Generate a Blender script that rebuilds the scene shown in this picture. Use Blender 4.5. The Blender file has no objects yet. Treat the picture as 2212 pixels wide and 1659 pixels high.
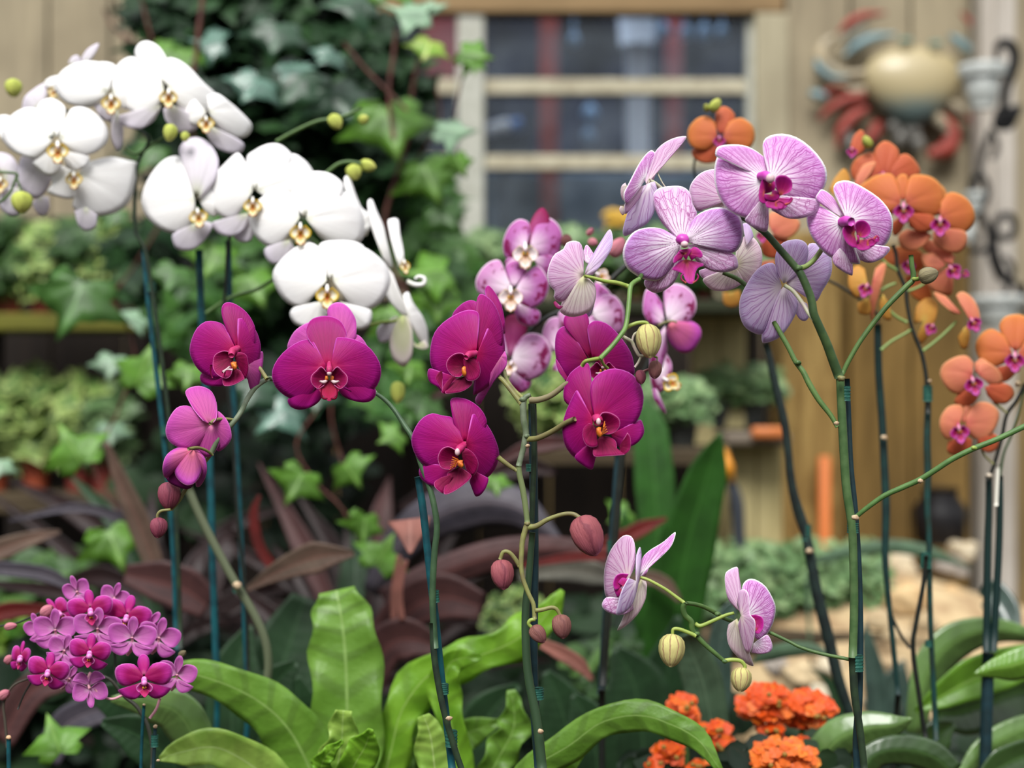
import bpy, bmesh, math, random
from mathutils import Vector, Matrix, noise as mnoise
import numpy as np

# ------------------------------------------------------------------ camera, world, lights, exposure
SC = bpy.context.scene
FPX, CX, CY, ZC = 3072.0, 1106.0, 829.5, 1.25
cam_d = bpy.data.cameras.new('camera'); cam = bpy.data.objects.new('camera', cam_d)
SC.collection.objects.link(cam); SC.camera = cam
cam.location = (0, 0, ZC); cam.rotation_euler = (math.pi/2, 0, 0)
cam_d.sensor_width = 36; cam_d.lens = FPX/2212*36
cam_d.clip_start = 0.05; cam_d.clip_end = 60
cam_d.dof.use_dof = True; cam_d.dof.focus_distance = 1.13; cam_d.dof.aperture_fstop = 3.0

W = bpy.data.worlds.new('overcast_sky'); SC.world = W; W.use_nodes = True
nt = W.node_tree; nt.nodes.clear()
wo = nt.nodes.new('ShaderNodeOutputWorld'); bg = nt.nodes.new('ShaderNodeBackground')
tc = nt.nodes.new('ShaderNodeTexCoord'); sx = nt.nodes.new('ShaderNodeSeparateXYZ')
rp = nt.nodes.new('ShaderNodeValToRGB')
nt.links.new(tc.outputs['Generated'], sx.inputs[0]); 
mr = nt.nodes.new('ShaderNodeMapRange'); mr.inputs[1].default_value = -1; mr.inputs[2].default_value = 1
nt.links.new(sx.outputs[2], mr.inputs[0]); nt.links.new(mr.outputs[0], rp.inputs[0])
rp.color_ramp.elements[0].position = 0.42; rp.color_ramp.elements[0].color = (.035, .035, .03, 1)
rp.color_ramp.elements[1].position = 1.0; rp.color_ramp.elements[1].color = (1.25, 1.28, 1.33, 1)
e = rp.color_ramp.elements.new(.55); e.color = (.2, .21, .21, 1)
nt.links.new(rp.outputs[0], bg.inputs[0]); bg.inputs[1].default_value = 1.0
nt.links.new(bg.outputs[0], wo.inputs[0])
sun_d = bpy.data.lights.new('hazy_sun', 'SUN'); sun = bpy.data.objects.new('hazy_sun', sun_d)
SC.collection.objects.link(sun)
sun_d.energy = 3.0; sun_d.angle = math.radians(28); sun_d.color = (1, .985, .95)
sun.rotation_euler = (math.radians(40), 0, math.radians(-12))
SC.view_settings.view_transform = 'Standard'; SC.view_settings.look = 'None'
SC.view_settings.gamma = 1; SC.view_settings.use_curve_mapping = False
SC.view_settings.exposure = 0.5
try:
    SC.cycles.use_denoising = True; SC.cycles.denoiser = 'OPENIMAGEDENOISE'
    SC.cycles.max_bounces = 6; SC.cycles.diffuse_bounces = 3; SC.cycles.glossy_bounces = 2
    SC.cycles.transmission_bounces = 4; SC.cycles.transparent_max_bounces = 6
    SC.cycles.caustics_reflective = False; SC.cycles.caustics_refractive = False
except Exception:
    pass

# ------------------------------------------------------------------ helpers
def lin(c):
    k = 1.0 if min(c) > 205 else .86
    return tuple(k*((x/255)/12.92 if x/255 <= .04045 else ((x/255+.055)/1.055)**2.4) for x in c)
def P(u, v, d):
    return Vector(((u-CX)/FPX*d, d, ZC-(v-CY)/FPX*d))
FR = {'R1': (0, 0, 2.37), 'R2': (300, 250, 2.7657), 'R3': (700, 0, 2.765), 'R4': (1300, 150, 2.3695), 'R5': (1600, 0, 2.765),
      'R6': (300, 600, 2.765), 'S1': (850, 400, 3.318), 'S2': (850, 750, 2.552), 'S3': (0, 1200, 3.614), 'S4': (550, 1150, 2.765),
      'S5': (1200, 1100, 2.9676), 'S6': (1650, 550, 2.765), 'S7': (0, 450, 2.0737), 'S8': (1500, 1000, 2.517),
      'Z1': (1380, 420, 7.54), 'Z2': (600, 700, 8.295), 'Z3': (1550, 250, 4.74), 'Z4': (400, 0, 3.16), 'Z5': (0, 900, 2.7657), 'F': (0, 0, 1)}
def px(fr, pts):
    a, b, s = FR[fr]
    if isinstance(pts, str):
        v = [float(t) for t in pts.split()]
        pts = list(zip(v[0::2], v[1::2]))
    return [(a+x/s, b+y/s) for x, y in pts]
def catmull(pts, n, closed=False):
    pts = [np.array(p, float) for p in pts]
    if len(pts) == 2:
        return [pts[0]+(pts[1]-pts[0])*i/(n-1) for i in range(n)]
    ext = [2*pts[0]-pts[1]]+pts+[2*pts[-1]-pts[-2]]
    m = len(pts)-1; out = []
    for i in range(n):
        t = i/(n-1)*m; k = min(int(t), m-1); f = t-k
        p0, p1, p2, p3 = ext[k:k+4]
        out.append(.5*((2*p1)+(-p0+p2)*f+(2*p0-5*p1+4*p2-p3)*f*f+(-p0+3*p1-3*p2+p3)*f**3))
    return out
def tag(o, label=None, cat=None, group=None, kind=None):
    if label: o['label'] = label
    if cat: o['category'] = cat
    if group: o['group'] = group
    if kind: o['kind'] = kind
    return o
def wloc(o):
    v = Vector((0, 0, 0))
    while o is not None:
        v += o.location; o = o.parent
    return v
def empty(name, loc, parent=None):
    o = bpy.data.objects.new(name, None); SC.collection.objects.link(o)
    o.empty_display_size = .02
    o.location = Vector(loc)-(wloc(parent) if parent else Vector((0, 0, 0)))
    o.parent = parent
    return o
def obj(name, bm, mats, parent=None, origin=None, smooth=True, solid=0):
    bm.verts.ensure_lookup_table()
    if origin is None:
        origin = sum((v.co for v in bm.verts), Vector())/max(1, len(bm.verts)) if parent else Vector((0, 0, 0))
    origin = Vector(origin)
    for v in bm.verts: v.co -= origin
    me = bpy.data.meshes.new(name); bm.to_mesh(me); bm.free()
    for m in (mats if isinstance(mats, (list, tuple)) else [mats]): me.materials.append(m)
    if smooth:
        for p in me.polygons: p.use_smooth = True
    o = bpy.data.objects.new(name, me); SC.collection.objects.link(o)
    o.location = origin-(wloc(parent) if parent else Vector((0, 0, 0)))
    o.parent = parent
    if solid:
        s = o.modifiers.new('thickness', 'SOLIDIFY'); s.thickness = solid; s.offset = 0
    return o
def newbm():
    bm = bmesh.new(); bm.loops.layers.uv.new('UVMap'); return bm

def fan(bm, fr, base, pts, d, g=(0, 0), curv=.25, push=0, cup=.12, ruf=.015, nr=7, nt=30, mi=0, seed=0):
    """a petal: an outline round a base point, with its own slope, curl and cup in depth"""
    uv = bm.loops.layers.uv.active
    (bu, bv), = px(fr, [base])
    ol = catmull(px(fr, pts), nt)
    cen = np.mean(ol, axis=0)-np.array([bu, bv]); ref = math.atan2(cen[1], cen[0])
    ang = []
    for p in ol:
        a = math.atan2(p[1]-bv, p[0]-bu)-ref
        while a > math.pi: a -= 2*math.pi
        while a < -math.pi: a += 2*math.pi
        ang.append(a)
    a0, a1 = min(ang), max(ang)
    L = max(np.linalg.norm(p-np.array([bu, bv])) for p in ol)/FPX*d
    ph = seed*1.7+bu*.13
    def vert(p, r, t):
        u = bu+(p[0]-bu)*r; v = bv+(p[1]-bv)*r
        ox = (u-bu)/FPX*d; oz = -(v-bv)/FPX*d; rho = math.hypot(ox, oz)
        s = 2*t-1
        y = d+push+g[0]*ox+g[1]*oz+curv*rho*rho/max(L, 1e-4)+cup*L*(s*s)*r*r
        y += ruf*L*math.sin(t*9+ph)*r**3+ruf*.6*L*math.sin(t*17+ph*2)*r**3
        y += .012*L*math.exp(-(s*8)**2)*min(1, 3*r)        # groove along the midrib
        return P(u, v, y)
    c = bm.verts.new(P(bu, bv, d+push)); rows = []
    ts = [(a-a0)/(a1-a0+1e-9) for a in ang]
    for j in range(1, nr+1):
        r = (j/nr)**.85
        rows.append([(bm.verts.new(vert(p, r, t)), t, r) for p, t in zip(ol, ts)])
    for i in range(nt-1):
        f = bm.faces.new((c, rows[0][i][0], rows[0][i+1][0])); f.material_index = mi
        for lp, w in zip(f.loops, ((.5*(ts[i]+ts[i+1]), 0), (ts[i], rows[0][i][2]), (ts[i+1], rows[0][i][2]))): lp[uv].uv = w
        for j in range(nr-1):
            q = (rows[j][i], rows[j+1][i], rows[j+1][i+1], rows[j][i+1])
            f = bm.faces.new([w[0] for w in q]); f.material_index = mi
            for lp, w in zip(f.loops, q): lp[uv].uv = (w[1], w[2])
    return L
def tube(bm, pts, rad, seg=8, n=None, mi=0, smooth=True, cap=True):
    uv = bm.loops.layers.uv.active
    n = n or max(2, (len(pts)-1)*4+1)
    P3 = [Vector(p) for p in (catmull(pts, n) if smooth else pts)]; n = len(P3)
    if not isinstance(rad, (list, tuple)): rad = [rad]*2
    rr = [float(x) for x in np.interp(np.linspace(0, 1, n), np.linspace(0, 1, len(rad)), rad)]
    rings = []; up = Vector((.13, .9, .2)).normalized()
    for i, p in enumerate(P3):
        t = (P3[min(i+1, n-1)]-P3[max(i-1, 0)])
        t = t.normalized() if t.length > 1e-9 else Vector((0, 0, 1))
        a = t.cross(up)
        if a.length < .05: a = t.cross(Vector((1, 0, 0)))
        a.normalize(); b = t.cross(a)
        rings.append([bm.verts.new(p+rr[i]*(math.cos(k*2*math.pi/seg)*a+math.sin(k*2*math.pi/seg)*b)) for k in range(seg)])
    for i in range(n-1):
        for k in range(seg):
            f = bm.faces.new((rings[i][k], rings[i][(k+1) % seg], rings[i+1][(k+1) % seg], rings[i+1][k])); f.material_index = mi
            for lp, w in zip(f.loops, ((k/seg, i/n), ((k+1)/seg, i/n), ((k+1)/seg, (i+1)/n), (k/seg, (i+1)/n))): lp[uv].uv = w
    if cap:
        for r in (rings[0], rings[-1][::-1]):
            try: bm.faces.new(r).material_index = mi
            except Exception: pass
def lathe(bm, base, axis, prof, seg=20, ridge=0, nrid=6, mi=0, flat=1.0):
    """prof: [(distance along axis, radius)]"""
    uv = bm.loops.layers.uv.active
    ax = Vector(axis).normalized(); a = ax.cross(Vector((0.05, 1, .1))).normalized(); b = ax.cross(a)
    rings = []
    for i, (h, r) in enumerate(prof):
        rings.append([bm.verts.new(Vector(base)+ax*h+r*(1+ridge*math.cos(k*2*math.pi/seg*nrid+.6))*(math.cos(k*2*math.pi/seg)*a+flat*math.sin(k*2*math.pi/seg)*b)) for k in range(seg)])
    m = len(prof)
    for i in range(m-1):
        for k in range(seg):
            f = bm.faces.new((rings[i][k], rings[i][(k+1) % seg], rings[i+1][(k+1) % seg], rings[i+1][k])); f.material_index = mi
            for lp, w in zip(f.loops, ((k/seg, i/m), ((k+1)/seg, i/m), ((k+1)/seg, (i+1)/m), (k/seg, (i+1)/m))): lp[uv].uv = w
    for r in (rings[0], rings[-1][::-1]):
        f = bm.faces.new(r); f.material_index = mi
def blob(bm, c, r, mi=0, seed=0, amp=0, sub=2):
    r = Vector(r) if not isinstance(r, (int, float)) else Vector((r, r, r))
    g = bmesh.ops.create_icosphere(bm, subdivisions=sub, radius=1)
    for v in g['verts']:
        k = 1+amp*mnoise.noise(v.co*1.4+Vector((seed, seed*.7, 0)))
        v.co = Vector(c)+Vector((v.co.x*r.x, v.co.y*r.y, v.co.z*r.z))*k
    for f in {f for v in g['verts'] for f in v.link_faces}: f.material_index = mi
def box(bm, lo, hi, mi=0, bev=0):
    g = bmesh.ops.create_cube(bm, size=1)
    lo, hi = Vector(lo), Vector(hi)
    for v in g['verts']:
        v.co = Vector([(lo[i]+hi[i])/2+v.co[i]*(hi[i]-lo[i]) for i in range(3)])
    fs = {f for v in g['verts'] for f in v.link_faces}
    for f in fs: f.material_index = mi
    if bev:
        es = list({e for v in g['verts'] for e in v.link_edges})
        bmesh.ops.bevel(bm, geom=es, offset=bev, segments=1, affect='EDGES')
def ribbon(bm, path, hw, fold=.25, wave=.0, nw=5, tw=0.0, n=26, ns=9, mi=0, droop=0, seed=0):
    """a strap leaf: path [(u,v,d)], half widths in pixels at the path's points, folded along its midrib"""
    uv = bm.loops.layers.uv.active
    C = catmull(path, n); H = np.interp(np.linspace(0, 1, n), np.linspace(0, 1, len(hw)), hw)
    rows = []
    for i in range(n):
        t = (C[min(i+1, n-1)]-C[max(i-1, 0)])[:2]; t = t/(np.linalg.norm(t)+1e-9); pr = np.array([-t[1], t[0]])
        u, v, d = C[i]; w = max(H[i], .3); row = []
        for k in range(ns):
            s = -1+2*k/(ns-1)
            ph = i/n*nw*2*math.pi+seed+(1.3 if s > 0 else 0)
            ww = w*(1+.05*wave*8*math.sin(ph)*abs(s))
            uu = u+pr[0]*s*ww; vv = v+pr[1]*s*ww
            m = w/FPX*d
            y = d-fold*m*abs(s)+tw*m*s+wave*m*math.sin(ph)*s*s+droop*m*s*s
            row.append(bm.verts.new(P(uu, vv, y)))
        rows.append(row)
    for i in range(n-1):
        for k in range(ns-1):
            f = bm.faces.new((rows[i][k], rows[i][k+1], rows[i+1][k+1], rows[i+1][k])); f.material_index = mi
            for lp, w in zip(f.loops, ((k/(ns-1), i/n), ((k+1)/(ns-1), i/n), ((k+1)/(ns-1), (i+1)/n), (k/(ns-1), (i+1)/n))): lp[uv].uv = w

# ------------------------------------------------------------------ materials
class G:
    def __init__(s, name):
        s.m = bpy.data.materials.new(name); s.m.use_nodes = True; s.t = s.m.node_tree; s.t.nodes.clear()
        s.out = s.t.nodes.new('ShaderNodeOutputMaterial')
    def N(s, typ, **kw):
        n = s.t.nodes.new(typ)
        for k, v in kw.items(): setattr(n, k, v)
        return n
    def L(s, a, b): s.t.links.new(a, b)
    def put(s, sock, val):
        if isinstance(val, bpy.types.NodeSocket): s.L(val, sock)
        elif isinstance(val, tuple) and len(val) == 3 and sock.type == 'RGBA': sock.default_value = (*val, 1)
        else: sock.default_value = val
    def M(s, op, a, b=None, c=None, clamp=False):
        n = s.N('ShaderNodeMath', operation=op, use_clamp=clamp)
        for i, x in enumerate((a, b, c)):
            if x is not None: s.put(n.inputs[i], x)
        return n.outputs[0]
    def mix(s, f, a, b, mode='MIX'):
        n = s.N('ShaderNodeMix', data_type='RGBA', blend_type=mode)
        s.put(n.inputs[0], f); s.put(n.inputs[6], a); s.put(n.inputs[7], b); return n.outputs[2]
    def ss(s, x, a, b, lo=0.0, hi=1.0):
        n = s.N('ShaderNodeMapRange', interpolation_type='SMOOTHSTEP')
        s.put(n.inputs[0], x)
        for i, w in enumerate((a, b, lo, hi)): n.inputs[i+1].default_value = w
        return n.outputs[0]
    def coord(s, k='Object'): return s.N('ShaderNodeTexCoord').outputs[k]
    def noise(s, vec, scale, detail=3, rough=.5, dist=0):
        n = s.N('ShaderNodeTexNoise'); s.L(vec, n.inputs['Vector'])
        n.inputs['Scale'].default_value = scale; n.inputs['Detail'].default_value = detail; n.inputs['Roughness'].default_value = rough
        n.inputs['Distortion'].default_value = dist
        return n.outputs[0]
    def vmul(s, vec, k):
        n = s.N('ShaderNodeVectorMath', operation='MULTIPLY'); s.L(vec, n.inputs[0]); n.inputs[1].default_value = k; return n.outputs[0]
    def sep(s, vec):
        n = s.N('ShaderNodeSeparateXYZ'); s.L(vec, n.inputs[0]); return n.outputs
    def comb(s, x, y, z=0.0):
        n = s.N('ShaderNodeCombineXYZ'); s.put(n.inputs[0], x); s.put(n.inputs[1], y); s.put(n.inputs[2], z); return n.outputs[0]
    def fin(s, col, rough=.5, spec=.4, trans=0.0, bump=None, bs=.2, bd=.001, sheen=0.0, coat=0.0, metal=0.0, tcol=None):
        p = s.N('ShaderNodeBsdfPrincipled'); s.put(p.inputs['Base Color'], col); s.put(p.inputs['Roughness'], rough)
        p.inputs['Specular IOR Level'].default_value = spec; p.inputs['Metallic'].default_value = metal
        p.inputs['Coat Weight'].default_value = coat; p.inputs['Sheen Weight'].default_value = sheen
        if bump is not None:
            b = s.N('ShaderNodeBump'); b.inputs['Strength'].default_value = bs; b.inputs['Distance'].default_value = bd
            s.L(bump, b.inputs['Height']); s.L(b.outputs[0], p.inputs['Normal'])
        o = p.outputs[0]
        if trans:
            t = s.N('ShaderNodeBsdfTranslucent'); s.put(t.inputs[0], tcol if tcol is not None else col)
            mx = s.N('ShaderNodeMixShader'); mx.inputs[0].default_value = trans
            s.L(o, mx.inputs[1]); s.L(t.outputs[0], mx.inputs[2]); o = mx.outputs[0]
        s.L(o, s.out.inputs[0]); return s.m

def petal_mat(name, base, centre, edge, vein=None, vs=0.0, n=11, rim=None, rimw=.035, net=0.0, spots=None, speck=0.0, rough=.55, trans=.25, cen=(.05, .45), blot=None, spec=.25):
    g = G(name); uv = g.coord('UV'); U, V, _ = g.sep(uv); ob = g.coord('Object')
    col = g.mix(g.ss(V, *cen), lin(centre), lin(base))
    col = g.mix(g.ss(V, .55, 1.0), col, lin(edge))
    wob = g.M('SUBTRACT', g.noise(ob, 55, 2), .5)
    big = g.noise(ob, 40, 2)
    if vein:
        def lines(k, th, amp):
            x = g.M('MULTIPLY', g.M('ADD', U, g.M('MULTIPLY', wob, amp)), float(k))
            f = g.M('ABSOLUTE', g.M('SUBTRACT', g.M('FRACT', x), .5))
            wd = g.M('DIVIDE', th, g.M('MAXIMUM', V, .15))        # same width in millimetres along the petal
            return g.M('SUBTRACT', 1.0, g.M('DIVIDE', f, wd), clamp=True)
        a = lines(n, .075, .10)
        b = g.M('MULTIPLY', lines(n*2, .085, .16), g.ss(V, .42, .62))
        lin_ = g.M('MAXIMUM', a, b)
        lin_ = g.M('MULTIPLY', lin_, g.ss(V, .10, .35)); lin_ = g.M('MULTIPLY', lin_, g.ss(V, .99, .9))
        if net:
            vo = g.N('ShaderNodeTexVoronoi', feature='DISTANCE_TO_EDGE'); vo.inputs['Scale'].default_value = 1
            g.L(g.comb(g.M('MULTIPLY', g.M('ADD', U, g.M('MULTIPLY', wob, .1)), n*1.25), g.M('MULTIPLY', V, 6.5)), vo.inputs['Vector'])
            nn = g.M('MULTIPLY', g.ss(vo.outputs['Distance'], .055, .02), g.ss(V, .35, .6))
            lin_ = g.M('MAXIMUM', lin_, g.M('MULTIPLY', nn, net)); lin_ = g.M('MULTIPLY', lin_, g.ss(V, .99, .93))
        col = g.mix(g.M('MULTIPLY', lin_, vs), col, lin(vein))
    if speck and vein:
        vo = g.N('ShaderNodeTexVoronoi'); vo.inputs['Scale'].default_value = 620; g.L(ob, vo.inputs['Vector'])
        sp = g.M('MULTIPLY', g.ss(vo.outputs['Distance'], .32, .2), g.ss(V, .55, .1))
        col = g.mix(g.M('MULTIPLY', sp, speck), col, lin(vein))
    if blot:
        bl = g.M('MULTIPLY', g.ss(g.noise(ob, 95, 3, .6), .50, .58), g.M('MULTIPLY', g.ss(V, .55, .75), g.ss(V, .98, .88)))
        col = g.mix(bl, col, lin(blot))
    col = g.mix(g.M('MULTIPLY', g.ss(big, .35, .7), .12), col, g.mix(.5, col, lin(edge)))
    if rim:
        e = g.M('MAXIMUM', g.ss(V, 1-rimw, 1-rimw*.3), g.M('MULTIPLY', g.ss(g.M('ABSOLUTE', g.M('SUBTRACT', U, .5)), .475, .497), g.ss(V, .35, .6)))
        col = g.mix(e, col, lin(rim))
    fine = g.noise(g.comb(g.M('MULTIPLY', U, 70.0), g.M('MULTIPLY', V, 3.0)), 1, 2)
    return g.fin(col, rough, spec, trans, bump=fine, bs=.25, bd=.0012)
def plain(name, c, rough=.5, spec=.4, trans=0, c2=None, scale=60, bs=0, metal=0, coat=0):
    g = G(name); ob = g.coord('Object'); nz = g.noise(ob, scale, 4)
    col = lin(c) if c2 is None else g.mix(g.ss(nz, .35, .65), lin(c), lin(c2))
    return g.fin(col, rough, spec, trans, bump=nz if bs else None, bs=bs, bd=.002, metal=metal, coat=coat)
def leaf_mat(name, c, mid, c2=None, band=0.0, nb=14, rough=.35, spec=.5, trans=.25, midw=.03, coat=0.0, tcol=None, streak=0.0):
    if streak: spec, rough = .28, .5
    g = G(name); uv = g.coord('UV'); U, V, _ = g.sep(uv); ob = g.coord('Object')
    s = g.M('ABSOLUTE', g.M('SUBTRACT', U, .5))
    c2 = c2 or tuple(x*.8 for x in c)
    col = g.mix(g.ss(g.noise(ob, 25, 3), .35, .65), lin(c), lin(c2))
    x = g.M('MULTIPLY', g.M('ADD', g.M('SUBTRACT', V, g.M('MULTIPLY', s, .12)), g.M('MULTIPLY', g.noise(ob, 14, 2), .10)), float(nb))
    w = g.M('SINE', g.M('MULTIPLY', x, 6.283))
    if band: col = g.mix(g.M('MULTIPLY', g.ss(w, .2, 1), band), col, lin(tuple(x*.72 for x in c)))
    if streak:
        st = g.noise(g.comb(g.M('MULTIPLY', U, 14.0), g.M('MULTIPLY', V, 1.2)), 1, 3)
        col = g.mix(g.M('MULTIPLY', g.ss(st, .45, .65), streak), col, lin(mid))
    col = g.mix(g.ss(s, midw, midw*.3), col, lin(mid))
    h = g.M('ADD', g.M('MULTIPLY', w, .5), g.noise(ob, 200, 2))
    return g.fin(col, rough, spec, trans, bump=h, bs=.3 if band else .15, bd=.002 if band else .001, coat=coat, tcol=tcol)
def cloud_mat(name, cols, rough=.45, trans=.2, edge=None, spec=.4):
    """foliage of many leaves: every leaf carries its own random value in the colour attribute"""
    g = G(name); at = g.N('ShaderNodeAttribute'); at.attribute_name = 'rnd'
    r = g.N('ShaderNodeValToRGB'); r.color_ramp.elements[0].color = (*lin(cols[0]), 1); r.color_ramp.elements[1].color = (*lin(cols[-1]), 1)
    for i, c in enumerate(cols[1:-1]):
        e = r.color_ramp.elements.new((i+1)/(len(cols)-1)); e.color = (*lin(c), 1)
    g.L(at.outputs['Fac'], r.inputs[0]); col = r.outputs[0]
    if edge:
        U, V, _ = g.sep(g.coord('UV'))
        col = g.mix(g.ss(g.M('ADD', V, g.M('MULTIPLY', g.noise(g.coord('Object'), 60, 2), .5)), .95, 1.15), col, lin(edge))
    return g.fin(col, rough, spec, trans)

MM = .001
PM = {}
def pm(k, *a, **kw): PM[k] = petal_mat('petal_'+k, *a, **kw)
pm('purple', (172, 6, 112), (186, 10, 88), (170, 14, 132), vein=(136, 2, 80), vs=.35, n=12, rim=(208, 90, 190), rimw=.022, trans=.2)
pm('purple_dorsal', (160, 6, 98), (190, 12, 88), (164, 10, 120), vein=(120, 4, 80), vs=.4, n=9, rim=(200, 80, 180), rimw=.02, trans=.2)
pm('purple_back', (214, 92, 172), (220, 124, 170), (210, 82, 184), vein=(168, 50, 140), vs=.5, n=12, rim=(226, 130, 210), trans=.25)
pm('purple_bud', (206, 100, 150), (214, 110, 130), (190, 70, 180), vein=(160, 60, 120), vs=.45, n=10, rim=(220, 130, 190), trans=.1)
pm('purple_dark', (90, 10, 70), (70, 6, 50), (110, 14, 90), trans=.05)
pm('stripe', (244, 190, 240), (255, 250, 254), (238, 166, 238), vein=(176, 40, 160), vs=1.0, n=12, rim=(254, 250, 254), rimw=.045, net=.4, speck=.35, trans=.14, cen=(.12, .6))
pm('stripe_net', (244, 214, 242), (253, 242, 251), (236, 190, 236), vein=(170, 40, 144), vs=1.0, n=9, rim=(250, 238, 250), rimw=.02, net=.75, speck=.6, trans=.14, cen=(.1, .6))
pm('stripe_mauve', (234, 194, 240), (250, 236, 248), (216, 156, 230), vein=(160, 40, 148), vs=1.0, n=13, rim=(252, 246, 254), rimw=.05, net=.3, speck=.9, trans=.14, cen=(.2, .7))
pm('stripe_back', (236, 216, 242), (244, 232, 238), (224, 200, 242), vein=(184, 104, 192), vs=.75, n=10, rim=(236, 222, 246), trans=.35)
pm('stripe_pale', (236, 200, 228), (240, 222, 220), (234, 190, 228), vein=(184, 80, 164), vs=.75, n=10, rim=(250, 236, 248), trans=.3)
pm('stripe_cream', (232, 222, 214), (226, 222, 176), (234, 206, 220), vein=(176, 120, 150), vs=.65, n=10, rim=(244, 232, 236), trans=.3)
pm('white', (252, 250, 248), (238, 238, 222), (249, 247, 247), vein=(232, 226, 226), vs=.3, n=9, trans=.1, cen=(.0, .25))
pm('white_back', (226, 220, 226), (222, 224, 200), (228, 220, 232), vein=(206, 196, 208), vs=.3, n=8, trans=.25)
pm('white_green', (226, 226, 190), (206, 214, 150), (240, 226, 226), trans=.25)
pm('spot', (214, 130, 204), (246, 220, 240), (206, 112, 190), vein=(190, 80, 170), vs=.25, n=9, rim=(240, 208, 232), rimw=.05, blot=(150, 20, 90), trans=.3, cen=(.1, .7))
pm('spot_light', (226, 170, 216), (250, 236, 246), (220, 150, 206), vein=(200, 110, 180), vs=.25, n=9, rim=(244, 214, 236), rimw=.05, blot=(140, 20, 84), trans=.3, cen=(.1, .8))
pm('spot_dark', (170, 50, 120), (214, 130, 180), (150, 24, 84), trans=.2)
pm('orange', (222, 124, 74), (216, 112, 84), (222, 130, 66), vein=(206, 86, 52), vs=.3, n=11, rim=(236, 166, 92), rimw=.05, trans=.25)
pm('orange_pink', (228, 136, 106), (222, 116, 100), (232, 146, 104), vein=(208, 96, 80), vs=.3, n=11, rim=(242, 180, 130), rimw=.05, trans=.25)
pm('orange_yellow', (226, 170, 80), (226, 190, 96), (222, 160, 74), vein=(212, 120, 70), vs=.25, n=9, trans=.3)
pm('orange_dark', (204, 98, 64), (190, 84, 62), (204, 104, 64), vein=(170, 60, 50), vs=.3, n=9, rim=(226, 140, 90), trans=.2)
pm('mini', (190, 20, 130), (164, 4, 92), (204, 60, 168), vein=(150, 0, 90), vs=.5, n=9, rim=(230, 130, 208), rimw=.06, trans=.25, cen=(.5, .85))
pm('mini_pale', (216, 124, 196), (232, 180, 216), (210, 100, 194), vein=(190, 70, 170), vs=.35, n=8, rim=(226, 140, 212), trans=.3)
pm('mini_sepal', (190, 30, 130), (214, 120, 150), (184, 40, 150), rim=(220, 100, 190), trans=.2)
LM = {  # side lobe, mid lobe, column, callus, patch
 'purple': [petal_mat('lip_purple_side', (122, 4, 58), (92, 2, 40), (150, 12, 84), vein=(70, 0, 34), vs=.5, n=7, rim=(206, 100, 160), rimw=.035, trans=.08, spec=.12),
            petal_mat('lip_purple_mid', (156, 12, 58), (112, 4, 42), (166, 20, 74), vein=(120, 4, 44), vs=.3, n=5, rim=(190, 70, 120), rimw=.025, trans=.08, spec=.12)],
 'stripe': [petal_mat('lip_stripe_side', (176, 22, 110), (196, 90, 70), (190, 30, 150), vein=(120, 6, 70), vs=.4, n=6, rim=(216, 110, 190), trans=.15),
            petal_mat('lip_stripe_mid', (180, 44, 70), (200, 110, 40), (206, 46, 130), vein=(140, 10, 60), vs=.5, n=5, rim=(206, 90, 110), trans=.15)],
 'white': [petal_mat('lip_white_side', (246, 240, 226), (236, 190, 60), (246, 226, 120), rim=(238, 196, 30), rimw=.16, trans=.25),
           petal_mat('lip_white_mid', (240, 214, 120), (210, 100, 24), (250, 244, 226), rim=(240, 214, 80), rimw=.1, trans=.25, cen=(.2, .7))],
 'spot': [petal_mat('lip_spot_side', (248, 240, 240), (244, 200, 90), (250, 244, 248), vein=(200, 70, 110), vs=.5, n=6, rim=(236, 196, 120), trans=.2),
          petal_mat('lip_spot_mid', (244, 214, 190), (210, 130, 60), (246, 236, 236), vein=(170, 60, 60), vs=.5, n=5, rim=(240, 190, 120), trans=.2)],
 'orange': [petal_mat('lip_orange_side', (160, 24, 84), (120, 16, 50), (186, 40, 150), vein=(100, 0, 40), vs=.6, n=6, rim=(196, 80, 160), trans=.15),
            petal_mat('lip_orange_mid', (176, 30, 90), (150, 30, 60), (206, 100, 190), vein=(120, 0, 50), vs=.5, n=5, rim=(214, 110, 190), trans=.15)],
 'mini': [petal_mat('lip_mini_side', (150, 16, 90), (110, 10, 60), (200, 70, 160), rim=(220, 140, 196), trans=.1),
          petal_mat('lip_mini_mid', (182, 20, 90), (150, 20, 70), (190, 30, 110), rim=(200, 60, 120), trans=.1)],
}
CM = {'purple': plain('column_purple', (190, 40, 110), c2=(170, 14, 84), scale=160), 'stripe': plain('column_magenta', (196, 50, 170), .35, c2=(206, 80, 186)),
      'white': plain('column_white', (244, 240, 232)), 'spot': plain('column_pinkwhite', (246, 230, 236)),
      'orange': plain('column_pale', (236, 196, 210), c2=(214, 80, 150), scale=200), 'mini': plain('column_pink', (226, 96, 190), c2=(236, 150, 210), scale=200)}
CAP = plain('anther_white', (226, 190, 196), .45)
YEL = plain('callus_orange', (222, 130, 36), .4, c2=(200, 90, 30), scale=500)
YEL2 = plain('callus_yellow', (238, 196, 30), .4, c2=(214, 110, 30), scale=260)
PATCH = plain('lip_patch_cream', (226, 196, 200), .5)
CALL = {'purple': YEL, 'stripe': YEL, 'white': YEL2, 'spot': YEL2, 'orange': YEL, 'mini': YEL2}

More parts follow.
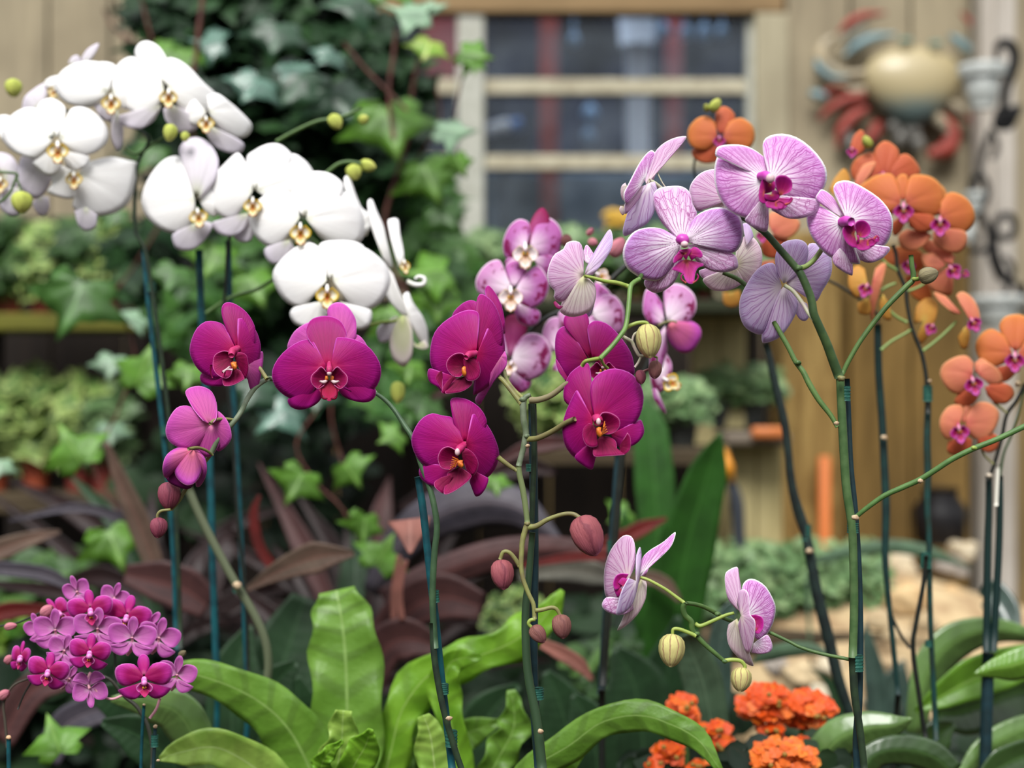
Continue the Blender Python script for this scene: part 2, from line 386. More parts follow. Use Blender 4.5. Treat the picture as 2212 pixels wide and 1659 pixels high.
LT = {'L': ((-.05, .1), [(-.15, -.35), (-.45, -.65), (-.72, -.42), (-.95, -.2), (-1.03, 0), (-1, .25), (-.85, .45), (-.6, .6), (-.3, .4)]),
      'M': ((0, .1), [(-.35, .3), (-.6, .52), (-.45, .85), (-.15, 1.2), (0, 1.28), (.15, 1.2), (.42, .88), (.6, .5), (.35, .3)])}
LTW = {'L': ((-.1, .1), [(-.2, -.2), (-.55, -.35), (-.95, -.2), (-1.05, .05), (-.8, .35), (-.4, .4)]),
       'M': ((0, .15), [(-.3, .3), (-.62, .62), (-.5, .9), (-.2, 1.1), (0, 1.15), (.2, 1.1), (.5, .9), (.62, .62), (.3, .3)])}
def lip_template(par, kind, fr, c, w, d, g=(0, 0), sx=1.0, rot=0, push=-6, kx=0.0, tendril=True, col=True, narrow=False):
    (cu, cv), = px(fr, [c]); s = w/FR[fr][2]; ca, sa = math.cos(math.radians(rot)), math.sin(math.radians(rot))
    def T(p):
        x, y = p[0]*sx+kx*p[1], p[1]
        return (cu+s*(x*ca-y*sa), cv+s*(x*sa+y*ca))
    bm = newbm(); tt = LTW if narrow else LT; m = s/FPX*d
    for key, mir in (('L', 1), ('L', -1), ('M', 1)):
        b, o = tt[key]
        b = T((b[0]*mir, b[1])); o = [T((q[0]*mir, q[1])) for q in o]
        gg = g
        fan(bm, 'F', b, o, d, gg, curv=-.35 if key == 'L' else -.5, push=push*MM+(0 if key == 'L' else -.0015), cup=-.3 if key == 'L' else -.10, ruf=.03, nr=6, nt=24, mi=0 if key == 'L' else 1, seed=mir)
    dd = d+push*MM-.002
    for k in (-1, 1):
        a = T((.15*k, 0)); blob(bm, P(a[0], a[1], dd-.10*m), (m*.085, m*.08, m*.13), mi=2, seed=k, amp=.5)
    if kind == 'purple':
        for k in (-1, 1):
            q = [T((.12*k, .12)), T((.3*k, .22)), T((.55*k, .16))]
            tube(bm, [P(x[0], x[1], dd-.06*m-.12*m*i) for i, x in enumerate(q)], [m*.05, m*.09, m*.02], seg=6, mi=3)
    if tendril:
        for k in (-1, 1):
            q = [T((.10*k, 1.15)), T((.35*k, 1.12)), T((.45*k, .85)), T((.42*k, .55))]
            tube(bm, [P(x[0], x[1], dd-.45*m-.12*m*i) for i, x in enumerate(q)], [m*.05, m*.03, m*.018], seg=6, mi=1)
    obj('lip', bm, LM[kind]+[CALL[kind], PATCH], par, solid=.0005)
    if col:
        bm = newbm(); a = T((0, -.85)); b = T((0, -.5)); c2 = T((0, -.28))
        tube(bm, [P(*a, d-.0005), P(*b, dd-.25*m), P(*c2, dd-.30*m)], [m*.12, m*.17, m*.13], seg=10)
        blob(bm, P(*c2, dd-.36*m), (m*.13, m*.12, m*.14), mi=1)
        obj('column', bm, [CM[kind], CAP], par)

def flower(plant, kind, fr, c, d, petals, g=(0, 0), lip=None, label=None, extra=None):
    (cu, cv), = px(fr, [c])
    fl = empty('flower', P(cu, cv, d), plant)
    if label: fl['label'] = label
    for i, q in enumerate(petals):
        nm, b, pts = q[0], q[1], q[2]; o = dict(q[3]) if len(q) > 3 else {}
        back = 'sepal' in nm
        mat = o.pop('m', kind); push = o.pop('push', 2.5 if back else -1.0)*MM
        bm = newbm(); vv = [float(t) for t in b.split()]
        fan(bm, fr, vv, pts, d, o.pop('g', g), push=push, seed=i, **o)
        obj(nm, bm, PM[mat], fl, solid=.0006)
    for L in ([lip] if isinstance(lip, dict) else (lip or [])):
        L = dict(L); k = L.pop('k'); lip_template(fl, k, fr, L.pop('c'), L.pop('w'), d, L.pop('g', g), **L)
    return fl
def pieces(fl, name, fr, d, items, mats):
    """a part traced lobe by lobe: (material index, base, outline, push mm, slope, options)"""
    bm = newbm()
    for i, q in enumerate(items):
        o = dict(q[5]) if len(q) > 5 else {}
        fan(bm, fr, [float(t) for t in q[1].split()], q[2], d, q[4] if len(q) > 4 else (0, 0), push=q[3]*MM, seed=i, **o)
    return obj(name, bm, mats, fl, solid=.0005)

GREEN = plain('stem_green', (86, 116, 58), .5, c2=(70, 98, 50), scale=90)
GREY_GREEN = plain('stem_grey_green', (122, 134, 110), .5, c2=(92, 108, 78), scale=90)
OLIVE = plain('pedicel_olive', (136, 138, 78), .5, c2=(120, 112, 72), scale=90)
LIME = plain('pedicel_lime', (160, 176, 86), .45, c2=(138, 160, 70), scale=90)
PALE = plain('pedicel_pale', (196, 200, 160), .45, c2=(206, 190, 180), scale=90)
DARKG = plain('stem_dark', (44, 62, 40), .5, c2=(32, 44, 34), scale=80)
BLACKG = plain('stem_blackish', (36, 40, 34), .5, c2=(26, 30, 26), scale=80)
TEAL = plain('stake_teal', (14, 84, 92), .5, c2=(10, 62, 72), scale=70)
NAVY = plain('stake_dark_teal', (24, 54, 62), .55, c2=(18, 42, 46), scale=70)
TIE = plain('tie_green', (38, 98, 84), .5, c2=(30, 80, 70), scale=300, bs=.4)
NODE = plain('node_husk', (206, 184, 150), .7, c2=(170, 140, 110), scale=300)
def bud_mat(name, c, tip, stripe, n=9, vs=.6):
    g = G(name); U, V, _ = g.sep(g.coord('UV')); wob = g.noise(g.coord('Object'), 90, 3)
    col = g.mix(g.ss(V, .3, 1), lin(c), lin(tip))
    x = g.M('ABSOLUTE', g.M('SUBTRACT', g.M('FRACT', g.M('ADD', g.M('MULTIPLY', U, float(n)), g.M('MULTIPLY', wob, .9))), .5))
    col = g.mix(g.M('MULTIPLY', g.ss(x, .13, .04), vs), col, lin(stripe))
    col = g.mix(g.M('MULTIPLY', g.ss(wob, .4, .7), .25), col, lin(stripe))
    return g.fin(col, .6, .25, .08, bump=g.noise(g.comb(g.M('MULTIPLY', U, 26.0), g.M('MULTIPLY', V, 3.0)), 1, 4, .6, .5), bs=.6, bd=.002)
BM = {'yellow': bud_mat('bud_yellow_striped', (206, 200, 128), (214, 194, 134), (150, 104, 84), 11, .85),
      'rose': bud_mat('bud_rose', (160, 86, 92), (150, 76, 96), (112, 50, 66), 5, .6),
      'plum': bud_mat('bud_plum', (140, 66, 84), (122, 52, 70), (96, 40, 60), 5, .6),
      'brown': bud_mat('bud_brown', (140, 92, 84), (120, 70, 76), (100, 60, 60), 5, .5),
      'lime': bud_mat('bud_lime', (196, 206, 96), (206, 204, 110), (150, 160, 70), 6, .4),
      'olive': bud_mat('bud_olive', (150, 140, 104), (130, 122, 92), (100, 86, 70), 7, .5),
      'pink': bud_mat('bud_pink', (214, 140, 150), (196, 110, 130), (170, 90, 110), 6, .5)}
def bud(plant, fr, b, t, w, d, mat, dt=-.006, label=None, name='bud'):
    (bu, bv), (tu, tv) = px(fr, [b, t]); A = P(bu, bv, d); B = P(tu, tv, d+dt); ax = B-A; h = ax.length; r = w/FR[fr][2]/2/FPX*d
    prof = [(h*x, r*y) for x, y in ((0, .12), (.02, .42), (.08, .68), (.2, .92), (.38, 1.0), (.55, .97), (.72, .82), (.86, .58), (.95, .34), (1, .08))]
    bm = newbm(); lathe(bm, A, ax, prof, seg=30, ridge=.05, nrid=5)
    o = obj(name, bm, BM[mat], plant)
    if label: o['label'] = label
    return o
def stem(plant, fr, pts, w, d, mat, name='stem', dep=None, seg=10):
    """pts flat string; w: width(s) in photo pixels of that frame; d: depth or list of depths along it"""
    q = px(fr, pts); ds = np.interp(np.linspace(0, 1, len(q)), np.linspace(0, 1, len(d)) if isinstance(d, (list, tuple)) else [0, 1], d if isinstance(d, (list, tuple)) else [d, d])
    w = w if isinstance(w, (list, tuple)) else [w]
    rr = [x/FR[fr][2]/2/FPX*ds[0] for x in w]; rr = rr*2 if len(rr) == 1 else rr
    bm = newbm(); tube(bm, [P(u, v, dd) for (u, v), dd in zip(q, ds)], rr, seg=seg)
    return obj(name, bm, mat, plant)
def tie(plant, u, v, d, w=26, h=30, mat=None, ang=0):
    bm = newbm(); r = w/2/FPX*d; hh = h/2/FPX*d; c = P(u, v, d)
    n = 5; pts = [c+Vector((math.sin(math.radians(ang))*k, 0, math.cos(math.radians(ang))*k)) for k in np.linspace(-hh, hh, n*3)]
    rr = [r*(1+.07*math.sin(i*2.1)) for i in range(len(pts))]
    tube(bm, pts, rr, seg=12, smooth=False); return obj('tie', bm, mat or TIE, plant)
def node(plant, fr, p, r, d, mat=None):
    (u, v), = px(fr, [p]); bm = newbm(); k = r/FR[fr][2]/FPX*d
    blob(bm, P(u, v, d-.001), (k, k*.9, k*.8), amp=.4, seed=u); return obj('node', bm, mat or NODE, plant)
BENCH = .60
TERRA = plain('terracotta', (150, 66, 44), .75, c2=(128, 54, 38), scale=40)
CLEARP = plain('grey_plastic_pot', (58, 60, 58), .4)
BARK = plain('bark_mix', (74, 54, 40), .9, c2=(48, 36, 28), scale=120, bs=.6)
def pot(plant, x, y, z, r, h, mat, soil=True):
    bm = newbm(); s = .72
    prof = [(0, r*s), (h*.8, r*.95), (h*.8, r*1.06), (h, r*1.1), (h, r*.98), (h*.9, r*.95)]
    lathe(bm, Vector((x, y, z)), (0, 0, 1), prof, seg=28)
    o = obj('pot', bm, mat, plant, smooth=False)
    if soil:
        b2 = newbm(); blob(b2, (x, y, z+h*.86), (r*.93, r*.93, h*.08), amp=.2, sub=3); obj('potting_bark', b2, BARK, plant)
    return o
def orchid(label, u, d, pr=.028, ph=.12, mat=None, name='orchid'):
    x = P(u, 1659, d).x
    t = tag(empty(name, (x, d, BENCH)), label, 'orchid')
    pot(t, x, d, BENCH, pr, ph, mat or CLEARP)
    return t, x
def down(plant, u, v, d, x, w, mat, name='stem', zt=None):
    """the run of a stem or stake below the frame, into its pot"""
    a = P(u, v, d); bm = newbm(); r = w/2/FPX*d
    tube(bm, [a, Vector(((a.x+x)/2, d, (a.z+BENCH+.1)/2)), Vector((x, d, BENCH+.08))], r, seg=10)
    return obj(name, bm, mat, plant)


# ================================================================== the two purple moth orchids
D = 1.13
pl, rx = orchid('magenta moth orchid arching over to a tip of rose buds, tied to the teal stake', 985, D)
PURPLE1 = pl
K = 'purple'
def pb(**k): return dict(m='purple_dorsal', **k)
flower(pl, K, 'R6', (585, 415), D, [
 ('dorsal_sepal', '592 425', '560 395 520 300 495 220 500 165 535 147 590 165 650 215 688 280 696 330 690 400 640 425', pb(push=4, g=(.3, 0))),
 ('petal', '580 430', '555 400 530 345 512 290 470 265 400 262 345 305 312 380 305 450 335 520 380 570 440 600 495 600 520 570 555 500', dict(g=(-.25, 0))),
 ('petal', '590 432', '615 390 632 345 612 285 588 246 640 252 695 310 722 380 727 440 715 500 690 560 655 606 640 590 650 530 618 460', dict(g=(.9, 0), push=-3)),
 ('lateral_sepal', '560 520', '470 520 380 568 368 610 400 640 460 648 510 642 545 600', dict(push=3)),
 ('lateral_sepal', '640 520', '690 480 735 440 742 490 732 560 715 640 682 682 664 660 650 600', dict(push=6, g=(.8, 0), m='purple_back')),
 ], g=(-.45, 0), lip=[])
fa = bpy.context.scene.objects['lateral_sepal.001'].parent if False else [o for o in pl.children if o.name.startswith('flower')][-1]
pieces(fa, 'lip', 'R6', D, [
 (0, '565 470', '545 442 500 438 455 460 442 500 445 545 470 580 520 602 550 580 560 530', -5, (-.3, 0), dict(curv=-.4, cup=-.3)),
 (0, '572 480', '568 450 600 445 640 460 652 500 655 550 640 600 620 590 600 530', -9, (.5, 0), dict(curv=-.2, cup=.3)),
 (1, '565 530', '510 570 500 610 510 645 560 642 615 615 630 600 610 560', -7, (-.2, 0), dict(curv=-.5)),
 ], LM[K]+[YEL, PATCH])
bm = newbm(); blob(bm, P(300+572/2.765, 600+525/2.765, D-.016), (.0024, .0024, .003), amp=.9, mi=0)
for k in (0, 1): tube(bm, [P(300+x/2.765, 600+y/2.765, D-.018) for x, y in (((545, 530), (525, 545), (500, 560)), ((560, 550), (525, 548), (505, 566)))[k]], [.0008, .0005], seg=6, mi=1)
obj('callus', bm, [YEL, PATCH], fa)
bm = newbm(); tube(bm, [P(300+x/2.765, 600+y/2.765, D-k) for x, y, k in ((592, 420, .001), (560, 440, .008), (552, 465, .013))], [.0026, .0034, .0024]); obj('column', bm, [CM[K], CAP], fa)
for q in ('432 520 428 560 440 600', '497 565 515 560 505 600'):
    bm = newbm(); tube(bm, [P(u, v, D-.015) for u, v in px('R6', q)], [.0008, .0005], seg=6); obj('tendril', bm, LM[K][0], fa)

flower(pl, K, 'R6', (1130, 520), D-.02, [
 ('dorsal_sepal', '1130 540', '1095 490 1045 410 1005 355 1000 300 1030 250 1090 230 1150 232 1205 260 1235 310 1238 350 1190 420 1165 490', pb(push=4, g=(0, .15), cup=-.1)),
 ('petal', '1120 530', '1105 510 1060 440 1046 385 1020 370 960 380 880 430 820 500 795 570 810 640 860 695 930 730 985 735 1025 710 1045 660 1075 580', dict(g=(-.2, 0))),
 ('petal', '1145 530', '1160 510 1195 460 1185 400 1178 362 1215 357 1290 370 1370 410 1430 490 1447 560 1430 630 1380 690 1320 708 1265 690 1235 640 1200 570', dict(g=(.2, 0))),
 ('lateral_sepal', '1110 570', '1060 640 960 700 893 722 903 765 950 787 1010 780 1070 745 1105 690', dict(push=5)),
 ('lateral_sepal', '1165 570', '1225 660 1300 690 1380 680 1412 665 1410 710 1370 742 1300 740 1225 710 1185 660', dict(push=5)),
 ], lip=dict(k=K, c=(1137, 600), w=107, push=-7))
flower(pl, 'purple_back', 'R6', (1180, 430), D+.035, [
 ('petal', '1150 440', '890 440 890 395 930 320 1000 272 1060 270 1120 340', dict(m='purple_back')),
 ('dorsal_sepal', '1200 430', '1150 300 1125 205 1150 160 1200 147 1250 175 1292 240 1300 300 1290 370 1240 420', dict(m='purple_back', push=-1)),
 ('petal', '1220 440', '1260 360 1300 340 1340 370 1370 430 1340 470', dict(m='purple_back'))],
 label='paler pink back of a bloom behind the front one')
flower(pl, 'purple_back', 'R6', (430, 880), D, [
 ('petal', '440 875', '400 860 340 795 290 765 230 775 185 830 160 900 170 960 210 1000 280 1020 340 1010 400 960', dict(g=(.3, 0), m='purple_back')),
 ('petal', '440 880', '455 830 470 795 520 840 547 900 552 960 520 1010 470 1035 455 960', dict(g=(-.5, 0), m='purple_back')),
 ('lateral_sepal', '438 880', '400 895 340 950 318 1000 350 1040 400 1070 440 1060 480 1000 500 950 490 900 460 880', dict(m='purple_back', push=-3, cup=.35)),
 ('dorsal_sepal', '425 875', '385 855 330 790 290 720 278 680 310 655 370 648 430 675 460 730 468 790 462 840 445 865', dict(m='purple_back', push=-3, curv=.5, cup=-.3))],
 label='paler pink bloom seen from behind')
ob = flower(pl, 'purple_bud', 'R6', (325, 1030), D-.01, [
 ('inner_petal', '250 1120', '150 1160 160 1190 185 1225 235 1250 285 1262 320 1245 340 1190 320 1110', dict(m='purple_dark', push=4)),
 ('sepal', '320 1028', '290 1016 225 1018 165 1060 142 1120 145 1175 165 1195 200 1175 225 1180 260 1140 290 1080', dict(m='purple_bud', curv=-.1, cup=.9, push=-4)),
 ('sepal', '325 1030', '290 1050 235 1110 215 1160 235 1205 285 1240 335 1225 370 1170 378 1110 355 1060', dict(m='purple_bud', curv=-.1, cup=.9, push=-9)),
 ('sepal', '325 1032', '360 1070 382 1120 375 1180 342 1240 365 1246 395 1200 407 1140 395 1080 360 1035', dict(m='purple_bud', cup=.6, push=-5))],
 label='half opened rosy bud cupping dark petals')
bud(pl, 'R6', (180, 1222), (178, 1388), 132, D+.01, 'plum'); bud(pl, 'R6', (122, 1435), (112, 1555), 102, D, 'plum')
stem(pl, 'R6', '1415 690 1300 640 1000 630 800 604 765 606 700 650 650 720 610 800 560 870 500 930 460 990 430 1052', 30, [D+.05, D+.03, D, D], GREY_GREEN)
stem(pl, 'R6', '430 1052 350 1160 275 1270 240 1330 190 1385', 24, [D+.01, D+.01], OLIVE)
stem(pl, 'R6', '190 1385 135 1392 112 1415 112 1445', 18, D, OLIVE, 'pedicel')
stem(pl, 'R6', '765 606 742 570 718 535 670 490', [26, 20], [D+.01, D+.02], OLIVE, 'pedicel')
stem(pl, 'R6', '580 850 520 843 460 848 425 872', [16, 22], [D+.005, D-.012], OLIVE, 'pedicel')
stem(pl, 'R6', '440 1058 400 1030 350 1015 295 1022', [16, 20], [D, D-.022], OLIVE, 'pedicel')
stem(pl, 'S2', '-130 235 -60 280 0 340 60 430 110 510 150 640 195 760 225 880 240 1000 225 1150 215 1400 230 1659', [20, 30, 34, 36], [D+.03, D+.01, D, D], plain('stem_mid', (70, 98, 66), .5, c2=(52, 78, 52)))
stem(pl, 'F', '934 1345 938 1420 955 1520 980 1610 1000 1670', 14, [D, D], DARKG)
stem(pl, 'F', '903 1030 915 1110 930 1250 940 1330 952 1450 965 1560 978 1670', 17, [D+.012, D+.012], TEAL, 'stake')
tie(pl, 938, 1288, D+.005, 22, 26, ang=-4); tie(pl, 958, 1488, D+.005, 22, 22); tie(pl, 975, 1595, D+.005, 26, 34)
node(pl, 'F', (970, 1552), 7, D-.008)
down(pl, 1000, 1670, D, rx, 14, DARKG); down(pl, 978, 1670, D+.012, rx-.01, 17, TEAL, 'stake')

pl, rx = orchid('magenta moth orchid with four open blooms on a zigzag stalk ending in four rose buds', 1165, D+.02)
flower(pl, K, 'S1', (590, 1200), D, [
 ('dorsal_sepal', '590 1200', '575 1130 580 1000 590 870 605 800 630 780 670 800 720 850 760 940 785 1050 775 1150 660 1200', pb(push=2, g=(.5, 0))),
 ('petal', '590 1210', '592 1110 615 990 610 920 570 897 510 900 430 935 340 1000 285 1080 262 1200 270 1290 310 1360 370 1397 430 1392 500 1310', dict(g=(-.35, 0))),
 ('petal', '600 1210', '680 1150 700 1080 685 1010 700 965 730 960 770 1010 790 1090 799 1180 792 1280 740 1370 670 1450 590 1500 570 1490 610 1400 640 1300 615 1240', dict(g=(.9, 0), push=-4)),
 ('lateral_sepal', '450 1380', '350 1350 265 1315 245 1350 260 1410 320 1450 352 1491 380 1470 410 1420', dict(push=3)),
 ('lateral_sepal', '770 1230', '797 1190 814 1240 802 1310 720 1410 640 1540 615 1575 588 1552 600 1510 690 1430 760 1320', dict(push=3, m='purple_back')),
 ], g=(-.4, 0))
fe = [o for o in pl.children if o.name.startswith('flower')][-1]
pieces(fe, 'lip', 'S1', D, [
 (0, '505 1300', '520 1240 495 1206 445 1206 400 1235 378 1280 390 1330 430 1370 480 1372 500 1340', -5, (-.3, 0), dict(curv=-.4, cup=-.3)),
 (0, '515 1240', '500 1250 505 1290 522 1320 512 1360 530 1400 580 1400 615 1370 622 1320 605 1260 580 1232', -10, (.5, 0), dict(curv=-.2, cup=.3)),
 (1, '510 1370', '445 1390 400 1440 370 1490 420 1492 500 1475 560 1430 560 1400', -7, (-.2, 0), dict(curv=-.4)),
 (1, '440 1365', '400 1390 365 1430 345 1480 355 1493 375 1490 400 1430', -10, (-.2, 0), dict(curv=-.2)),
 (0, '350 1330', '325 1340 302 1380 320 1420 350 1470 330 1400', -9, (-.2, 0), dict(curv=-.2))], LM[K])
bm = newbm(); tube(bm, [P(850+x/3.318, 400+y/3.318, D-k) for x, y, k in ((592, 1205, .001), (545, 1215, .008), (520, 1235, .012))], [.0026, .0032, .0022]); obj('column', bm, [CM[K], CAP], fe)
bm = newbm(); blob(bm, P(850+508/3.318, 400+1335/3.318, D-.014), (.002, .003, .004), amp=.5); obj('callus', bm, YEL, fe)
flower(pl, K, 'S1', (700, 1050), D+.03, [
 ('dorsal_sepal', '720 1100', '680 800 655 765 665 728 690 725 740 790 775 870 795 960 800 1060', pb(g=(.5, 0))),
 ('petal', '640 1000', '415 950 440 900 500 845 560 825 610 850 640 900', dict(g=(-.3, 0)))], label='bloom half hidden behind the large front one')
flower(pl, K, 'S2', (395, 530), D-.015, [
 ('dorsal_sepal', '395 530', '370 495 335 430 320 350 315 290 350 278 410 290 470 330 505 380 512 430 470 490 425 520', pb(push=3, g=(.3, 0))),
 ('petal', '390 535', '360 455 325 390 270 378 210 366 150 400 108 470 100 530 125 600 170 650 230 678 260 680 300 640 360 580', dict(g=(-.3, 0))),
 ('petal', '400 535', '428 490 436 430 430 378 450 370 490 395 540 465 572 540 581 600 560 670 510 725 465 745 440 722 452 660 430 590', dict(g=(.8, 0), push=-4)),
 ('lateral_sepal', '340 660', '250 670 165 640 142 680 150 720 190 755 240 766 300 745 335 710', dict(push=3)),
 ('lateral_sepal', '440 680', '480 730 522 722 512 770 485 810 455 822 438 790 420 740', dict(push=3))], g=(-.35, 0))
ff = [o for o in pl.children if o.name.startswith('flower')][-1]
pieces(ff, 'lip', 'S2', D-.015, [
 (0, '365 620', '340 565 300 548 262 565 244 610 256 655 280 672 330 672 355 650', -5, (-.3, 0), dict(curv=-.4, cup=-.3)),
 (0, '375 590', '375 560 405 560 445 590 468 640 455 690 435 708 405 690 398 640', -9, (.5, 0), dict(curv=-.2, cup=.3)),
 (1, '365 660', '300 690 290 740 278 808 320 802 385 760 430 715 410 690', -6, (-.2, 0), dict(curv=-.5)),
 (1, '330 700', '262 720 230 740 225 765 245 790 278 806 300 760', -9, (-.2, 0), dict(curv=-.3))], LM[K])
bm = newbm(); blob(bm, P(850+372/2.552, 750+643/2.552, D-.03), (.0025, .0024, .0028), amp=.9)
for k in range(6): tube(bm, [P(850+(355-k*3)/2.552, 750+(620+k*7)/2.552, D-.03), P(850+(325-k*3)/2.552, 750+(605+k*14)/2.552, D-.024)], [.0006, .0003], seg=5)
obj('callus', bm, YEL, ff)
bm = newbm(); tube(bm, [P(850+x/2.552, 750+y/2.552, D-.015-k) for x, y, k in ((395, 535, .001), (365, 560, .008), (352, 585, .012))], [.0026, .0032, .0022]); blob(bm, P(850+352/2.552, 750+578/2.552, D-.031), (.002, .002, .003), mi=1); obj('column', bm, [CM[K], CAP], ff)
flower(pl, K, 'S2', (1110, 390), D-.035, [
 ('dorsal_sepal', '1110 395', '1085 385 1010 340 945 300 940 230 970 150 1030 100 1070 88 1085 130 1090 200 1085 280 1092 350', pb(push=3, g=(-.5, 0))),
 ('petal', '1115 395', '1095 330 1085 240 1100 180 1150 135 1220 118 1300 140 1350 190 1377 260 1370 340 1340 410 1290 470 1240 490 1210 470 1170 410', dict(g=(.3, 0))),
 ('petal', '1100 400', '1055 385 1032 320 1020 255 1010 238 985 280 950 360 932 440 940 520 970 580 1020 625 1070 648 1087 625 1060 570 1035 510 1055 440', dict(g=(-.7, 0), push=-4)),
 ('lateral_sepal', '1100 520', '1040 560 1000 610 1060 662 1095 672 1106 640 1120 580', dict(push=3)),
 ('lateral_sepal', '1200 480', '1290 480 1352 402 1376 430 1378 480 1340 530 1280 552 1220 545', dict(push=3))], g=(.35, 0))
fh = [o for o in pl.children if o.name.startswith('flower')][-1]
pieces(fh, 'lip', 'S2', D-.035, [
 (0, '1140 450', '1130 400 1150 362 1195 362 1240 390 1248 430 1225 465 1190 480 1160 478', -5, (.3, 0), dict(curv=-.4, cup=-.3)),
 (0, '1110 430', '1075 420 1048 450 1045 500 1065 540 1100 552 1125 540 1118 500 1122 450', -9, (-.5, 0), dict(curv=-.2, cup=.3)),
 (1, '1140 490', '1105 540 1105 600 1180 600 1260 595 1272 590 1235 570 1225 520 1190 495', -6, (.2, 0), dict(curv=-.5)),
 (1, '1245 545', '1290 470 1306 500 1305 560 1275 592 1255 590 1270 555', -9, (.2, 0), dict(curv=-.3))], LM[K])
bm = newbm(); blob(bm, P(850+1136/2.552, 750+468/2.552, D-.052), (.0022, .0024, .0036), amp=.9)
for k in range(5): tube(bm, [P(850+(1150+k*2)/2.552, 750+(480-k*9)/2.552, D-.05), P(850+(1180-k*4)/2.552, 750+(465-k*14)/2.552, D-.044)], [.0006, .0003], seg=5)
obj('callus', bm, YEL, fh)
bm = newbm(); tube(bm, [P(850+x/2.552, 750+y/2.552, D-.035-k) for x, y, k in ((1110, 392, .001), (1125, 395, .008), (1130, 415, .012))], [.003, .004, .0035]); blob(bm, P(850+1130/2.552, 750+410/2.552, D-.05), (.0018, .0016, .0028), mi=1); obj('column', bm, [CM[K], CAP], fh)
flower(pl, K, 'S1', (1420, 1250), D+.02, [
 ('dorsal_sepal', '1420 1250', '1380 1220 1330 1160 1270 1060 1225 1010 1222 950 1260 915 1330 905 1385 925 1400 980 1405 1080 1428 1180', pb(push=4)),
 ('petal', '1400 1260', '1340 1160 1290 1070 1250 1020 1210 1015 1170 1060 1158 1150 1170 1260 1210 1340 1245 1405 1280 1380 1340 1310', dict(g=(-.4, 0))),
 ('petal', '1430 1255', '1412 1120 1390 1040 1410 990 1460 972 1540 1000 1620 1080 1690 1180 1718 1260 1722 1362 1650 1340 1550 1300 1490 1275', dict(g=(.3, 0))),
 ('lateral_sepal', '1260 1400', '1200 1300 1162 1245 1182 1330 1235 1405', dict(push=5))],
 lip=[dict(k=K, c=(1500, 1330), w=95, push=-5, tendril=False)])
stem(pl, 'S2', '757 262 728 275 715 310 718 400 730 470 726 500 715 560 690 655', [24, 38, 34, 32], [D, D], GREY_GREEN)
stem(pl, 'S2', '690 655 694 700 712 780 728 880 738 970', [32, 34, 30], [D, D], plain('stem_soft', (120, 134, 88), .5))
stem(pl, 'S2', '738 970 712 1060 706 1130 704 1210 715 1280 745 1360 772 1420 778 1500', [32, 26, 24], [D, D-.01], OLIVE)
node(pl, 'S2', (712, 290), 20, D, GREY_GREEN); node(pl, 'S2', (738, 972), 17, D, OLIVE); node(pl, 'S2', (700, 1210), 16, D, OLIVE); node(pl, 'S2', (733, 490), 19, D, GREY_GREEN)
node(pl, 'F', (1140, 963), 5, D-.005)
stem(pl, 'S2', '706 312 650 240 610 190 580 160', [30, 26], [D, D+.01], OLIVE, 'pedicel')
stem(pl, 'S2', '718 285 670 240 625 180 612 130', [22, 20], [D+.01, D+.04], OLIVE, 'pedicel')
stem(pl, 'S2', '755 292 800 290 870 265 950 205 1000 180', [38, 32, 28], [D, D-.015], plain('pedicel_brown', (134, 124, 92), .5), 'pedicel')
stem(pl, 'S2', '742 508 800 500 880 462 945 420 1000 395', [32, 28], [D, D-.03], OLIVE, 'pedicel')
stem(pl, 'S2', '680 680 640 655 600 625 575 605', [22, 30], [D, D], OLIVE, 'pedicel')
stem(pl, 'S2', '745 992 790 985 850 950 930 922 990 920 1028 942', [36, 24, 26], [D, D-.01], OLIVE, 'pedicel')
stem(pl, 'S2', '698 1212 665 1160 635 1130 605 1130 588 1170', [26, 22], D, OLIVE, 'pedicel')
stem(pl, 'S2', '780 1452 820 1447 870 1435 900 1445 918 1478', [26, 20], D-.01, OLIVE, 'pedicel')
stem(pl, 'S2', '782 1500 755 1505 745 1525 765 1548', [22, 20], D-.01, LIME, 'pedicel')
bud(pl, 'S2', (1022, 935), (1118, 1150), 178, D-.01, 'rose'); bud(pl, 'S2', (590, 1172), (608, 1338), 130, D, 'rose')
bud(pl, 'S2', (915, 1475), (938, 1608), 108, D-.01, 'brown'); bud(pl, 'S2', (765, 1540), (832, 1628), 86, D-.01, 'brown')
stem(pl, 'S2', '760 280 772 400 775 600 768 800 760 1000', [30, 30], [D+.012, D+.02], DARKG)
stem(pl, 'F', '1150 1150 1142 1250 1135 1330 1140 1450 1160 1560 1172 1670', [13, 18, 22], [D+.02, D+.012], plain('stem_deep_green', (52, 76, 50), .5))  # dark green lower run of the stem beside the stake
stem(pl, 'F', '1150 872 1152 1000 1154 1200 1152 1400 1156 1550 1165 1670', [18, 20, 20], [D+.03, D+.03], NAVY, 'stake')
tie(pl, 1160, 1498, D+.02, 30, 24); tie(pl, 1148, 1010, D+.03, 24, 16)
node(pl, 'F', (1168, 1580), 7, D)
down(pl, 1172, 1670, D+.012, rx, 20, DARKG); down(pl, 1165, 1670, D+.03, rx-.012, 20, NAVY, 'stake')

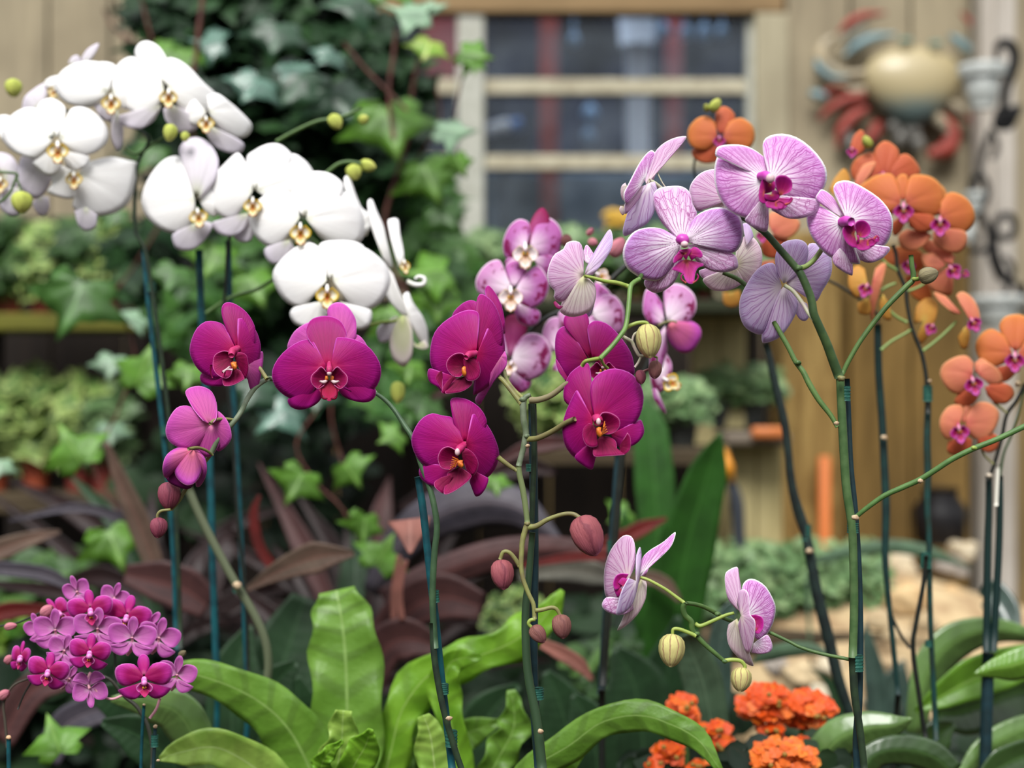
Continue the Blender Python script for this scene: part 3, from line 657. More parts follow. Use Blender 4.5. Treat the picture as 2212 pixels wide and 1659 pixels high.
# ================================================================== the pink striped moth orchid
D = 1.10; K = 'stripe'
pl, rx = orchid('pink striped moth orchid with purple veined petals, branching stalks and yellow striped buds', 1850, D)
STR = pl
flower(pl, K, 'R4', (415, 880), D-.01, [
 ('dorsal_sepal', '412 885', '385 850 320 800 275 720 262 650 290 610 350 598 410 600 450 630 465 690 488 740 470 790 440 850', dict(m='stripe_net', push=3)),
 ('petal', '405 885', '370 850 300 815 220 812 160 835 120 890 107 950 125 1010 170 1050 230 1078 300 1075 375 1000', dict(m='stripe_mauve', push=-1)),
 ('petal', '430 880', '440 840 455 790 500 738 580 708 650 715 705 750 725 820 715 890 680 935 620 932 520 912', dict(m='stripe_mauve', push=-1)),
 ('lateral_sepal', '405 900', '360 980 300 1060 225 1075 222 1110 260 1140 310 1136 370 1090 412 1000', dict(m='stripe_net')),
 ('lateral_sepal', '430 895', '520 900 620 925 680 950 697 990 690 1020 630 1038 560 1030 490 990', dict(m='stripe_net'))], g=(0, -.1))
f1 = [o for o in pl.children if o.name.startswith('flower')][-1]
LS = LM['stripe']
pieces(f1, 'lip', 'Z1', D-.01, [
 (1, '770 1060', '690 1070 550 1200 560 1235 650 1260 720 1300 760 1400 810 1450 870 1455 900 1420 915 1300 960 1200 1040 1170 1050 1130 960 1110 860 1080', -6, (0, 0), dict(curv=-.4, cup=.1)),
 (0, '760 950', '660 910 620 970 570 1030 565 1120 620 1090 690 1060', -8, (0, 0), dict(curv=-.3)),
 (0, '790 960', '870 930 880 865 950 870 1020 930 1040 1000 1010 1035 940 1020 860 1080', -9, (0, 0), dict(curv=-.3, cup=.3)),
 (2, '760 960', '650 920 720 895 820 885 850 920 800 1010 770 1060 720 1010', -11, (0, 0), dict(cup=.3))], LS+[YEL])
bm = newbm(); (u, v), = px('Z1', [(715, 735)]); blob(bm, P(u, v, D-.02), (.0055, .005, .0045), amp=.15); (u, v), = px('Z1', [(745, 815)]); blob(bm, P(u, v, D-.024), (.003, .0035, .0028), mi=1); obj('column', bm, [CM[K], CAP], f1)
for q in ('770 1440 700 1390 690 1330 730 1290', '880 1440 940 1400 970 1340 940 1290'):
    bm = newbm(); tube(bm, [P(u, v, D-.025) for u, v in px('Z1', q)], [.0007, .0005], seg=6); obj('tendril', bm, LS[0], f1)
flower(pl, K, 'R4', (850, 560), D-.03, [
 ('dorsal_sepal', '850 565', '800 540 700 480 610 430 583 445 590 400 650 385 730 390 800 425 845 470 858 530', dict(m='stripe', push=4)),
 ('petal', '838 575', '800 550 745 510 690 450 640 420 600 430 577 500 580 590 610 670 660 730 740 762 800 770 828 740 835 650', dict(g=(-.3, 0))),
 ('petal', '862 572', '848 510 830 440 825 380 850 345 920 330 1000 350 1080 410 1140 490 1152 560 1130 620 1090 670 1030 693 960 675 900 620', dict(g=(.3, 0))),
 ('lateral_sepal', '835 640', '790 740 735 765 760 800 835 832 852 790 852 700', dict(m='stripe_net')),
 ('lateral_sepal', '860 640', '960 660 1060 690 1100 663 1116 690 1090 735 1030 760 950 762 870 720', dict(m='stripe_net'))], g=(.15, 0))
f2 = [o for o in pl.children if o.name.startswith('flower')][-1]
pieces(f2, 'lip', 'Z3', D-.03, [
 (0, '480 800', '490 760 470 640 440 700 420 800 435 880 490 900 540 880', -6, (-.3, 0), dict(curv=-.3, cup=.3)),
 (0, '640 820', '600 740 590 660 620 615 690 610 750 650 768 710 750 770 700 800', -8, (.4, 0), dict(curv=-.3, cup=-.2)),
 (1, '560 840', '490 890 500 935 560 950 640 968 700 940 740 880 765 845 690 860 620 870', -7, (0, 0), dict(curv=-.4)),
 (2, '550 810', '480 800 490 850 550 870 610 860 640 810 600 765 560 770', -9, (0, 0), dict(cup=.3)),
 (3, '540 700', '500 640 470 700 470 790 520 790 580 760 590 700 570 650', -3, (0, 0), {})], LS+[YEL, PM['stripe_pale']])
bm = newbm(); tube(bm, [P(*q, D-.03-k) for q, k in zip(px('Z3', '430 620 490 615 535 635'), (0, .006, .012))], [.003, .0038, .0034]); (u, v), = px('Z3', [(540, 640)]); blob(bm, P(u, v, D-.045), (.0033, .003, .0038), mi=1); obj('column', bm, [CM[K], CAP], f2)
bm = newbm(); tube(bm, [P(u, v, D-.045) for u, v in px('Z3', '600 930 600 890 640 875 680 900 660 945 620 950')], [.0009, .0007], seg=6); tube(bm, [P(u, v, D-.045) for u, v in px('Z3', '690 910 740 890 765 850 745 840')], [.001, .0006], seg=6); obj('tendril', bm, LS[0], f2)
flower(pl, K, 'R4', (1245, 765), D-.02, [
 ('dorsal_sepal', '1240 765', '1200 740 1140 700 1095 660 1108 630 1130 615 1180 650 1215 705 1238 745', dict(push=4, m='stripe')),
 ('petal', '1238 775', '1180 735 1120 700 1062 720 1048 770 1070 850 1130 930 1200 975 1300 995 1322 985 1295 930 1250 840', dict(g=(-.3, 0))),
 ('petal', '1255 770', '1225 700 1187 625 1200 580 1260 570 1330 600 1420 660 1475 730 1490 800 1470 870 1440 907 1400 920 1335 860', dict(g=(.3, 0))),
 ('lateral_sepal', '1230 900', '1190 950 1180 970 1200 1010 1270 1053 1284 1040 1280 980', dict(m='stripe_net', push=4)),
 ('lateral_sepal', '1270 880', '1330 930 1420 918 1465 908 1471 930 1430 970 1370 990 1310 970', dict(m='stripe_net'))], g=(.15, 0))
f3 = [o for o in pl.children if o.name.startswith('flower')][-1]
pieces(f3, 'lip', 'Z3', D-.02, [
 (0, '1400 1210', '1420 1130 1400 1085 1340 1100 1280 1160 1290 1240 1330 1310 1390 1350 1440 1350', -6, (-.3, 0), dict(curv=-.3, cup=.3)),
 (0, '1440 1240', '1410 1160 1405 1110 1440 1075 1500 1070 1550 1110 1570 1170 1550 1220 1500 1250', -8, (.4, 0), dict(curv=-.3, cup=-.2)),
 (1, '1430 1280', '1400 1330 1450 1375 1530 1375 1600 1330 1650 1280 1640 1250 1560 1290 1500 1280', -7, (0, 0), dict(curv=-.4)),
 (2, '1430 1260', '1420 1215 1440 1220 1455 1260 1440 1300 1420 1290', -9, (0, 0), {})], LS+[YEL])
bm = newbm(); tube(bm, [P(*q, D-.02-k) for q, k in zip(px('Z3', '1270 1090 1320 1080 1370 1085'), (0, .006, .012))], [.0038, .0042, .0034]); obj('column', bm, [CM[K], CAP], f3)
bm = newbm()
for q in ('1540 1330 1540 1280 1580 1262 1610 1285 1600 1320 1560 1335', '1600 1260 1630 1235 1648 1255 1645 1290'): tube(bm, [P(u, v, D-.04) for u, v in px('Z3', q)], [.0009, .0007], seg=6)
obj('tendril', bm, LS[0], f3)
fl = flower(pl, 'stripe_pale', 'R4', (235, 570), D+.01, [
 ('dorsal_sepal', '228 590', '215 545 240 480 290 400 360 355 432 343 400 392 340 440 290 500 262 570', dict(m='stripe_pale', g=(.5, .5), push=-2)),
 ('petal', '215 575', '170 640 125 690 112 640 140 580 195 475 240 420 263 418 272 445 245 510', dict(m='stripe', g=(1.2, 0))),
 ('petal', '245 580', '195 610 150 690 118 780 108 835 125 852 180 822 240 780 278 700 284 620 270 575', dict(m='stripe_back', g=(-.5, 0), push=-4)),
 ('lateral_sepal', '220 590', '160 620 118 690 120 740 160 700 200 650', dict(m='stripe_pale', push=2))], g=(1, 0), label='pale bloom turned away, seen from its side')
pieces(fl, 'lip', 'R4', D+.01, [(0, '130 600', '120 580 100 600 97 640 110 670 128 650', -2), (1, '110 700', '95 700 90 720 105 745 118 735', 0)], [PM['stripe_cream'], LS[0]])
stem(pl, 'R4', '242 570 270 582 300 605 335 635 400 690', [22, 18], [D+.01, D+.02], PALE, 'pedicel'); stem(pl, 'R4', '285 530 310 580 335 615', 7, D+.02, PALE, 'pedicel')
flower(pl, 'stripe_back', 'S1', (1365, 640), D-.005, [
 ('petal', '1360 645', '1345 600 1362 500 1340 418 1290 400 1240 415 1215 460 1150 500 1110 590 1103 660 1120 720 1155 760 1150 810 1210 836 1290 760', dict(m='stripe_pale', g=(.3, 0), ruf=.03)),
 ('dorsal_sepal', '1372 640', '1385 590 1430 500 1490 400 1550 318 1572 380 1560 460 1500 560 1430 640', dict(m='stripe_back', g=(-.4, 0))),
 ('lateral_sepal', '1362 650', '1310 700 1240 780 1195 880 1210 920 1270 943 1350 932 1420 890 1450 800 1442 720 1395 665', dict(m='stripe_cream', push=-4, cup=.3)),
 ('lateral_sepal', '1400 800', '1445 760 1440 850 1410 930 1395 935 1380 900', dict(m='stripe_back', push=3)),
 ('lip', '1190 860', '1160 830 1148 845 1165 875 1190 888 1215 870', dict(m='spot_dark', push=2)),
 ('lip', '1385 560', '1350 520 1380 430 1420 470 1440 520 1400 560', dict(m='stripe_net', push=5))], label='pale lilac bloom seen from behind')
stem(pl, 'S1', '1365 650 1440 668 1520 690 1600 700 1680 725', [22, 30, 34], [D-.012, D], LIME, 'pedicel')
flower(pl, 'stripe_back', 'R4', (935, 1100), D+.027, [
 ('petal', '945 1095', '985 1060 1050 1000 1055 900 1110 895 1160 930 1178 990 1170 1060 1130 1130 1090 1190 1020 1140', dict(m='stripe_back', g=(.3, 0))),
 ('petal', '920 1108', '870 1070 885 1000 840 995 780 1040 715 1150 702 1230 720 1300 760 1340 820 1355 845 1290 900 1180', dict(m='stripe_back', g=(.2, 0))),
 ('dorsal_sepal', '930 1095', '900 1050 888 980 895 930 930 885 1000 870 1045 890 1057 935 1040 1000 980 1070', dict(m='stripe_back', push=-4)),
 ('lateral_sepal', '935 1105', '870 1190 830 1300 820 1390 850 1398 910 1370 960 1310 1000 1230 1005 1150', dict(m='stripe_back', push=-4, cup=.3)),
 ('lateral_sepal', '1000 1170', '1050 1200 1060 1260 1040 1287 1010 1275 985 1230', dict(m='stripe_back'))], label='pale lilac bloom seen from behind below the stalk')
stem(pl, 'R4', '935 1105 980 1135 1030 1200 1060 1250 1090 1285', [20, 22], [D+.014, D], PALE, 'pedicel')
flower(pl, 'stripe_pale', 'R4', (640, 640), D+.03, [
 ('petal', '660 660', '600 640 540 710 480 720 450 650 455 590 500 535 560 512 620 520 680 560', dict(m='stripe_pale')),
 ('lateral_sepal', '640 670', '560 690 520 720 560 735 640 730 690 700', dict(m='stripe_cream'))], label='pale bloom half hidden behind the large one')
flower(pl, 'stripe_cream', 'R4', (700, 1010), D+.045, [
 ('petal', '680 1000', '690 900 730 855 780 865 818 930 815 1010 780 1070 730 1110 690 1060', dict(m='stripe_cream')),
 ('lateral_sepal', '680 1010', '620 1030 530 1065 522 1090 570 1130 650 1130 720 1090 700 1040', dict(m='stripe_cream', push=-4)),
 ('petal', '660 980', '560 1030 500 1030 520 1070 600 1080', dict(m='stripe_pale')),
 ('petal', '740 900', '720 790 750 790 775 850 760 870', dict(m='stripe_back'))], label='cream backed bloom seen from behind')
fl = flower(pl, 'stripe_pale', 'S5', (530, 440), D+.01, [
 ('petal', '470 450', '505 380 512 260 495 185 455 165 410 190 350 270 315 380 312 490 325 560 370 590 400 578 425 510', dict(m='stripe_pale', g=(-.8, 0), push=2)),
 ('dorsal_sepal', '540 430', '535 390 560 310 610 260 690 210 760 150 769 165 740 240 670 310 610 355 580 425', dict(m='stripe', g=(-.5, 0))),
 ('petal', '515 460', '530 400 515 320 530 258 543 245 550 290 545 350 535 450 515 540 485 620 430 670 390 676 400 610 425 520 470 440', dict(m='stripe_back', g=(1.0, 0), push=-9, ruf=.04)),
 ('lateral_sepal', '545 450', '580 465 586 500 575 580 530 670 460 740 405 775 402 765 450 690 505 600 525 510', dict(m='stripe_cream', push=1)),
 ('lateral_sepal', '490 580', '400 575 330 565 298 610 320 650 380 675 450 672 500 640', dict(m='stripe_net', push=2))], label='pink bloom seen in profile')
pieces(fl, 'lip', 'S5', D+.01, [(0, '440 470', '470 415 420 412 385 430 368 480 385 515 420 500', -4, (0, 0), dict(curv=-.4)), (1, '430 520', '380 470 375 510 395 560 410 555', -5), (0, '440 500', '400 470 430 440 470 460 460 500', -7)], [LS[0], LS[1]])
stem(pl, 'S5', '545 436 600 455 700 510 770 560 825 600', [18, 24], [D+.005, D], LIME, 'pedicel')
fl = flower(pl, 'stripe', 'S5', (1180, 660), D+.01, [
 ('dorsal_sepal', '1190 660', '1150 630 1105 570 1088 490 1087 420 1110 390 1163 370 1175 420 1188 500 1205 600', dict(m='stripe_pale', push=1)),
 ('petal', '1220 690', '1190 600 1195 520 1205 475 1240 447 1290 455 1350 500 1400 590 1410 650 1390 740 1340 820 1300 840 1265 800 1245 740', dict(g=(.8, 0), push=2)),
 ('petal', '1190 680', '1165 610 1178 530 1210 513 1235 540 1240 600 1250 680 1276 710 1280 770 1262 880 1240 926 1215 905 1190 820 1170 740', dict(m='stripe_pale', g=(-1, 0), push=-8, ruf=.04)),
 ('lateral_sepal', '1165 700', '1110 740 1098 800 1110 870 1150 930 1210 980 1257 1004 1266 990 1232 900 1195 800', dict(m='stripe_cream', push=2)),
 ('lateral_sepal', '1270 860', '1310 850 1355 805 1387 860 1380 910 1320 928 1255 920', dict(m='stripe_net', push=4))], label='pink bloom in profile facing the other way')
pieces(fl, 'lip', 'S5', D+.01, [(0, '1260 720', '1245 680 1290 678 1330 700 1332 760 1300 800 1270 780', -3, (0, 0), dict(curv=-.4)), (1, '1280 770', '1300 730 1325 740 1325 780 1290 800', -5)], [LS[0], LS[1]])
stem(pl, 'S5', '1145 665 1090 680 1000 720 930 748 895 735', [20, 30], [D, D+.005], LIME, 'pedicel')
stem(pl, 'S5', '750 805 755 770 790 768 850 790 900 812', [20, 28], D, LIME, 'pedicel'); bud(pl, 'S5', (748, 800), (738, 1013), 168, D, 'yellow')
stem(pl, 'S5', '1085 972 1130 965 1185 972 1212 1000 1212 1022', [28, 24], D, LIME, 'pedicel'); bud(pl, 'S5', (1195, 1015), (1183, 1172), 132, D, 'yellow')
stem(pl, 'S5', '832 598 818 630 830 680 870 720 880 780 950 860 1030 930 1088 978', [34, 38, 26], [D, D+.005], GREEN)
node(pl, 'S5', (905, 800), 20, D+.002, GREEN); node(pl, 'S5', (1040, 672), 20, D+.02, GREEN); node(pl, 'S5', (1085, 975), 18, D, GREEN)
stem(pl, 'S5', '832 600 900 610 960 630 1040 672 1110 710 1300 760 1480 840 1570 885 1700 925 1880 962', [26, 30, 22, 24], [D+.01, D+.04, D+.02], GREEN)
# main stalk
stem(pl, 'R4', '1215 1575 1180 1480 1150 1400 1110 1310 1085 1250 1075 1190 1060 1140 1020 1050 990 1010 920 930 850 850 790 800 710 750 600 720 520 735', [50, 42, 40, 34, 34], [D+.01, D, D, D+.003, D+.012], plain('stem_dark_green', (72, 96, 54), .5, c2=(56, 80, 46), scale=90))
stem(pl, 'R4', '1015 1018 1050 1005 1090 970 1132 912', [28, 26], [D, D+.005], plain('pedicel_green', (128, 148, 78), .5), 'pedicel')
node(pl, 'R4', (1008, 1018), 22, D, GREEN)
stem(pl, 'R4', '1230 1560 1270 1480 1330 1380 1420 1260 1480 1190 1560 1110 1595 1072 1588 1010 1582 950', [24, 26, 30, 24], [D+.01, D+.01], GREEN)
stem(pl, 'R4', '1592 1072 1610 1074 1635 1066', 22, [D+.01, D], LIME, 'pedicel'); bud(pl, 'R4', (1625, 1072), (1722, 1035), 86, D, 'olive')
stem(pl, 'S6', '440 1030 400 960 330 870 270 770 235 700 190 640 150 560 105 480 60 400', [26, 36, 30, 30], [D+.01, D+.02, D+.03], plain('stem_bright_green', (96, 126, 66), .5, c2=(80, 110, 56), scale=90))
stem(pl, 'R4', '790 1165 740 1108 690 1070 620 1040', [26, 22], [D+.03, D+.035], GREEN, 'pedicel')
node(pl, 'S6', (435, 1008), 16, D); node(pl, 'S6', (202, 645), 20, D+.02, GREEN)
stem(pl, 'S6', '548 1568 620 1510 720 1440 830 1390 930 1345 1020 1290 1120 1225 1250 1160 1400 1100 1600 1005', [28, 34, 34, 34], [D+.01, D-.02], plain('stem_lower_branch', (86, 124, 62), .5, c2=(72, 108, 52), scale=90))
node(pl, 'S6', (935, 1352), 17, D-.01); node(pl, 'S6', (1255, 1155), 18, D-.02, LIME); node(pl, 'S6', (545, 1570), 22, D-.005); node(pl, 'S6', (462, 740), 24, D, OLIVE)
stem(pl, 'F', '1815 815 1817 860 1822 960 1828 1050 1838 1120 1842 1160 1845 1300 1842 1420', [18, 19, 18, 18], [D+.01, D+.01], plain('stem_main_green', (84, 112, 66), .5, c2=(66, 96, 52), scale=90))
stem(pl, 'F', '1842 1420 1846 1500 1858 1580 1868 1670', [18, 16, 15], [D+.01, D+.01], DARKG)
stem(pl, 'F', '1830 818 1834 920 1838 1010 1848 1110 1856 1250 1858 1400 1855 1520 1850 1600 1852 1670', [11, 12, 13, 16, 16], [D+.025, D+.02, D+.02], NAVY, 'stake')
tie(pl, 1824, 850, D+.012, 26, 32); tie(pl, 1842, 1140, D+.012, 24, 22); tie(pl, 1850, 1432, D+.012, 30, 34)
down(pl, 1868, 1670, D+.01, rx, 15, DARKG); down(pl, 1852, 1670, D+.02, rx-.012, 16, NAVY, 'stake')
# its hanging tip with the buds
stem(pl, 'R4', '520 735 420 780 320 860 250 960 195 1070', [20, 22], [D+.03, D+.02, D], GREEN)
stem(pl, 'S1', '1765 672 1720 700 1698 735 1690 820 1680 920 1665 1010 1640 1060 1570 1150 1480 1245', [34, 36, 32, 34], [D, D-.03], plain('stem_fresh', (112, 146, 74), .45, c2=(96, 130, 64), scale=90))
stem(pl, 'S1', '1655 1035 1700 1005 1760 985 1810 985 1830 1008', [28, 24], D-.01, LIME, 'pedicel'); bud(pl, 'S1', (1815, 1000), (1842, 1240), 182, D-.01, 'yellow')
stem(pl, 'S1', '1645 1085 1690 1110 1710 1125 1730 1170 1760 1220 1790 1225', [26, 22], D, PALE); stem(pl, 'S1', '1790 1225 1850 1222 1890 1235', 16, D, LIME, 'pedicel')
stem(pl, 'S1', '1775 1225 1755 1270 1730 1305', 18, D, PALE); stem(pl, 'S1', '1710 1115 1725 1070 1755 1050', 16, D+.005, PALE, 'pedicel'); stem(pl, 'S1', '1890 1235 1890 1270', 14, D, PALE, 'pedicel')
bud(pl, 'S1', (1878, 1262), (1870, 1388), 96, D, 'brown'); bud(pl, 'S1', (1765, 1330), (1778, 1425), 76, D+.005, 'plum')
stem(pl, 'S1', '1830 1320 1800 1330 1770 1350', 16, D+.005, plain('pedicel_rosy', (170, 110, 110), .5), 'pedicel')
stem(pl, 'S1', '1485 1240 1420 1252 1375 1265 1352 1295', [28, 30], [D-.03, D-.02], LIME, 'pedicel'); stem(pl, 'S1', '1485 1245 1505 1285 1535 1312', [26, 20], [D-.03, D-.02], LIME, 'pedicel')


# ================================================================== white moth orchids
D = 1.42; K = 'white'
def wl(c, w, **k): return dict(k='white', c=c, w=w*.82, push=-7, **k)
plA, rx = orchid('white moth orchid crowded with blooms near the wall, yellow throats, lime buds', 330, D)
W1, W2 = 'white', 'white_back'
flower(plA, K, 'R1', (290, 700), D-.03, [
 ('dorsal_sepal', '280 700', '250 690 200 600 190 550 220 515 260 503 310 525 335 560 325 640 305 695', dict(push=3)),
 ('petal', '275 705', '240 640 200 565 130 553 60 590 20 650 12 710 60 770 140 805 200 808 235 750', dict(g=(-.2, .1))),
 ('petal', '300 705', '335 620 365 558 430 550 500 590 550 660 545 730 490 780 410 797 350 760', dict(g=(.2, .1))),
 ('lateral_sepal', '270 760', '220 790 170 830 190 860 250 900 310 870 310 800', dict(push=4)),
 ('lateral_sepal', '320 770', '380 795 450 798 452 840 400 872 340 860', dict(push=4))], lip=wl((295, 770), 66))
flower(plA, K, 'R1', (130, 850), D, [('petal', '220 820', '110 800 95 850 98 950 180 1018 245 965 272 890', dict(m=W2)), ('lateral_sepal', '110 960', '40 960 0 1000 0 1060 50 1105 100 1095 130 1020', dict(m=W2))], label='white bloom mostly covered by the one above')
flower(plA, K, 'R1', (390, 870), D-.015, [
 ('petal', '370 880', '300 850 262 870 268 940 245 985 340 1018 400 1003 450 960 430 900', dict()),
 ('petal', '400 890', '450 830 560 803 650 820 706 840 692 930 665 1030 600 1085 520 1105 420 1097 372 1050 430 980', dict(g=(.4, 0))),
 ('lateral_sepal', '440 1060', '382 1080 400 1150 440 1182 490 1162 498 1100', dict(m=W2)),
 ('dorsal_sepal', '370 880', '270 850 270 830 320 850 400 870', dict())], lip=wl((378, 915), 52))
flower(plA, K, 'R1', (565, 460), D, [
 ('dorsal_sepal', '565 460', '520 420 480 350 500 320 560 320 600 350 600 430', dict(push=3)),
 ('petal', '555 470', '520 500 470 547 400 545 330 520 288 470 282 420 320 360 390 322 470 313 540 330 580 370', dict()),
 ('petal', '575 470', '590 380 660 370 740 400 760 450 720 520 650 560 600 530', dict(push=1)),
 ('lateral_sepal', '540 510', '480 540 510 590 560 620 590 560', dict(m=W2, push=4)),
 ('lateral_sepal', '600 560', '572 620 570 700 598 770 625 745 632 660', dict(m=W2, push=5))], lip=wl((568, 525), 58))
flower(plA, K, 'R1', (850, 440), D-.01, [
 ('dorsal_sepal', '845 440', '800 400 720 330 690 272 710 225 755 210 810 235 850 290 872 350 870 420', dict(push=3)),
 ('petal', '840 450', '790 350 700 295 640 300 590 350 578 430 610 520 670 570 740 587 800 565 830 500', dict(g=(-.2, .1))),
 ('petal', '860 445', '850 350 855 300 905 303 970 345 1040 420 1110 490 1090 560 1000 600 920 560', dict(g=(.3, .1))),
 ('lateral_sepal', '830 530', '800 560 700 575 600 595 600 630 700 662 780 625 815 570', dict(m=W2)),
 ('lateral_sepal', '870 530', '835 560 850 620 900 670 960 682 1015 650 1005 600 930 560', dict(m=W2))], lip=wl((862, 495), 56))
flower(plA, K, 'R1', (1060, 560), D-.005, [
 ('petal', '1070 570', '1060 490 1110 478 1180 525 1250 590 1290 642 1270 692 1220 707 1150 675 1090 625', dict(g=(.4, 0))),
 ('petal', '1055 570', '1000 510 950 540 945 600 1000 640 1040 610', dict()),
 ('lateral_sepal', '1070 640', '1060 690 1100 750 1170 782 1230 782 1250 740 1200 702 1120 665', dict(m=W2))], lip=wl((1055, 630), 50))
flower(plA, K, 'R1', (290, 440), D+.03, [
 ('petal', '290 440', '240 450 225 430 250 400 310 388 340 430'), ('dorsal_sepal', '430 330', '415 300 450 250 505 222 490 270 455 320', dict(m=W2)),
 ('petal', '200 560', '110 570 125 500 175 455 235 425 245 480', dict(m=W2)), ('lateral_sepal', '360 330', '350 320 370 290 400 285 420 320', dict(m=W2))], lip=wl((275, 470), 36, rot=20))
flower(plA, K, 'R1', (10, 720), D+.01, [
 ('petal', '10 720', '-30 620 0 592 50 595 75 640 40 700'), ('lateral_sepal', '20 900', '-40 800 0 780 60 800 95 860 90 960 40 1000 -20 980', dict(m=W2))], lip=wl((0, 940), 46))
flower(plA, K, 'R1', (220, 1010), D+.04, [('lateral_sepal', '200 1000', '165 1040 190 1090 230 1105 255 1060 250 1010', dict(m=W2))], label='sepal of a bloom tucked behind')
bud(plA, 'R1', (112, 985), (110, 1092), 104, D-.04, 'lime'); stem(plA, 'R1', '-60 1060 0 1035 50 990 75 930 85 890 0 880 -40 870', 14, D-.03, GREEN, 'pedicel'); stem(plA, 'R1', '80 900 100 950 112 990', 10, D-.035, GREEN, 'pedicel')
bud(plA, 'R1', (880, 640), (860, 722), 70, D-.02, 'lime'); bud(plA, 'R1', (950, 680), (945, 722), 44, D-.02, 'lime'); bud(plA, 'R1', (68, 410), (70, 495), 84, D+.05, 'lime')
stem(plA, 'R1', '300 560 500 600 700 660 760 720 720 800 700 880 690 1000 690 1140 700 1200 745 1290 780 1500 820 1780 870 2200 905 2700 925 3320', [16, 18, 22, 24], [D+.02, D+.03], DARKG)
stem(plA, 'R1', '640 760 700 790 780 740 860 690', 14, D+.02, GREEN, 'pedicel')
stem(plA, 'R1', '735 1270 745 1400 765 1600 800 1900 840 2250 880 2700 905 3320', 26, [D+.035, D+.035], TEAL, 'stake')
down(plA, 385, 1405, D+.03, rx, 10, TEAL, 'stake')
tie(plA, 327, 620, D+.03, 18, 20); tie(plA, 357, 930, D+.03, 18, 20)
plB, rx = orchid('white moth orchid cascading down to a side-on cluster behind the magenta blooms', 500, D+.05)
D2 = 1.40
flower(plB, K, 'R2', (345, 500), D2, [
 ('dorsal_sepal', '345 500', '310 400 260 270 240 205 272 152 340 128 410 155 460 220 477 290 450 390 385 480', dict(push=-2, m=W2)),
 ('petal', '335 505', '300 380 255 258 200 243 130 280 60 370 18 480 28 570 80 640 160 692 240 702 300 672 335 590', dict(g=(-.2, 0))),
 ('petal', '360 505', '400 430 460 440 490 520 460 600 400 580', dict(push=3)),
 ('lateral_sepal', '340 640', '230 690 198 720 220 790 280 808 340 792 410 722 440 650 390 630', dict(m=W2))], lip=wl((355, 600), 66, rot=-8))
flower(plB, K, 'R2', (690, 440), D2-.01, [
 ('dorsal_sepal', '690 445', '650 360 645 250 690 208 760 173 830 168 890 205 912 260 820 400 740 440', dict(push=3)),
 ('petal', '680 450', '650 300 600 225 560 240 500 300 425 375 408 460 430 540 490 602 560 613 610 570 640 500', dict(g=(-.2, 0))),
 ('petal', '705 450', '760 300 900 228 980 258 1040 330 1055 420 920 520 800 520', dict(g=(.2, 0))),
 ('lateral_sepal', '650 580', '580 600 500 620 438 640 460 690 530 722 600 702 670 640', dict(m=W2)),
 ('lateral_sepal', '690 610', '640 660 568 720 620 757 670 742 690 690', dict(m=W2, push=6))], lip=wl((680, 535), 66))
flower(plB, K, 'R2', (975, 600), D2-.03, [
 ('dorsal_sepal', '985 600', '940 560 905 480 1000 350 1100 335 1180 368 1225 430 1180 540 1060 600', dict(push=3)),
 ('petal', '960 610', '940 520 890 455 800 448 720 500 668 570 663 640 690 712 750 770 820 788 865 750 890 680', dict(g=(-.2, 0))),
 ('petal', '1000 615', '1040 500 1150 430 1250 468 1325 555 1347 650 1330 745 1210 775 1100 740 1040 670', dict(g=(.2, 0))),
 ('lateral_sepal', '900 740', '830 770 757 790 755 840 800 887 870 855 930 790', dict(m=W2))], lip=wl((965, 695), 76))
flower(plB, K, 'R2', (1140, 975), D2-.05, [
 ('dorsal_sepal', '1150 980', '1100 930 1070 830 1090 760 1190 745 1300 755 1345 800 1260 910', dict(push=3)),
 ('petal', '1120 985', '1120 850 1075 785 1010 757 930 790 850 860 803 930 808 1000 850 1080 910 1130 980 1137 1030 1090 1060 1030', dict(g=(-.15, 0))),
 ('petal', '1160 985', '1180 880 1240 800 1310 775 1400 818 1480 895 1502 980 1480 1060 1430 1130 1350 1167 1280 1152 1230 1085 1190 1020', dict(g=(.15, 0))),
 ('lateral_sepal', '1080 1110', '1000 1140 930 1145 903 1185 930 1240 990 1260 1080 1252 1130 1180', dict(m=W1)),
 ('lateral_sepal', '1200 1110', '1270 1158 1380 1158 1390 1215 1360 1268 1300 1278 1230 1230', dict(m=W1))], lip=wl((1125, 1070), 82))
flower(plB, K, 'R2', (1440, 800), D2+.01, [
 ('dorsal_sepal', '1300 700', '1225 400 1230 365 1260 368 1300 480 1340 560 1400 600 1360 720', dict(g=(.8, 0))),
 ('petal', '1450 830', '1385 660 1366 520 1393 503 1422 570 1462 660 1485 760 1515 900 1480 900', dict(g=(.8, 0))),
 ('petal', '1550 900', '1505 740 1488 640 1500 618 1547 620 1560 700 1582 820 1575 900', dict(g=(.8, 0))),
 ('lateral_sepal', '1480 900', '1465 960 1470 1060 1530 1150 1600 1212 1612 1170 1560 1060 1520 950', dict(g=(-.5, 0)))], lip=[wl((1590, 895), 50, sx=.7, rot=-10)], label='white bloom seen edge on')
flower(plB, K, 'R2', (1580, 1180), D2, [
 ('lateral_sepal', '1575 1190', '1520 1250 1498 1340 1510 1430 1545 1482 1590 1497 1632 1430 1635 1300 1612 1205', dict(m='white_green', push=-3)),
 ('petal', '1600 1180', '1578 1070 1610 1055 1640 1120 1695 1200 1725 1290 1722 1392 1680 1352 1625 1250', dict(g=(.6, 0))),
 ('petal', '1550 1190', '1500 1230 1450 1245 1420 1290 1440 1352 1490 1345 1530 1270', dict(m=W2)),
 ('lip', '1660 1370', '1640 1350 1650 1380 1700 1395 1730 1380 1710 1340', dict(m='white_green', push=3))], label='white bloom seen from behind with a greenish sepal')
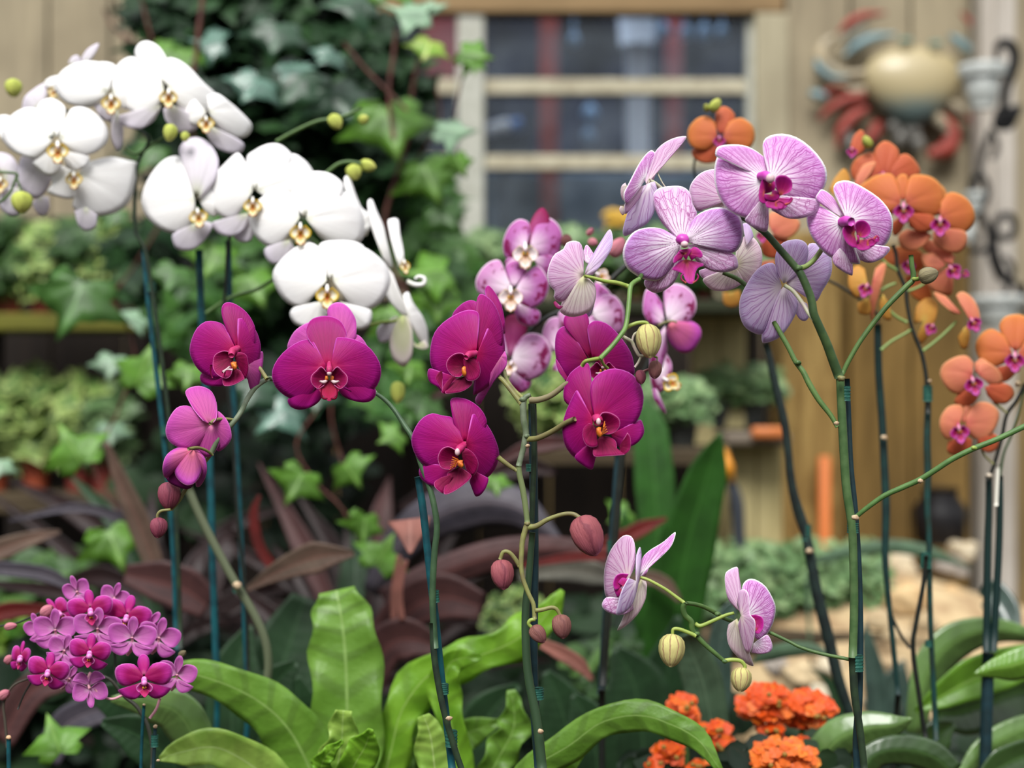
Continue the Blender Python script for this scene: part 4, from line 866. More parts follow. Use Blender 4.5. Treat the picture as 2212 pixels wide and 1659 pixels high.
bm = newbm(); tube(bm, [P(u, v, D2-.01) for u, v in px('R2', '1600 990 1650 1010 1700 1005 1705 970 1670 960 1650 975')], [.0025, .0012], seg=8); obj('tendril', bm, PM['white'], plB)
stem(plB, 'R2', '1380 1250 1450 1235 1530 1225 1575 1205', 20, [D2, D2], LIME, 'pedicel')
bud(plB, 'R2', (1150, 0), (1200, 76), 84, D2+.05, 'lime'); stem(plB, 'R2', '820 155 900 110 1000 60 1080 30 1150 20 1250 -5 1330 -50', 22, D2+.06, GREEN)
bud(plB, 'R2', (1270, 300), (1300, 380), 92, D2+.03, 'lime'); bud(plB, 'R2', (1320, 290), (1415, 310), 76, D2+.04, 'lime'); bud(plB, 'R2', (1320, 35), (1370, 10), 60, D2+.09, 'lime')
stem(plB, 'R2', '1060 390 1130 335 1190 290 1250 275 1330 285', [26, 20], D2+.03, GREEN); bud(plB, 'R2', (1545, 1590), (1545, 1720), 86, D2+.04, 'lime')
stem(plB, 'R2', '200 400 350 480 700 560 900 640 1100 800 1150 960 860 960 700 1040 560 1080 400 1180', [22, 22], [D2+.02, D2+.05, D2+.05], GREEN)
stem(plB, 'R2', '700 560 560 700 530 800 520 1000 505 1180 520 1500 560 1900 590 2400 640 2900 655 3400', [18, 22], [D2+.04, D2+.06], BLACKG)
stem(plB, 'F', '493 520 498 700 505 860 515 1060 525 1260 533 1440 540 1500', 13, [D2+.08, D2+.07], TEAL, 'stake'); down(plB, 540, 1500, D2+.07, rx, 12, TEAL, 'stake')
tie(plB, 505, 690, D2+.07, 20, 24); tie(plB, 512, 1270, D2+.07, 18, 20)
plC, rx = orchid('bare olive orchid stalk leaning between teal stakes, with one pale cut node', 575, D+.02)
stem(plC, 'F', '405 1050 430 1110 470 1190 510 1262 545 1320 572 1380 580 1440 572 1500 570 1560', [18, 18], [D, D], plain('stem_old_olive', (96, 104, 78), .6))
node(plC, 'F', (513, 1264), 10, D-.01); down(plC, 570, 1560, D, rx, 16, DARKG)
stem(plC, 'F', '430 540 436 700 446 860 455 1040 460 1240 466 1400 470 1480', 16, [D+.06, D+.05], TEAL, 'stake'); down(plC, 470, 1480, D+.05, rx-.06, 12, TEAL, 'stake')

# ================================================================== spotted pink orchids
D = 1.36; K = 'spot'
pl, rx = orchid('pink moth orchid with dark wine blotches and white throats, behind the magenta and striped ones', 1310, D)
flower(pl, K, 'S1', (960, 430), D, [
 ('dorsal_sepal', '960 430', '920 390 975 280 1010 210 1050 168 1085 172 1118 240 1105 330 1020 410', dict(m='spot_dark', push=3)),
 ('petal', '945 440', '985 340 965 265 900 245 840 285 800 355 783 430 798 510 850 545 905 510', dict(m='spot', g=(-.2, 0))),
 ('petal', '980 440', '1000 330 1040 250 1110 233 1170 270 1207 340 1203 430 1180 505 1100 535 1020 510', dict(m='spot', g=(.2, 0))),
 ('lateral_sepal', '1010 520', '1030 560 1050 630 1100 655 1140 610 1150 520 1090 490', dict(m='spot')),
 ('lateral_sepal', '880 520', '820 520 800 560 840 600 900 580', dict(m='spot'))], lip=dict(k='spot', c=(945, 490), w=88, push=-8))
flower(pl, K, 'S1', (860, 730), D-.01, [
 ('dorsal_sepal', '860 730', '820 680 805 580 850 540 920 550 960 600 900 700', dict(m='spot', push=3)),
 ('petal', '845 735', '800 620 760 540 690 550 620 615 588 700 615 780 700 805 790 780', dict(m='spot_light')),
 ('petal', '880 735', '940 640 1030 578 1092 640 1117 720 1080 825 1000 882 920 885 890 800', dict(m='spot')),
 ('lateral_sepal', '900 840', '865 900 900 980 970 1012 1035 990 1053 920 1000 870', dict(m='spot')),
 ('lateral_sepal', '770 810', '740 800 700 830 740 880 790 870', dict(m='spot'))], lip=dict(k='spot', c=(840, 800), w=84, push=-8))
flower(pl, K, 'S1', (840, 1230), D+.01, [
 ('dorsal_sepal', '840 1230', '800 1180 785 1050 800 960 860 925 920 945 960 1020 900 1170', dict(m='spot_dark', push=3)),
 ('petal', '850 1235', '880 1130 960 1065 1060 1075 1125 1160 1130 1250 1080 1345 990 1397 900 1390 860 1310', dict(m='spot_light')),
 ('lateral_sepal', '850 1330', '830 1400 870 1480 940 1485 985 1430 980 1385 900 1350', dict(m='spot')),
 ('petal', '820 1230', '780 1180 760 1100 770 1000 800 1100', dict(m='spot'))], lip=dict(k='spot', c=(835, 1300), w=50, push=-8, rot=15))
flower(pl, K, 'S1', (1180, 1090), D+.02, [
 ('petal', '1200 1180', '1130 1200 1080 1120 1068 1050 1110 965 1185 945 1230 1000 1220 1100', dict(m='spot_light')),
 ('lateral_sepal', '1200 1330', '1140 1330 1150 1290 1200 1240 1240 1300', dict(m='spot'))], label='blotched bloom edging out behind a magenta one')
flower(pl, K, 'S1', (1440, 900), D+.01, [
 ('petal', '1425 930', '1440 850 1500 790 1580 790 1640 860 1655 950 1645 1040 1600 1062 1500 1020', dict(m='spot_light')),
 ('dorsal_sepal', '1420 900', '1430 800 1445 700 1500 720 1560 790 1500 870', dict(m='spot')),
 ('lateral_sepal', '1300 980', '1200 900 1180 930 1200 1010 1260 1030', dict(m='spot_light')),
 ('petal', '1400 1050', '1380 960 1440 930 1500 980 1460 1040', dict(m='spot_light'))], lip=dict(k='spot', c=(1490, 650), w=55, push=-6, rot=-60))
bud(pl, 'S1', (1560, 510), (1650, 380), 110, D-.01, 'pink'); bud(pl, 'S1', (1240, 440), (1240, 350), 84, D+.01, 'brown'); bud(pl, 'S1', (1400, 400), (1460, 420), 60, D+.03, 'pink'); bud(pl, 'S1', (1390, 360), (1430, 310), 46, D+.03, 'pink')
flower(pl, K, 'R4', (330, 1290), D-.01, [
 ('petal', '320 1295', '250 1310 213 1250 212 1180 230 1125 270 1145 310 1200', dict(m='spot')),
 ('petal', '335 1285', '318 1200 322 1130 370 1097 430 1112 477 1162 482 1235 440 1292 380 1312', dict(m='spot_light')),
 ('lateral_sepal', '345 1300', '328 1345 350 1400 400 1447 462 1442 507 1372 500 1318 450 1285 390 1280', dict(m='purple_bud', push=-4, cup=.5)),
 ('lateral_sepal', '325 1310', '335 1440 290 1560 262 1655 245 1500 270 1380', dict(m='spot'))], label='blotched bloom turned to show its folded rosy sepal')
stem(pl, 'R4', '290 1310 320 1295 360 1288 385 1295', 10, D-.02, OLIVE, 'pedicel')
flower(pl, K, 'R4', (320, 1530), D, [
 ('petal', '310 1530', '250 1500 250 1600 280 1660 335 1620 360 1520 330 1450', dict(m='spot_light')), ('lateral_sepal', '290 1650', '260 1600 265 1680 320 1760 330 1750', dict(m='spot'))], lip=dict(k='white', c=(350, 1600), w=48, rot=-60, push=-5))
stem(pl, 'F', '1090 800 1160 700 1280 640 1380 560 1450 650 1410 760 1370 860 1345 980 1330 1150 1315 1300 1302 1480', [10, 12, 16], [D+.03, D+.05], BLACKG)
stem(pl, 'F', '1338 960 1328 1100 1315 1250 1305 1400 1298 1500', 17, [D+.07, D+.07], NAVY, 'stake'); down(pl, 1300, 1490, D+.06, rx, 14, BLACKG)
tie(pl, 1322, 1180, D+.06, 22, 24)

# ================================================================== orange orchids
D = 1.40; K = 'orange'
ol = lambda c, w, **k: dict(k='orange', c=c, w=w, push=-7, **k)
pl, rx = orchid('orange moth orchid with a dark arching stalk and magenta throats beside the striped one', 2010, D)
flower(pl, K, 'R4', (1540, 670), D-.01, [
 ('dorsal_sepal', '1540 675', '1518 640 1505 570 1530 538 1562 545 1570 600 1562 650', dict(push=3, m='orange')),
 ('petal', '1530 680', '1520 590 1480 535 1400 545 1320 598 1298 640 1340 700 1420 742 1500 740', dict(g=(-.2, 0))),
 ('petal', '1555 680', '1555 600 1590 542 1680 548 1740 598 1757 665 1742 730 1680 752 1600 735', dict(g=(.2, 0))),
 ('lateral_sepal', '1560 740', '1630 735 1702 755 1690 820 1630 832 1575 805', dict(m='orange_dark')),
 ('lateral_sepal', '1530 750', '1478 790 1495 850 1530 830 1550 790', dict(m='orange_dark'))], lip=ol((1545, 725), 50))
flower(pl, K, 'R4', (1730, 750), D, [
 ('petal', '1735 755', '1735 660 1790 628 1860 655 1902 712 1906 780 1862 832 1790 825', dict(g=(.2, 0))),
 ('dorsal_sepal', '1725 750', '1690 680 1660 600 1700 570 1760 620 1760 700', dict(push=3)),
 ('lateral_sepal', '1750 820', '1695 830 1700 890 1760 932 1830 936 1867 892 1862 832 1800 815', dict(m='orange_pink')),
 ('lateral_sepal', '1660 830', '1560 818 1518 850 1530 905 1580 928 1640 905 1690 850', dict(m='orange_pink'))], lip=ol((1732, 795), 48))
flower(pl, K, 'R4', (1445, 550), D+.03, [
 ('dorsal_sepal', '1445 550', '1405 500 1395 420 1440 368 1490 383 1522 430 1500 520', dict(push=-1, m='orange_dark')),
 ('petal', '1430 550', '1420 450 1370 425 1300 460 1273 520 1300 575 1370 590', dict(m='orange_dark')),
 ('petal', '1470 550', '1500 450 1560 433 1612 480 1627 535 1560 570', dict(m='orange_dark'))], lip=ol((1440, 545), 26))
flower(pl, K, 'R4', (1290, 420), D+.05, [('petal', '1290 450', '1270 400 1290 340 1330 310 1350 360 1340 420', dict(m='orange_dark'))], lip=ol((1280, 420), 26), label='orange bloom only partly opened beside a lime bud')
bud(pl, 'R4', (1375, 400), (1340, 340), 50, D+.03, 'lime')
flower(pl, K, 'R4', (1300, 600), D+.02, [
 ('lateral_sepal', '1290 610', '1305 540 1340 490 1400 475 1375 530 1320 610', dict(m='orange_pink')), ('petal', '1190 650', '1162 620 1190 560 1240 508 1272 560 1250 600', dict(m='orange_yellow'))], label='orange bloom seen edge on')
flower(pl, K, 'R4', (1780, 990), D+.01, [
 ('dorsal_sepal', '1790 1000', '1720 970 1640 910 1660 870 1740 895 1810 960', dict(m='orange_pink')),
 ('lateral_sepal', '1780 1010', '1720 1040 1670 1090 1690 1130 1740 1152 1790 1150 1800 1070', dict(m='orange_pink')),
 ('petal', '1760 1000', '1700 940 1640 950 1650 1000 1700 1050', dict(m='orange_pink'))], lip=[ol((1800, 1030), 40, rot=-40), ol((1860, 1045), 20, rot=-70, col=False)])
flower(pl, K, 'R4', (1560, 990), D+.03, [
 ('petal', '1560 1000', '1450 1000 1440 940 1520 905 1600 910 1655 960 1645 1015 1600 1040', dict()),
 ('lateral_sepal', '1600 1050', '1550 1060 1580 1150 1640 1190 1690 1160 1660 1060', dict(m='orange'))], lip=ol((1570, 1005), 34))
flower(pl, K, 'R4', (1370, 1090), D, [
 ('petal', '1360 1100', '1345 1020 1305 1003 1268 1040 1263 1110 1300 1165 1345 1155', dict(m='orange_yellow')),
 ('petal', '1385 1090', '1400 1020 1440 990 1455 1010 1430 1110 1405 1200 1382 1285 1368 1200', dict(m='orange_pink')),
 ('lateral_sepal', '1355 1170', '1308 1200 1318 1248 1370 1252 1385 1200', dict(m='orange_yellow')),
 ('lateral_sepal', '1440 1150', '1420 1200 1440 1270 1480 1280 1470 1200', dict(m='orange_yellow'))], lip=ol((1350, 1125), 36, rot=20))
flower(pl, K, 'R4', (1650, 1260), D+.03, [
 ('petal', '1645 1290', '1600 1300 1612 1210 1670 1168 1717 1200 1705 1290 1645 1400 1608 1380', dict(m='orange_yellow'))], lip=ol((1685, 1325), 30, rot=30))
flower(pl, K, 'R4', (1880, 1260), D, [
 ('petal', '1885 1280', '1830 1190 1815 1155 1850 1138 1905 1180 1935 1260 1920 1330 1870 1320', dict(m='orange_pink')),
 ('petal', '1840 1250', '1760 1160 1700 1140 1720 1180 1800 1250', dict(m='orange_pink')),
 ('lateral_sepal', '1855 1320', '1822 1370 1840 1425 1868 1425 1885 1370 1875 1310', dict(m='orange_yellow'))], lip=ol((1905, 1300), 38, rot=-30))
stem(pl, 'S6', '770 -60 790 0 800 90 845 200 855 290 880 420 920 530 945 600 965 700 975 800 980 950', [22, 24, 26], [D+.01, D+.01], BLACKG)
for q in ('800 95 740 60 700 20', '850 220 900 205 960 175', '950 575 1010 530 1080 470 1150 400', '855 405 790 370 730 310 700 240', '700 570 760 520 830 480 880 450', '700 215 740 190 790 170'):
    stem(pl, 'S6', q, [20, 16], [D+.01, D+.01], plain('pedicel_soft_green', (128, 152, 84), .5), 'pedicel')
stem(pl, 'S6', '975 750 980 900 975 1100 980 1300 975 1500 985 1659 990 2000 1000 2300 1030 2900', [34, 44, 34, 32], [D+.02, D+.01], plain('stake_wrapped', (18, 62, 58), .55, c2=(26, 48, 40)), 'stake')
stem(pl, 'F', '2001 1200 1995 1260 1980 1340 1972 1400 1985 1500 2000 1600', [10, 11], [D-.01, D], BLACKG)
tie(pl, 2004, 850, D+.01, 20, 34); tie(pl, 2000, 1210, D+.01, 24, 34); tie(pl, 2006, 1390, D+.01, 16, 14); node(pl, 'S6', (990, 755), 12, D)
down(pl, 2014, 1600, D+.01, rx, 16, TEAL, 'stake')
pl, rx = orchid('orange moth orchid with a single high bloom and a long straight dark stake', 1910, D+.05)
flower(pl, K, 'R4', (600, 330), D+.02, [
 ('dorsal_sepal', '605 335', '580 280 585 220 612 192 650 198 682 240 662 300', dict(push=3, m='orange_dark')),
 ('petal', '590 340', '580 270 540 240 490 250 448 295 440 350 465 400 530 413 580 385', dict()),
 ('petal', '620 340', '650 270 710 248 768 285 782 350 755 402 690 412 640 395', dict()),
 ('lateral_sepal', '600 390', '530 405 468 410 468 450 520 480 590 472 630 430', dict(m='orange_dark'))], lip=ol((602, 365), 30))
bud(pl, 'R4', (560, 215), (605, 150), 56, D+.02, 'lime'); bud(pl, 'R4', (540, 215), (530, 175), 30, D+.02, 'lime')
stem(pl, 'R4', '570 210 540 330 470 500 560 700 800 900 1200 1100 1400 1240 1410 1300', [10, 14, 16], [D+.05, D+.06], BLACKG)
flower(pl, K, 'R4', (880, 830), D+.03, [
 ('petal', '870 830', '850 790 860 735 930 728 1005 768 1012 812 960 862 890 865', dict(m='orange_pink')),
 ('lateral_sepal', '850 850', '815 880 825 950 890 968 950 930 948 865 890 850', dict(m='orange_dark')),
 ('lateral_sepal', '830 980', '800 1000 820 1030 880 1010 885 975', dict(m='orange_pink'))], lip=ol((820, 850), 30))
flower(pl, K, 'R4', (660, 1150), D+.12, [('petal', '660 1140', '620 1140 625 1200 670 1218 712 1190 705 1130', dict(m='orange_yellow'))], label='yellowish faded bloom')
stem(pl, 'F', '1896 700 1898 800 1905 900 1910 1000 1914 1100 1912 1200 1918 1280 1930 1400 1940 1500', [16, 16, 18, 12, 12], [D+.06, D+.06], plain('stake_pine', (22, 58, 54), .55, c2=(16, 44, 44)), 'stake')
node(pl, 'F', (1910, 945), 7, D+.05); down(pl, 1940, 1500, D+.06, rx, 12, BLACKG)
stem(pl, 'F', '1925 1330 1945 1370 1965 1400', 7, D+.06, BLACKG)
pl, rx = orchid('orange moth orchid low at the edge with three salmon blooms on a curved stalk', 2140, D)
flower(pl, K, 'R4', (2115, 1440), D, [
 ('dorsal_sepal', '2115 1445', '2070 1400 2035 1320 2060 1270 2120 1253 2175 1270 2200 1330 2160 1410', dict(push=3)),
 ('petal', '2100 1450', '2060 1360 1990 1328 1930 1368 1913 1430 1945 1500 2010 1522 2070 1500', dict()),
 ('petal', '2130 1450', '2180 1370 2240 1360 2290 1410 2280 1490 2200 1520 2150 1500', dict()),
 ('lateral_sepal', '2085 1510', '2000 1530 1968 1570 2020 1602 2080 1592 2120 1550', dict(m='orange_dark'))], lip=ol((2115, 1490), 50))
flower(pl, 'orange_pink', 'S6', (1260, 710), D-.01, [
 ('petal', '1245 715', '1255 650 1210 605 1140 613 1070 658 1053 720 1088 792 1150 832 1220 805', dict()),
 ('dorsal_sepal', '1265 705', '1260 650 1300 620 1340 650 1320 700', dict(push=3)),
 ('petal', '1280 715', '1280 650 1330 640 1400 690 1420 760 1350 780', dict()),
 ('lateral_sepal', '1250 790', '1165 825 1138 880 1180 912 1250 890 1295 830', dict(m='orange_dark')),
 ('lateral_sepal', '1320 790', '1335 840 1380 885 1450 888 1492 840 1475 785 1400 760', dict(m='orange_dark'))], lip=ol((1255, 775), 56, rot=-15))
flower(pl, 'orange_pink', 'S6', (1180, 1010), D-.01, [
 ('petal', '1165 1015', '1200 930 1170 898 1100 910 1053 980 1058 1060 1100 1105 1145 1075', dict()),
 ('dorsal_sepal', '1185 1005', '1180 930 1220 890 1250 930 1220 990', dict(push=3)),
 ('petal', '1205 1010', '1225 930 1280 882 1350 888 1404 940 1392 1020 1340 1092 1270 1102 1220 1065', dict()),
 ('lateral_sepal', '1190 1080', '1100 1115 1098 1180 1160 1198 1230 1172 1245 1105', dict(m='orange_dark')),
 ('lateral_sepal', '1280 1080', '1275 1130 1330 1182 1390 1162 1397 1090 1350 1055', dict(m='orange_dark'))], lip=ol((1170, 1060), 56, rot=-10))
stem(pl, 'S6', '1560 770 1510 870 1450 960 1420 1100 1370 1270 1335 1350', [22, 24], [D+.01, D+.02], BLACKG); stem(pl, 'S6', '1560 800 1520 950 1470 1100 1430 1200 1400 1400', [14, 18], [D+.03, D+.03], plain('stem_forest', (60, 84, 48), .5))
stem(pl, 'S6', '1450 945 1410 910 1370 880', 16, D, OLIVE, 'pedicel'); stem(pl, 'S6', '1370 1250 1320 1200 1300 1150', 14, D, OLIVE, 'pedicel')
for x0, x1 in ((1345, 1330), (1410, 1370)): stem(pl, 'S6', f'{x0} 1320 {x0} 1500 {x0-8} 1800 {x1} 2370', [38, 46], [D+.03, D+.03], plain('stake_dark', (16, 44, 42), .5), 'stake')
node(pl, 'S6', (1345, 1320), 18, D+.01, plain('cut_end', (222, 206, 184), .7)); stem(pl, 'S6', '1400 1250 1392 1400 1388 1500', 22, D+.0, plain('label_strip_white', (226, 222, 208), .5), 'tag_strip')
node(pl, 'S6', (1515, 770), 20, D); down(pl, 2135, 1410, D+.03, rx, 26, NAVY, 'stake')
pl, rx = orchid('leafless dark orchid stalk leaning beside the weathered wood, forked into two wires', 1850, D+.15)
E_ = D+.12
stem(pl, 'F', '1655 740 1675 830 1692 900 1700 950 1712 1050 1735 1130 1748 1190 1765 1280 1790 1380 1812 1470 1850 1580', [16, 18, 16, 22, 26, 22], [E_, E_], plain('stem_slate', (34, 50, 46), .55, c2=(24, 34, 34))); stem(pl, 'F', '1700 950 1702 1020 1715 1100 1745 1180', 8, E_, BLACKG)
tie(pl, 1742, 1150, E_, 20, 34); node(pl, 'F', (1749, 1190), 8, E_-.01); down(pl, 1850, 1580, E_, rx, 20, BLACKG)

# ================================================================== small magenta orchid
D = 1.20; K = 'mini'
pl, rx = orchid('small flowered magenta orchid, a dense head of little blooms with white tipped throats', 330, D, pr=.028)
MT = {'D': ('0 0', '-14 -30 -32 -75 -22 -118 0 -132 24 -116 32 -75 14 -30'),
      'P': ('0 0', '-25 -50 -55 -78 -110 -82 -148 -60 -152 -15 -130 30 -95 42 -55 30 -20 8'),
      'S': ('0 20', '-30 55 -90 70 -140 62 -110 100 -60 118 -20 95 0 50')}
def mini(fr, cx, cy, size, rot=0, sx=1.0, back=False, dd=0, g=(0, 0), kx=0, label=None):
    (cu, cv), = px(fr, [(cx, cy)]); s = size*1.14/FR[fr][2]/300; ca, sa = math.cos(math.radians(rot)), math.sin(math.radians(rot))
    def T(q, m=1):
        v = [float(t) for t in q.split()]; o = []
        for x, y in zip(v[0::2], v[1::2]):
            x = x*m*sx+kx*y; o.append((cu+s*(x*ca-y*sa), cv+s*(x*sa+y*ca)))
        return o
    fl = empty('flower', P(cu, cv, D+dd), pl)
    if label: fl['label'] = label
    for nm, key, m, mat, push in (('dorsal_sepal', 'D', 1, 'mini_pale' if back else 'mini_sepal', 1.5), ('lateral_sepal', 'S', 1, 'mini_pale' if back else 'mini_sepal', 2), ('lateral_sepal', 'S', -1, 'mini_pale' if back else 'mini_sepal', 2),
                            ('petal', 'P', 1, 'mini_pale' if back else 'mini', 0), ('petal', 'P', -1, 'mini_pale' if back else 'mini', 0)):
        b, o = MT[key]; bm = newbm()
        sg = -1 if back else 1
        fan(bm, 'F', T(b, m)[0], T(o, m), D+dd, g, push=push*MM*sg, curv=.25*sg, nr=5, nt=20, cup=.15*sg); obj(nm, bm, PM[mat], fl, solid=.0004)
    if not back:
        lip_template(fl, 'mini', 'F', T('0 55')[0], 42*s, D+dd, g, sx=sx, rot=rot, push=-3, tendril=False, col=False)
        bm = newbm(); a = T('0 5')[0]; b = T('0 28')[0]
        tube(bm, [P(*a, D+dd), P(*b, D+dd-.007)], [.0022, .0026], seg=8); blob(bm, P(*b, D+dd-.009), .0024, mi=1); obj('column', bm, [CM['mini'], CM['mini']], fl)
    else:
        q = T('0 0 10 60 -20 110'); bm = newbm(); tube(bm, [P(*w, D+dd-.003+.004*i) for i, w in enumerate(q)], [.0012, .0014], seg=6); obj('pedicel', bm, plain('pedicel_pink', (226, 160, 176), .5) if 'pedicel_pink' not in bpy.data.materials else bpy.data.materials['pedicel_pink'], fl)
for a in ((600, 280, 260, -20, .7, True, .03), (890, 330, 250, 20, .8, True, .03), (450, 440, 260, -40, .7, False, .03), (705, 420, 310, -6, 1, False, .0),
          (990, 470, 330, 15, 1, False, .01), (430, 580, 330, 0, .9, True, .01), (760, 570, 330, 5, 1, True, .0), (1240, 640, 320, 15, .9, True, .015), (1030, 640, 330, 5, 1.0, True, -.01),
          (160, 790, 250, 12, .5, False, .0), (500, 740, 260, 20, .9, True, .005), (700, 755, 300, 8, .95, False, -.03), (375, 900, 300, 12, .95, False, -.025), (540, 960, 230, 30, .8, True, .0), (700, 1040, 300, 175, .8, True, -.01),
          (1380, 930, 300, 10, .9, True, .0), (1125, 955, 370, -2, 1.05, False, -.035), (300, 560, 240, -25, .8, True, .02), (1150, 560, 300, 40, .8, True, .02), (880, 620, 240, -10, .7, True, .015)):
    mini('S3', *a[:5], back=a[5], dd=a[6])
stem(pl, 'S3', '1130 1100 1050 1100 960 1080 900 1000 900 800 880 600', 24, [D+.01, D+.03], DARKG); stem(pl, 'S3', '560 900 700 930 850 960 960 1090 1060 1170 1120 1260 1160 1350 1190 1500 1190 1659', [18, 30, 34], [D+.02, D+.01], plain('stem_brown_green', (62, 62, 52), .5))
stem(pl, 'S3', '1170 1270 1220 1200 1250 1110', 22, D, bpy.data.materials['pedicel_pink'], 'pedicel'); stem(pl, 'S3', '960 1090 880 1120 800 1100 740 1040', 20, D-.01, bpy.data.materials['pedicel_pink'], 'pedicel')
stem(pl, 'S3', '1125 1160 1115 1300 1105 1500 1100 1700', 26, [D+.01], NAVY, 'stake') if False else stem(pl, 'S3', '1125 1165 1115 1300 1105 1500 1100 1700', 26, [D+.012, D+.012], TEAL, 'stake'); node(pl, 'S3', (1125, 1165), 12, D+.01)
stem(pl, 'S3', '1212 1335 1205 1500 1195 1700', 30, [D, D], NAVY, 'stake'); node(pl, 'S3', (1212, 1335), 18, D); tie(pl, 334, 1600, D, 16, 26); node(pl, 'S3', (1235, 1600), 14, D-.01)
down(pl, 305, 1670, D+.012, rx-.012, 8, TEAL, 'stake'); down(pl, 330, 1670, D, rx+.01, 9, NAVY, 'stake')
pl2, rx2 = orchid('short orchid stalk with pink buds and a capped stake, beside the small magenta head', 20, D+.02, pr=.028)
for b_, t_, w_ in (((330, 460), (410, 400), 90), ((40, 560), (130, 545), 60), ((0, 1110), (70, 1060), 76), ((50, 830), (95, 790), 70), ((1400, 780), (1450, 750), 50)):
    bud(pl if b_[0] in (330, 1400) else pl2, 'S3', b_, t_, w_, D+.02, 'pink' if b_[0] != 1400 else 'olive')
stem(pl2, 'S3', '60 1500 40 1300 30 1150 100 1020 200 970 300 940 400 900 480 850', [24, 16, 20], [D+.02, D+.02], plain('stem_bark', (74, 66, 56), .6)); stem(pl2, 'S3', '140 1200 190 1080 250 980', 14, D+.02, BLACKG); stem(pl2, 'S3', '-40 560 150 520 330 440 480 380', 14, D+.04, BLACKG)
stem(pl, 'S3', '1400 780 1390 850 1380 900', 10, D+.02, OLIVE, 'pedicel')
stem(pl2, 'S3', '68 1425 68 1550 70 1700', 34, [D+.01, D+.01], TEAL, 'stake'); node(pl2, 'S3', (68, 1420), 20, D, plain('stake_cap', (214, 170, 130), .6)); down(pl2, 19, 1670, D+.01, rx2, 9, TEAL, 'stake')

# ================================================================== foliage helpers
IVY = [(-.12, -.10), (-.42, -.22), (-.62, -.02), (-.52, .14), (-.98, .36), (-.56, .52), (-.40, .62), (-.22, .66), (0, 1.15), (.22, .66), (.40, .62), (.56, .52), (.98, .36), (.52, .14), (.62, -.02), (.42, -.22), (.12, -.10)]
OVAL = [(-.06, 0), (-.34, .2), (-.42, .5), (-.28, .85), (0, 1.1), (.28, .85), (.42, .5), (.34, .2), (.06, 0)]
def leaf3(bm, c, size, rot, tilt, yaw, rnd, shape=IVY, rings=1, cup=.25, lay=None):
    uv = bm.loops.layers.uv.active; cl = lay
    M_ = Matrix.Rotation(yaw, 3, 'Z') @ Matrix.Rotation(tilt, 3, 'X') @ Matrix.Rotation(rot, 3, 'Y')
    def V(x, y, r):
        q = Vector((x*r*size, (cup*(abs(x)*r)**1.5+.10*math.sin(x*5+y*4)*r*r)*size, -y*r*size))
        return Vector(c)+M_ @ q
    b = bm.verts.new(V(0, 0, 0)); prev = None
    rr = [(k+1)/rings for k in range(rings)]
    vs = [[bm.verts.new(V(x, y, r)) for x, y in shape] for r in rr]
    n = len(shape)
    for i in range(n-1):
        quads = [((b, 0, .5), (vs[0][i], rr[0], i/(n-1)), (vs[0][i+1], rr[0], (i+1)/(n-1)))]
        for k in range(rings-1):
            quads.append(((vs[k][i], rr[k], i/(n-1)), (vs[k+1][i], rr[k+1], i/(n-1)), (vs[k+1][i+1], rr[k+1], (i+1)/(n-1)), (vs[k][i+1], rr[k], (i+1)/(n-1))))
        for q in quads:
            f = bm.faces.new([w[0] for w in q])
            for lp, w in zip(f.loops, q):
                lp[uv].uv = (w[2], w[1])
                if cl: lp[cl] = (rnd, rnd, rnd, 1)
def cloudbm():
    bm = newbm(); return bm, bm.loops.layers.color.new('rnd')
def leafcloud(c, r, n, size, seed, shape=IVY, up=.3, face=0.0, lo=0, hi=1, shell=.5, bm_=None):
    rg = random.Random(seed); bm, lay = bm_ or cloudbm()
    for i in range(n):
        while True:
            p = Vector((rg.uniform(-1, 1), rg.uniform(-1, 1), rg.uniform(-1, 1)))
            if shell < p.length < 1 or (p.length < 1 and rg.random() < .25): break
        q = Vector(c)+Vector((p.x*r[0], p.y*r[1], p.z*r[2]))
        leaf3(bm, q, size*rg.uniform(.6, 1.25), rg.uniform(-1.6, 1.6)+(0 if up < .5 else math.pi*rg.random()), -rg.uniform(.1, 1.1)+face, rg.uniform(-.9, .9), lo+(hi-lo)*rg.random(), shape, lay=lay)
    return bm, lay
def pxcloud(u, v, d, ru, rv, ry, n, size, seed, **k):
    return leafcloud(P(u, v, d), (ru/FPX*d, ry, rv/FPX*d), n, size, seed, **k)
CL = {'ivy_shade_tone': cloud_mat('ivy_shade_tone_leaves', [(24, 48, 26), (38, 66, 36), (54, 88, 48)], rough=.5, trans=.08, spec=.22),  # shade of the hanging mass is put into these dark leaf colours
      'ivy': cloud_mat('ivy_bright_leaves', [(78, 132, 48), (118, 166, 66), (146, 190, 84)], rough=.4, trans=.3),
      'varieg': cloud_mat('variegated_leaves', [(64, 102, 48), (108, 146, 70), (156, 184, 102)], edge=(186, 206, 122), trans=.25),
      'sage': cloud_mat('sage_leaves', [(100, 134, 84), (134, 164, 112), (160, 186, 130)], trans=.25),
      'mid': cloud_mat('mid_green_leaves', [(52, 84, 40), (76, 112, 54), (104, 140, 72)], trans=.2),
      'lime': cloud_mat('lime_leaves', [(130, 170, 60), (160, 196, 80)], trans=.3),
      'deep': cloud_mat('deep_green_leaves', [(18, 34, 20), (28, 48, 26), (38, 60, 34)], rough=.5, trans=.06, spec=.2)}

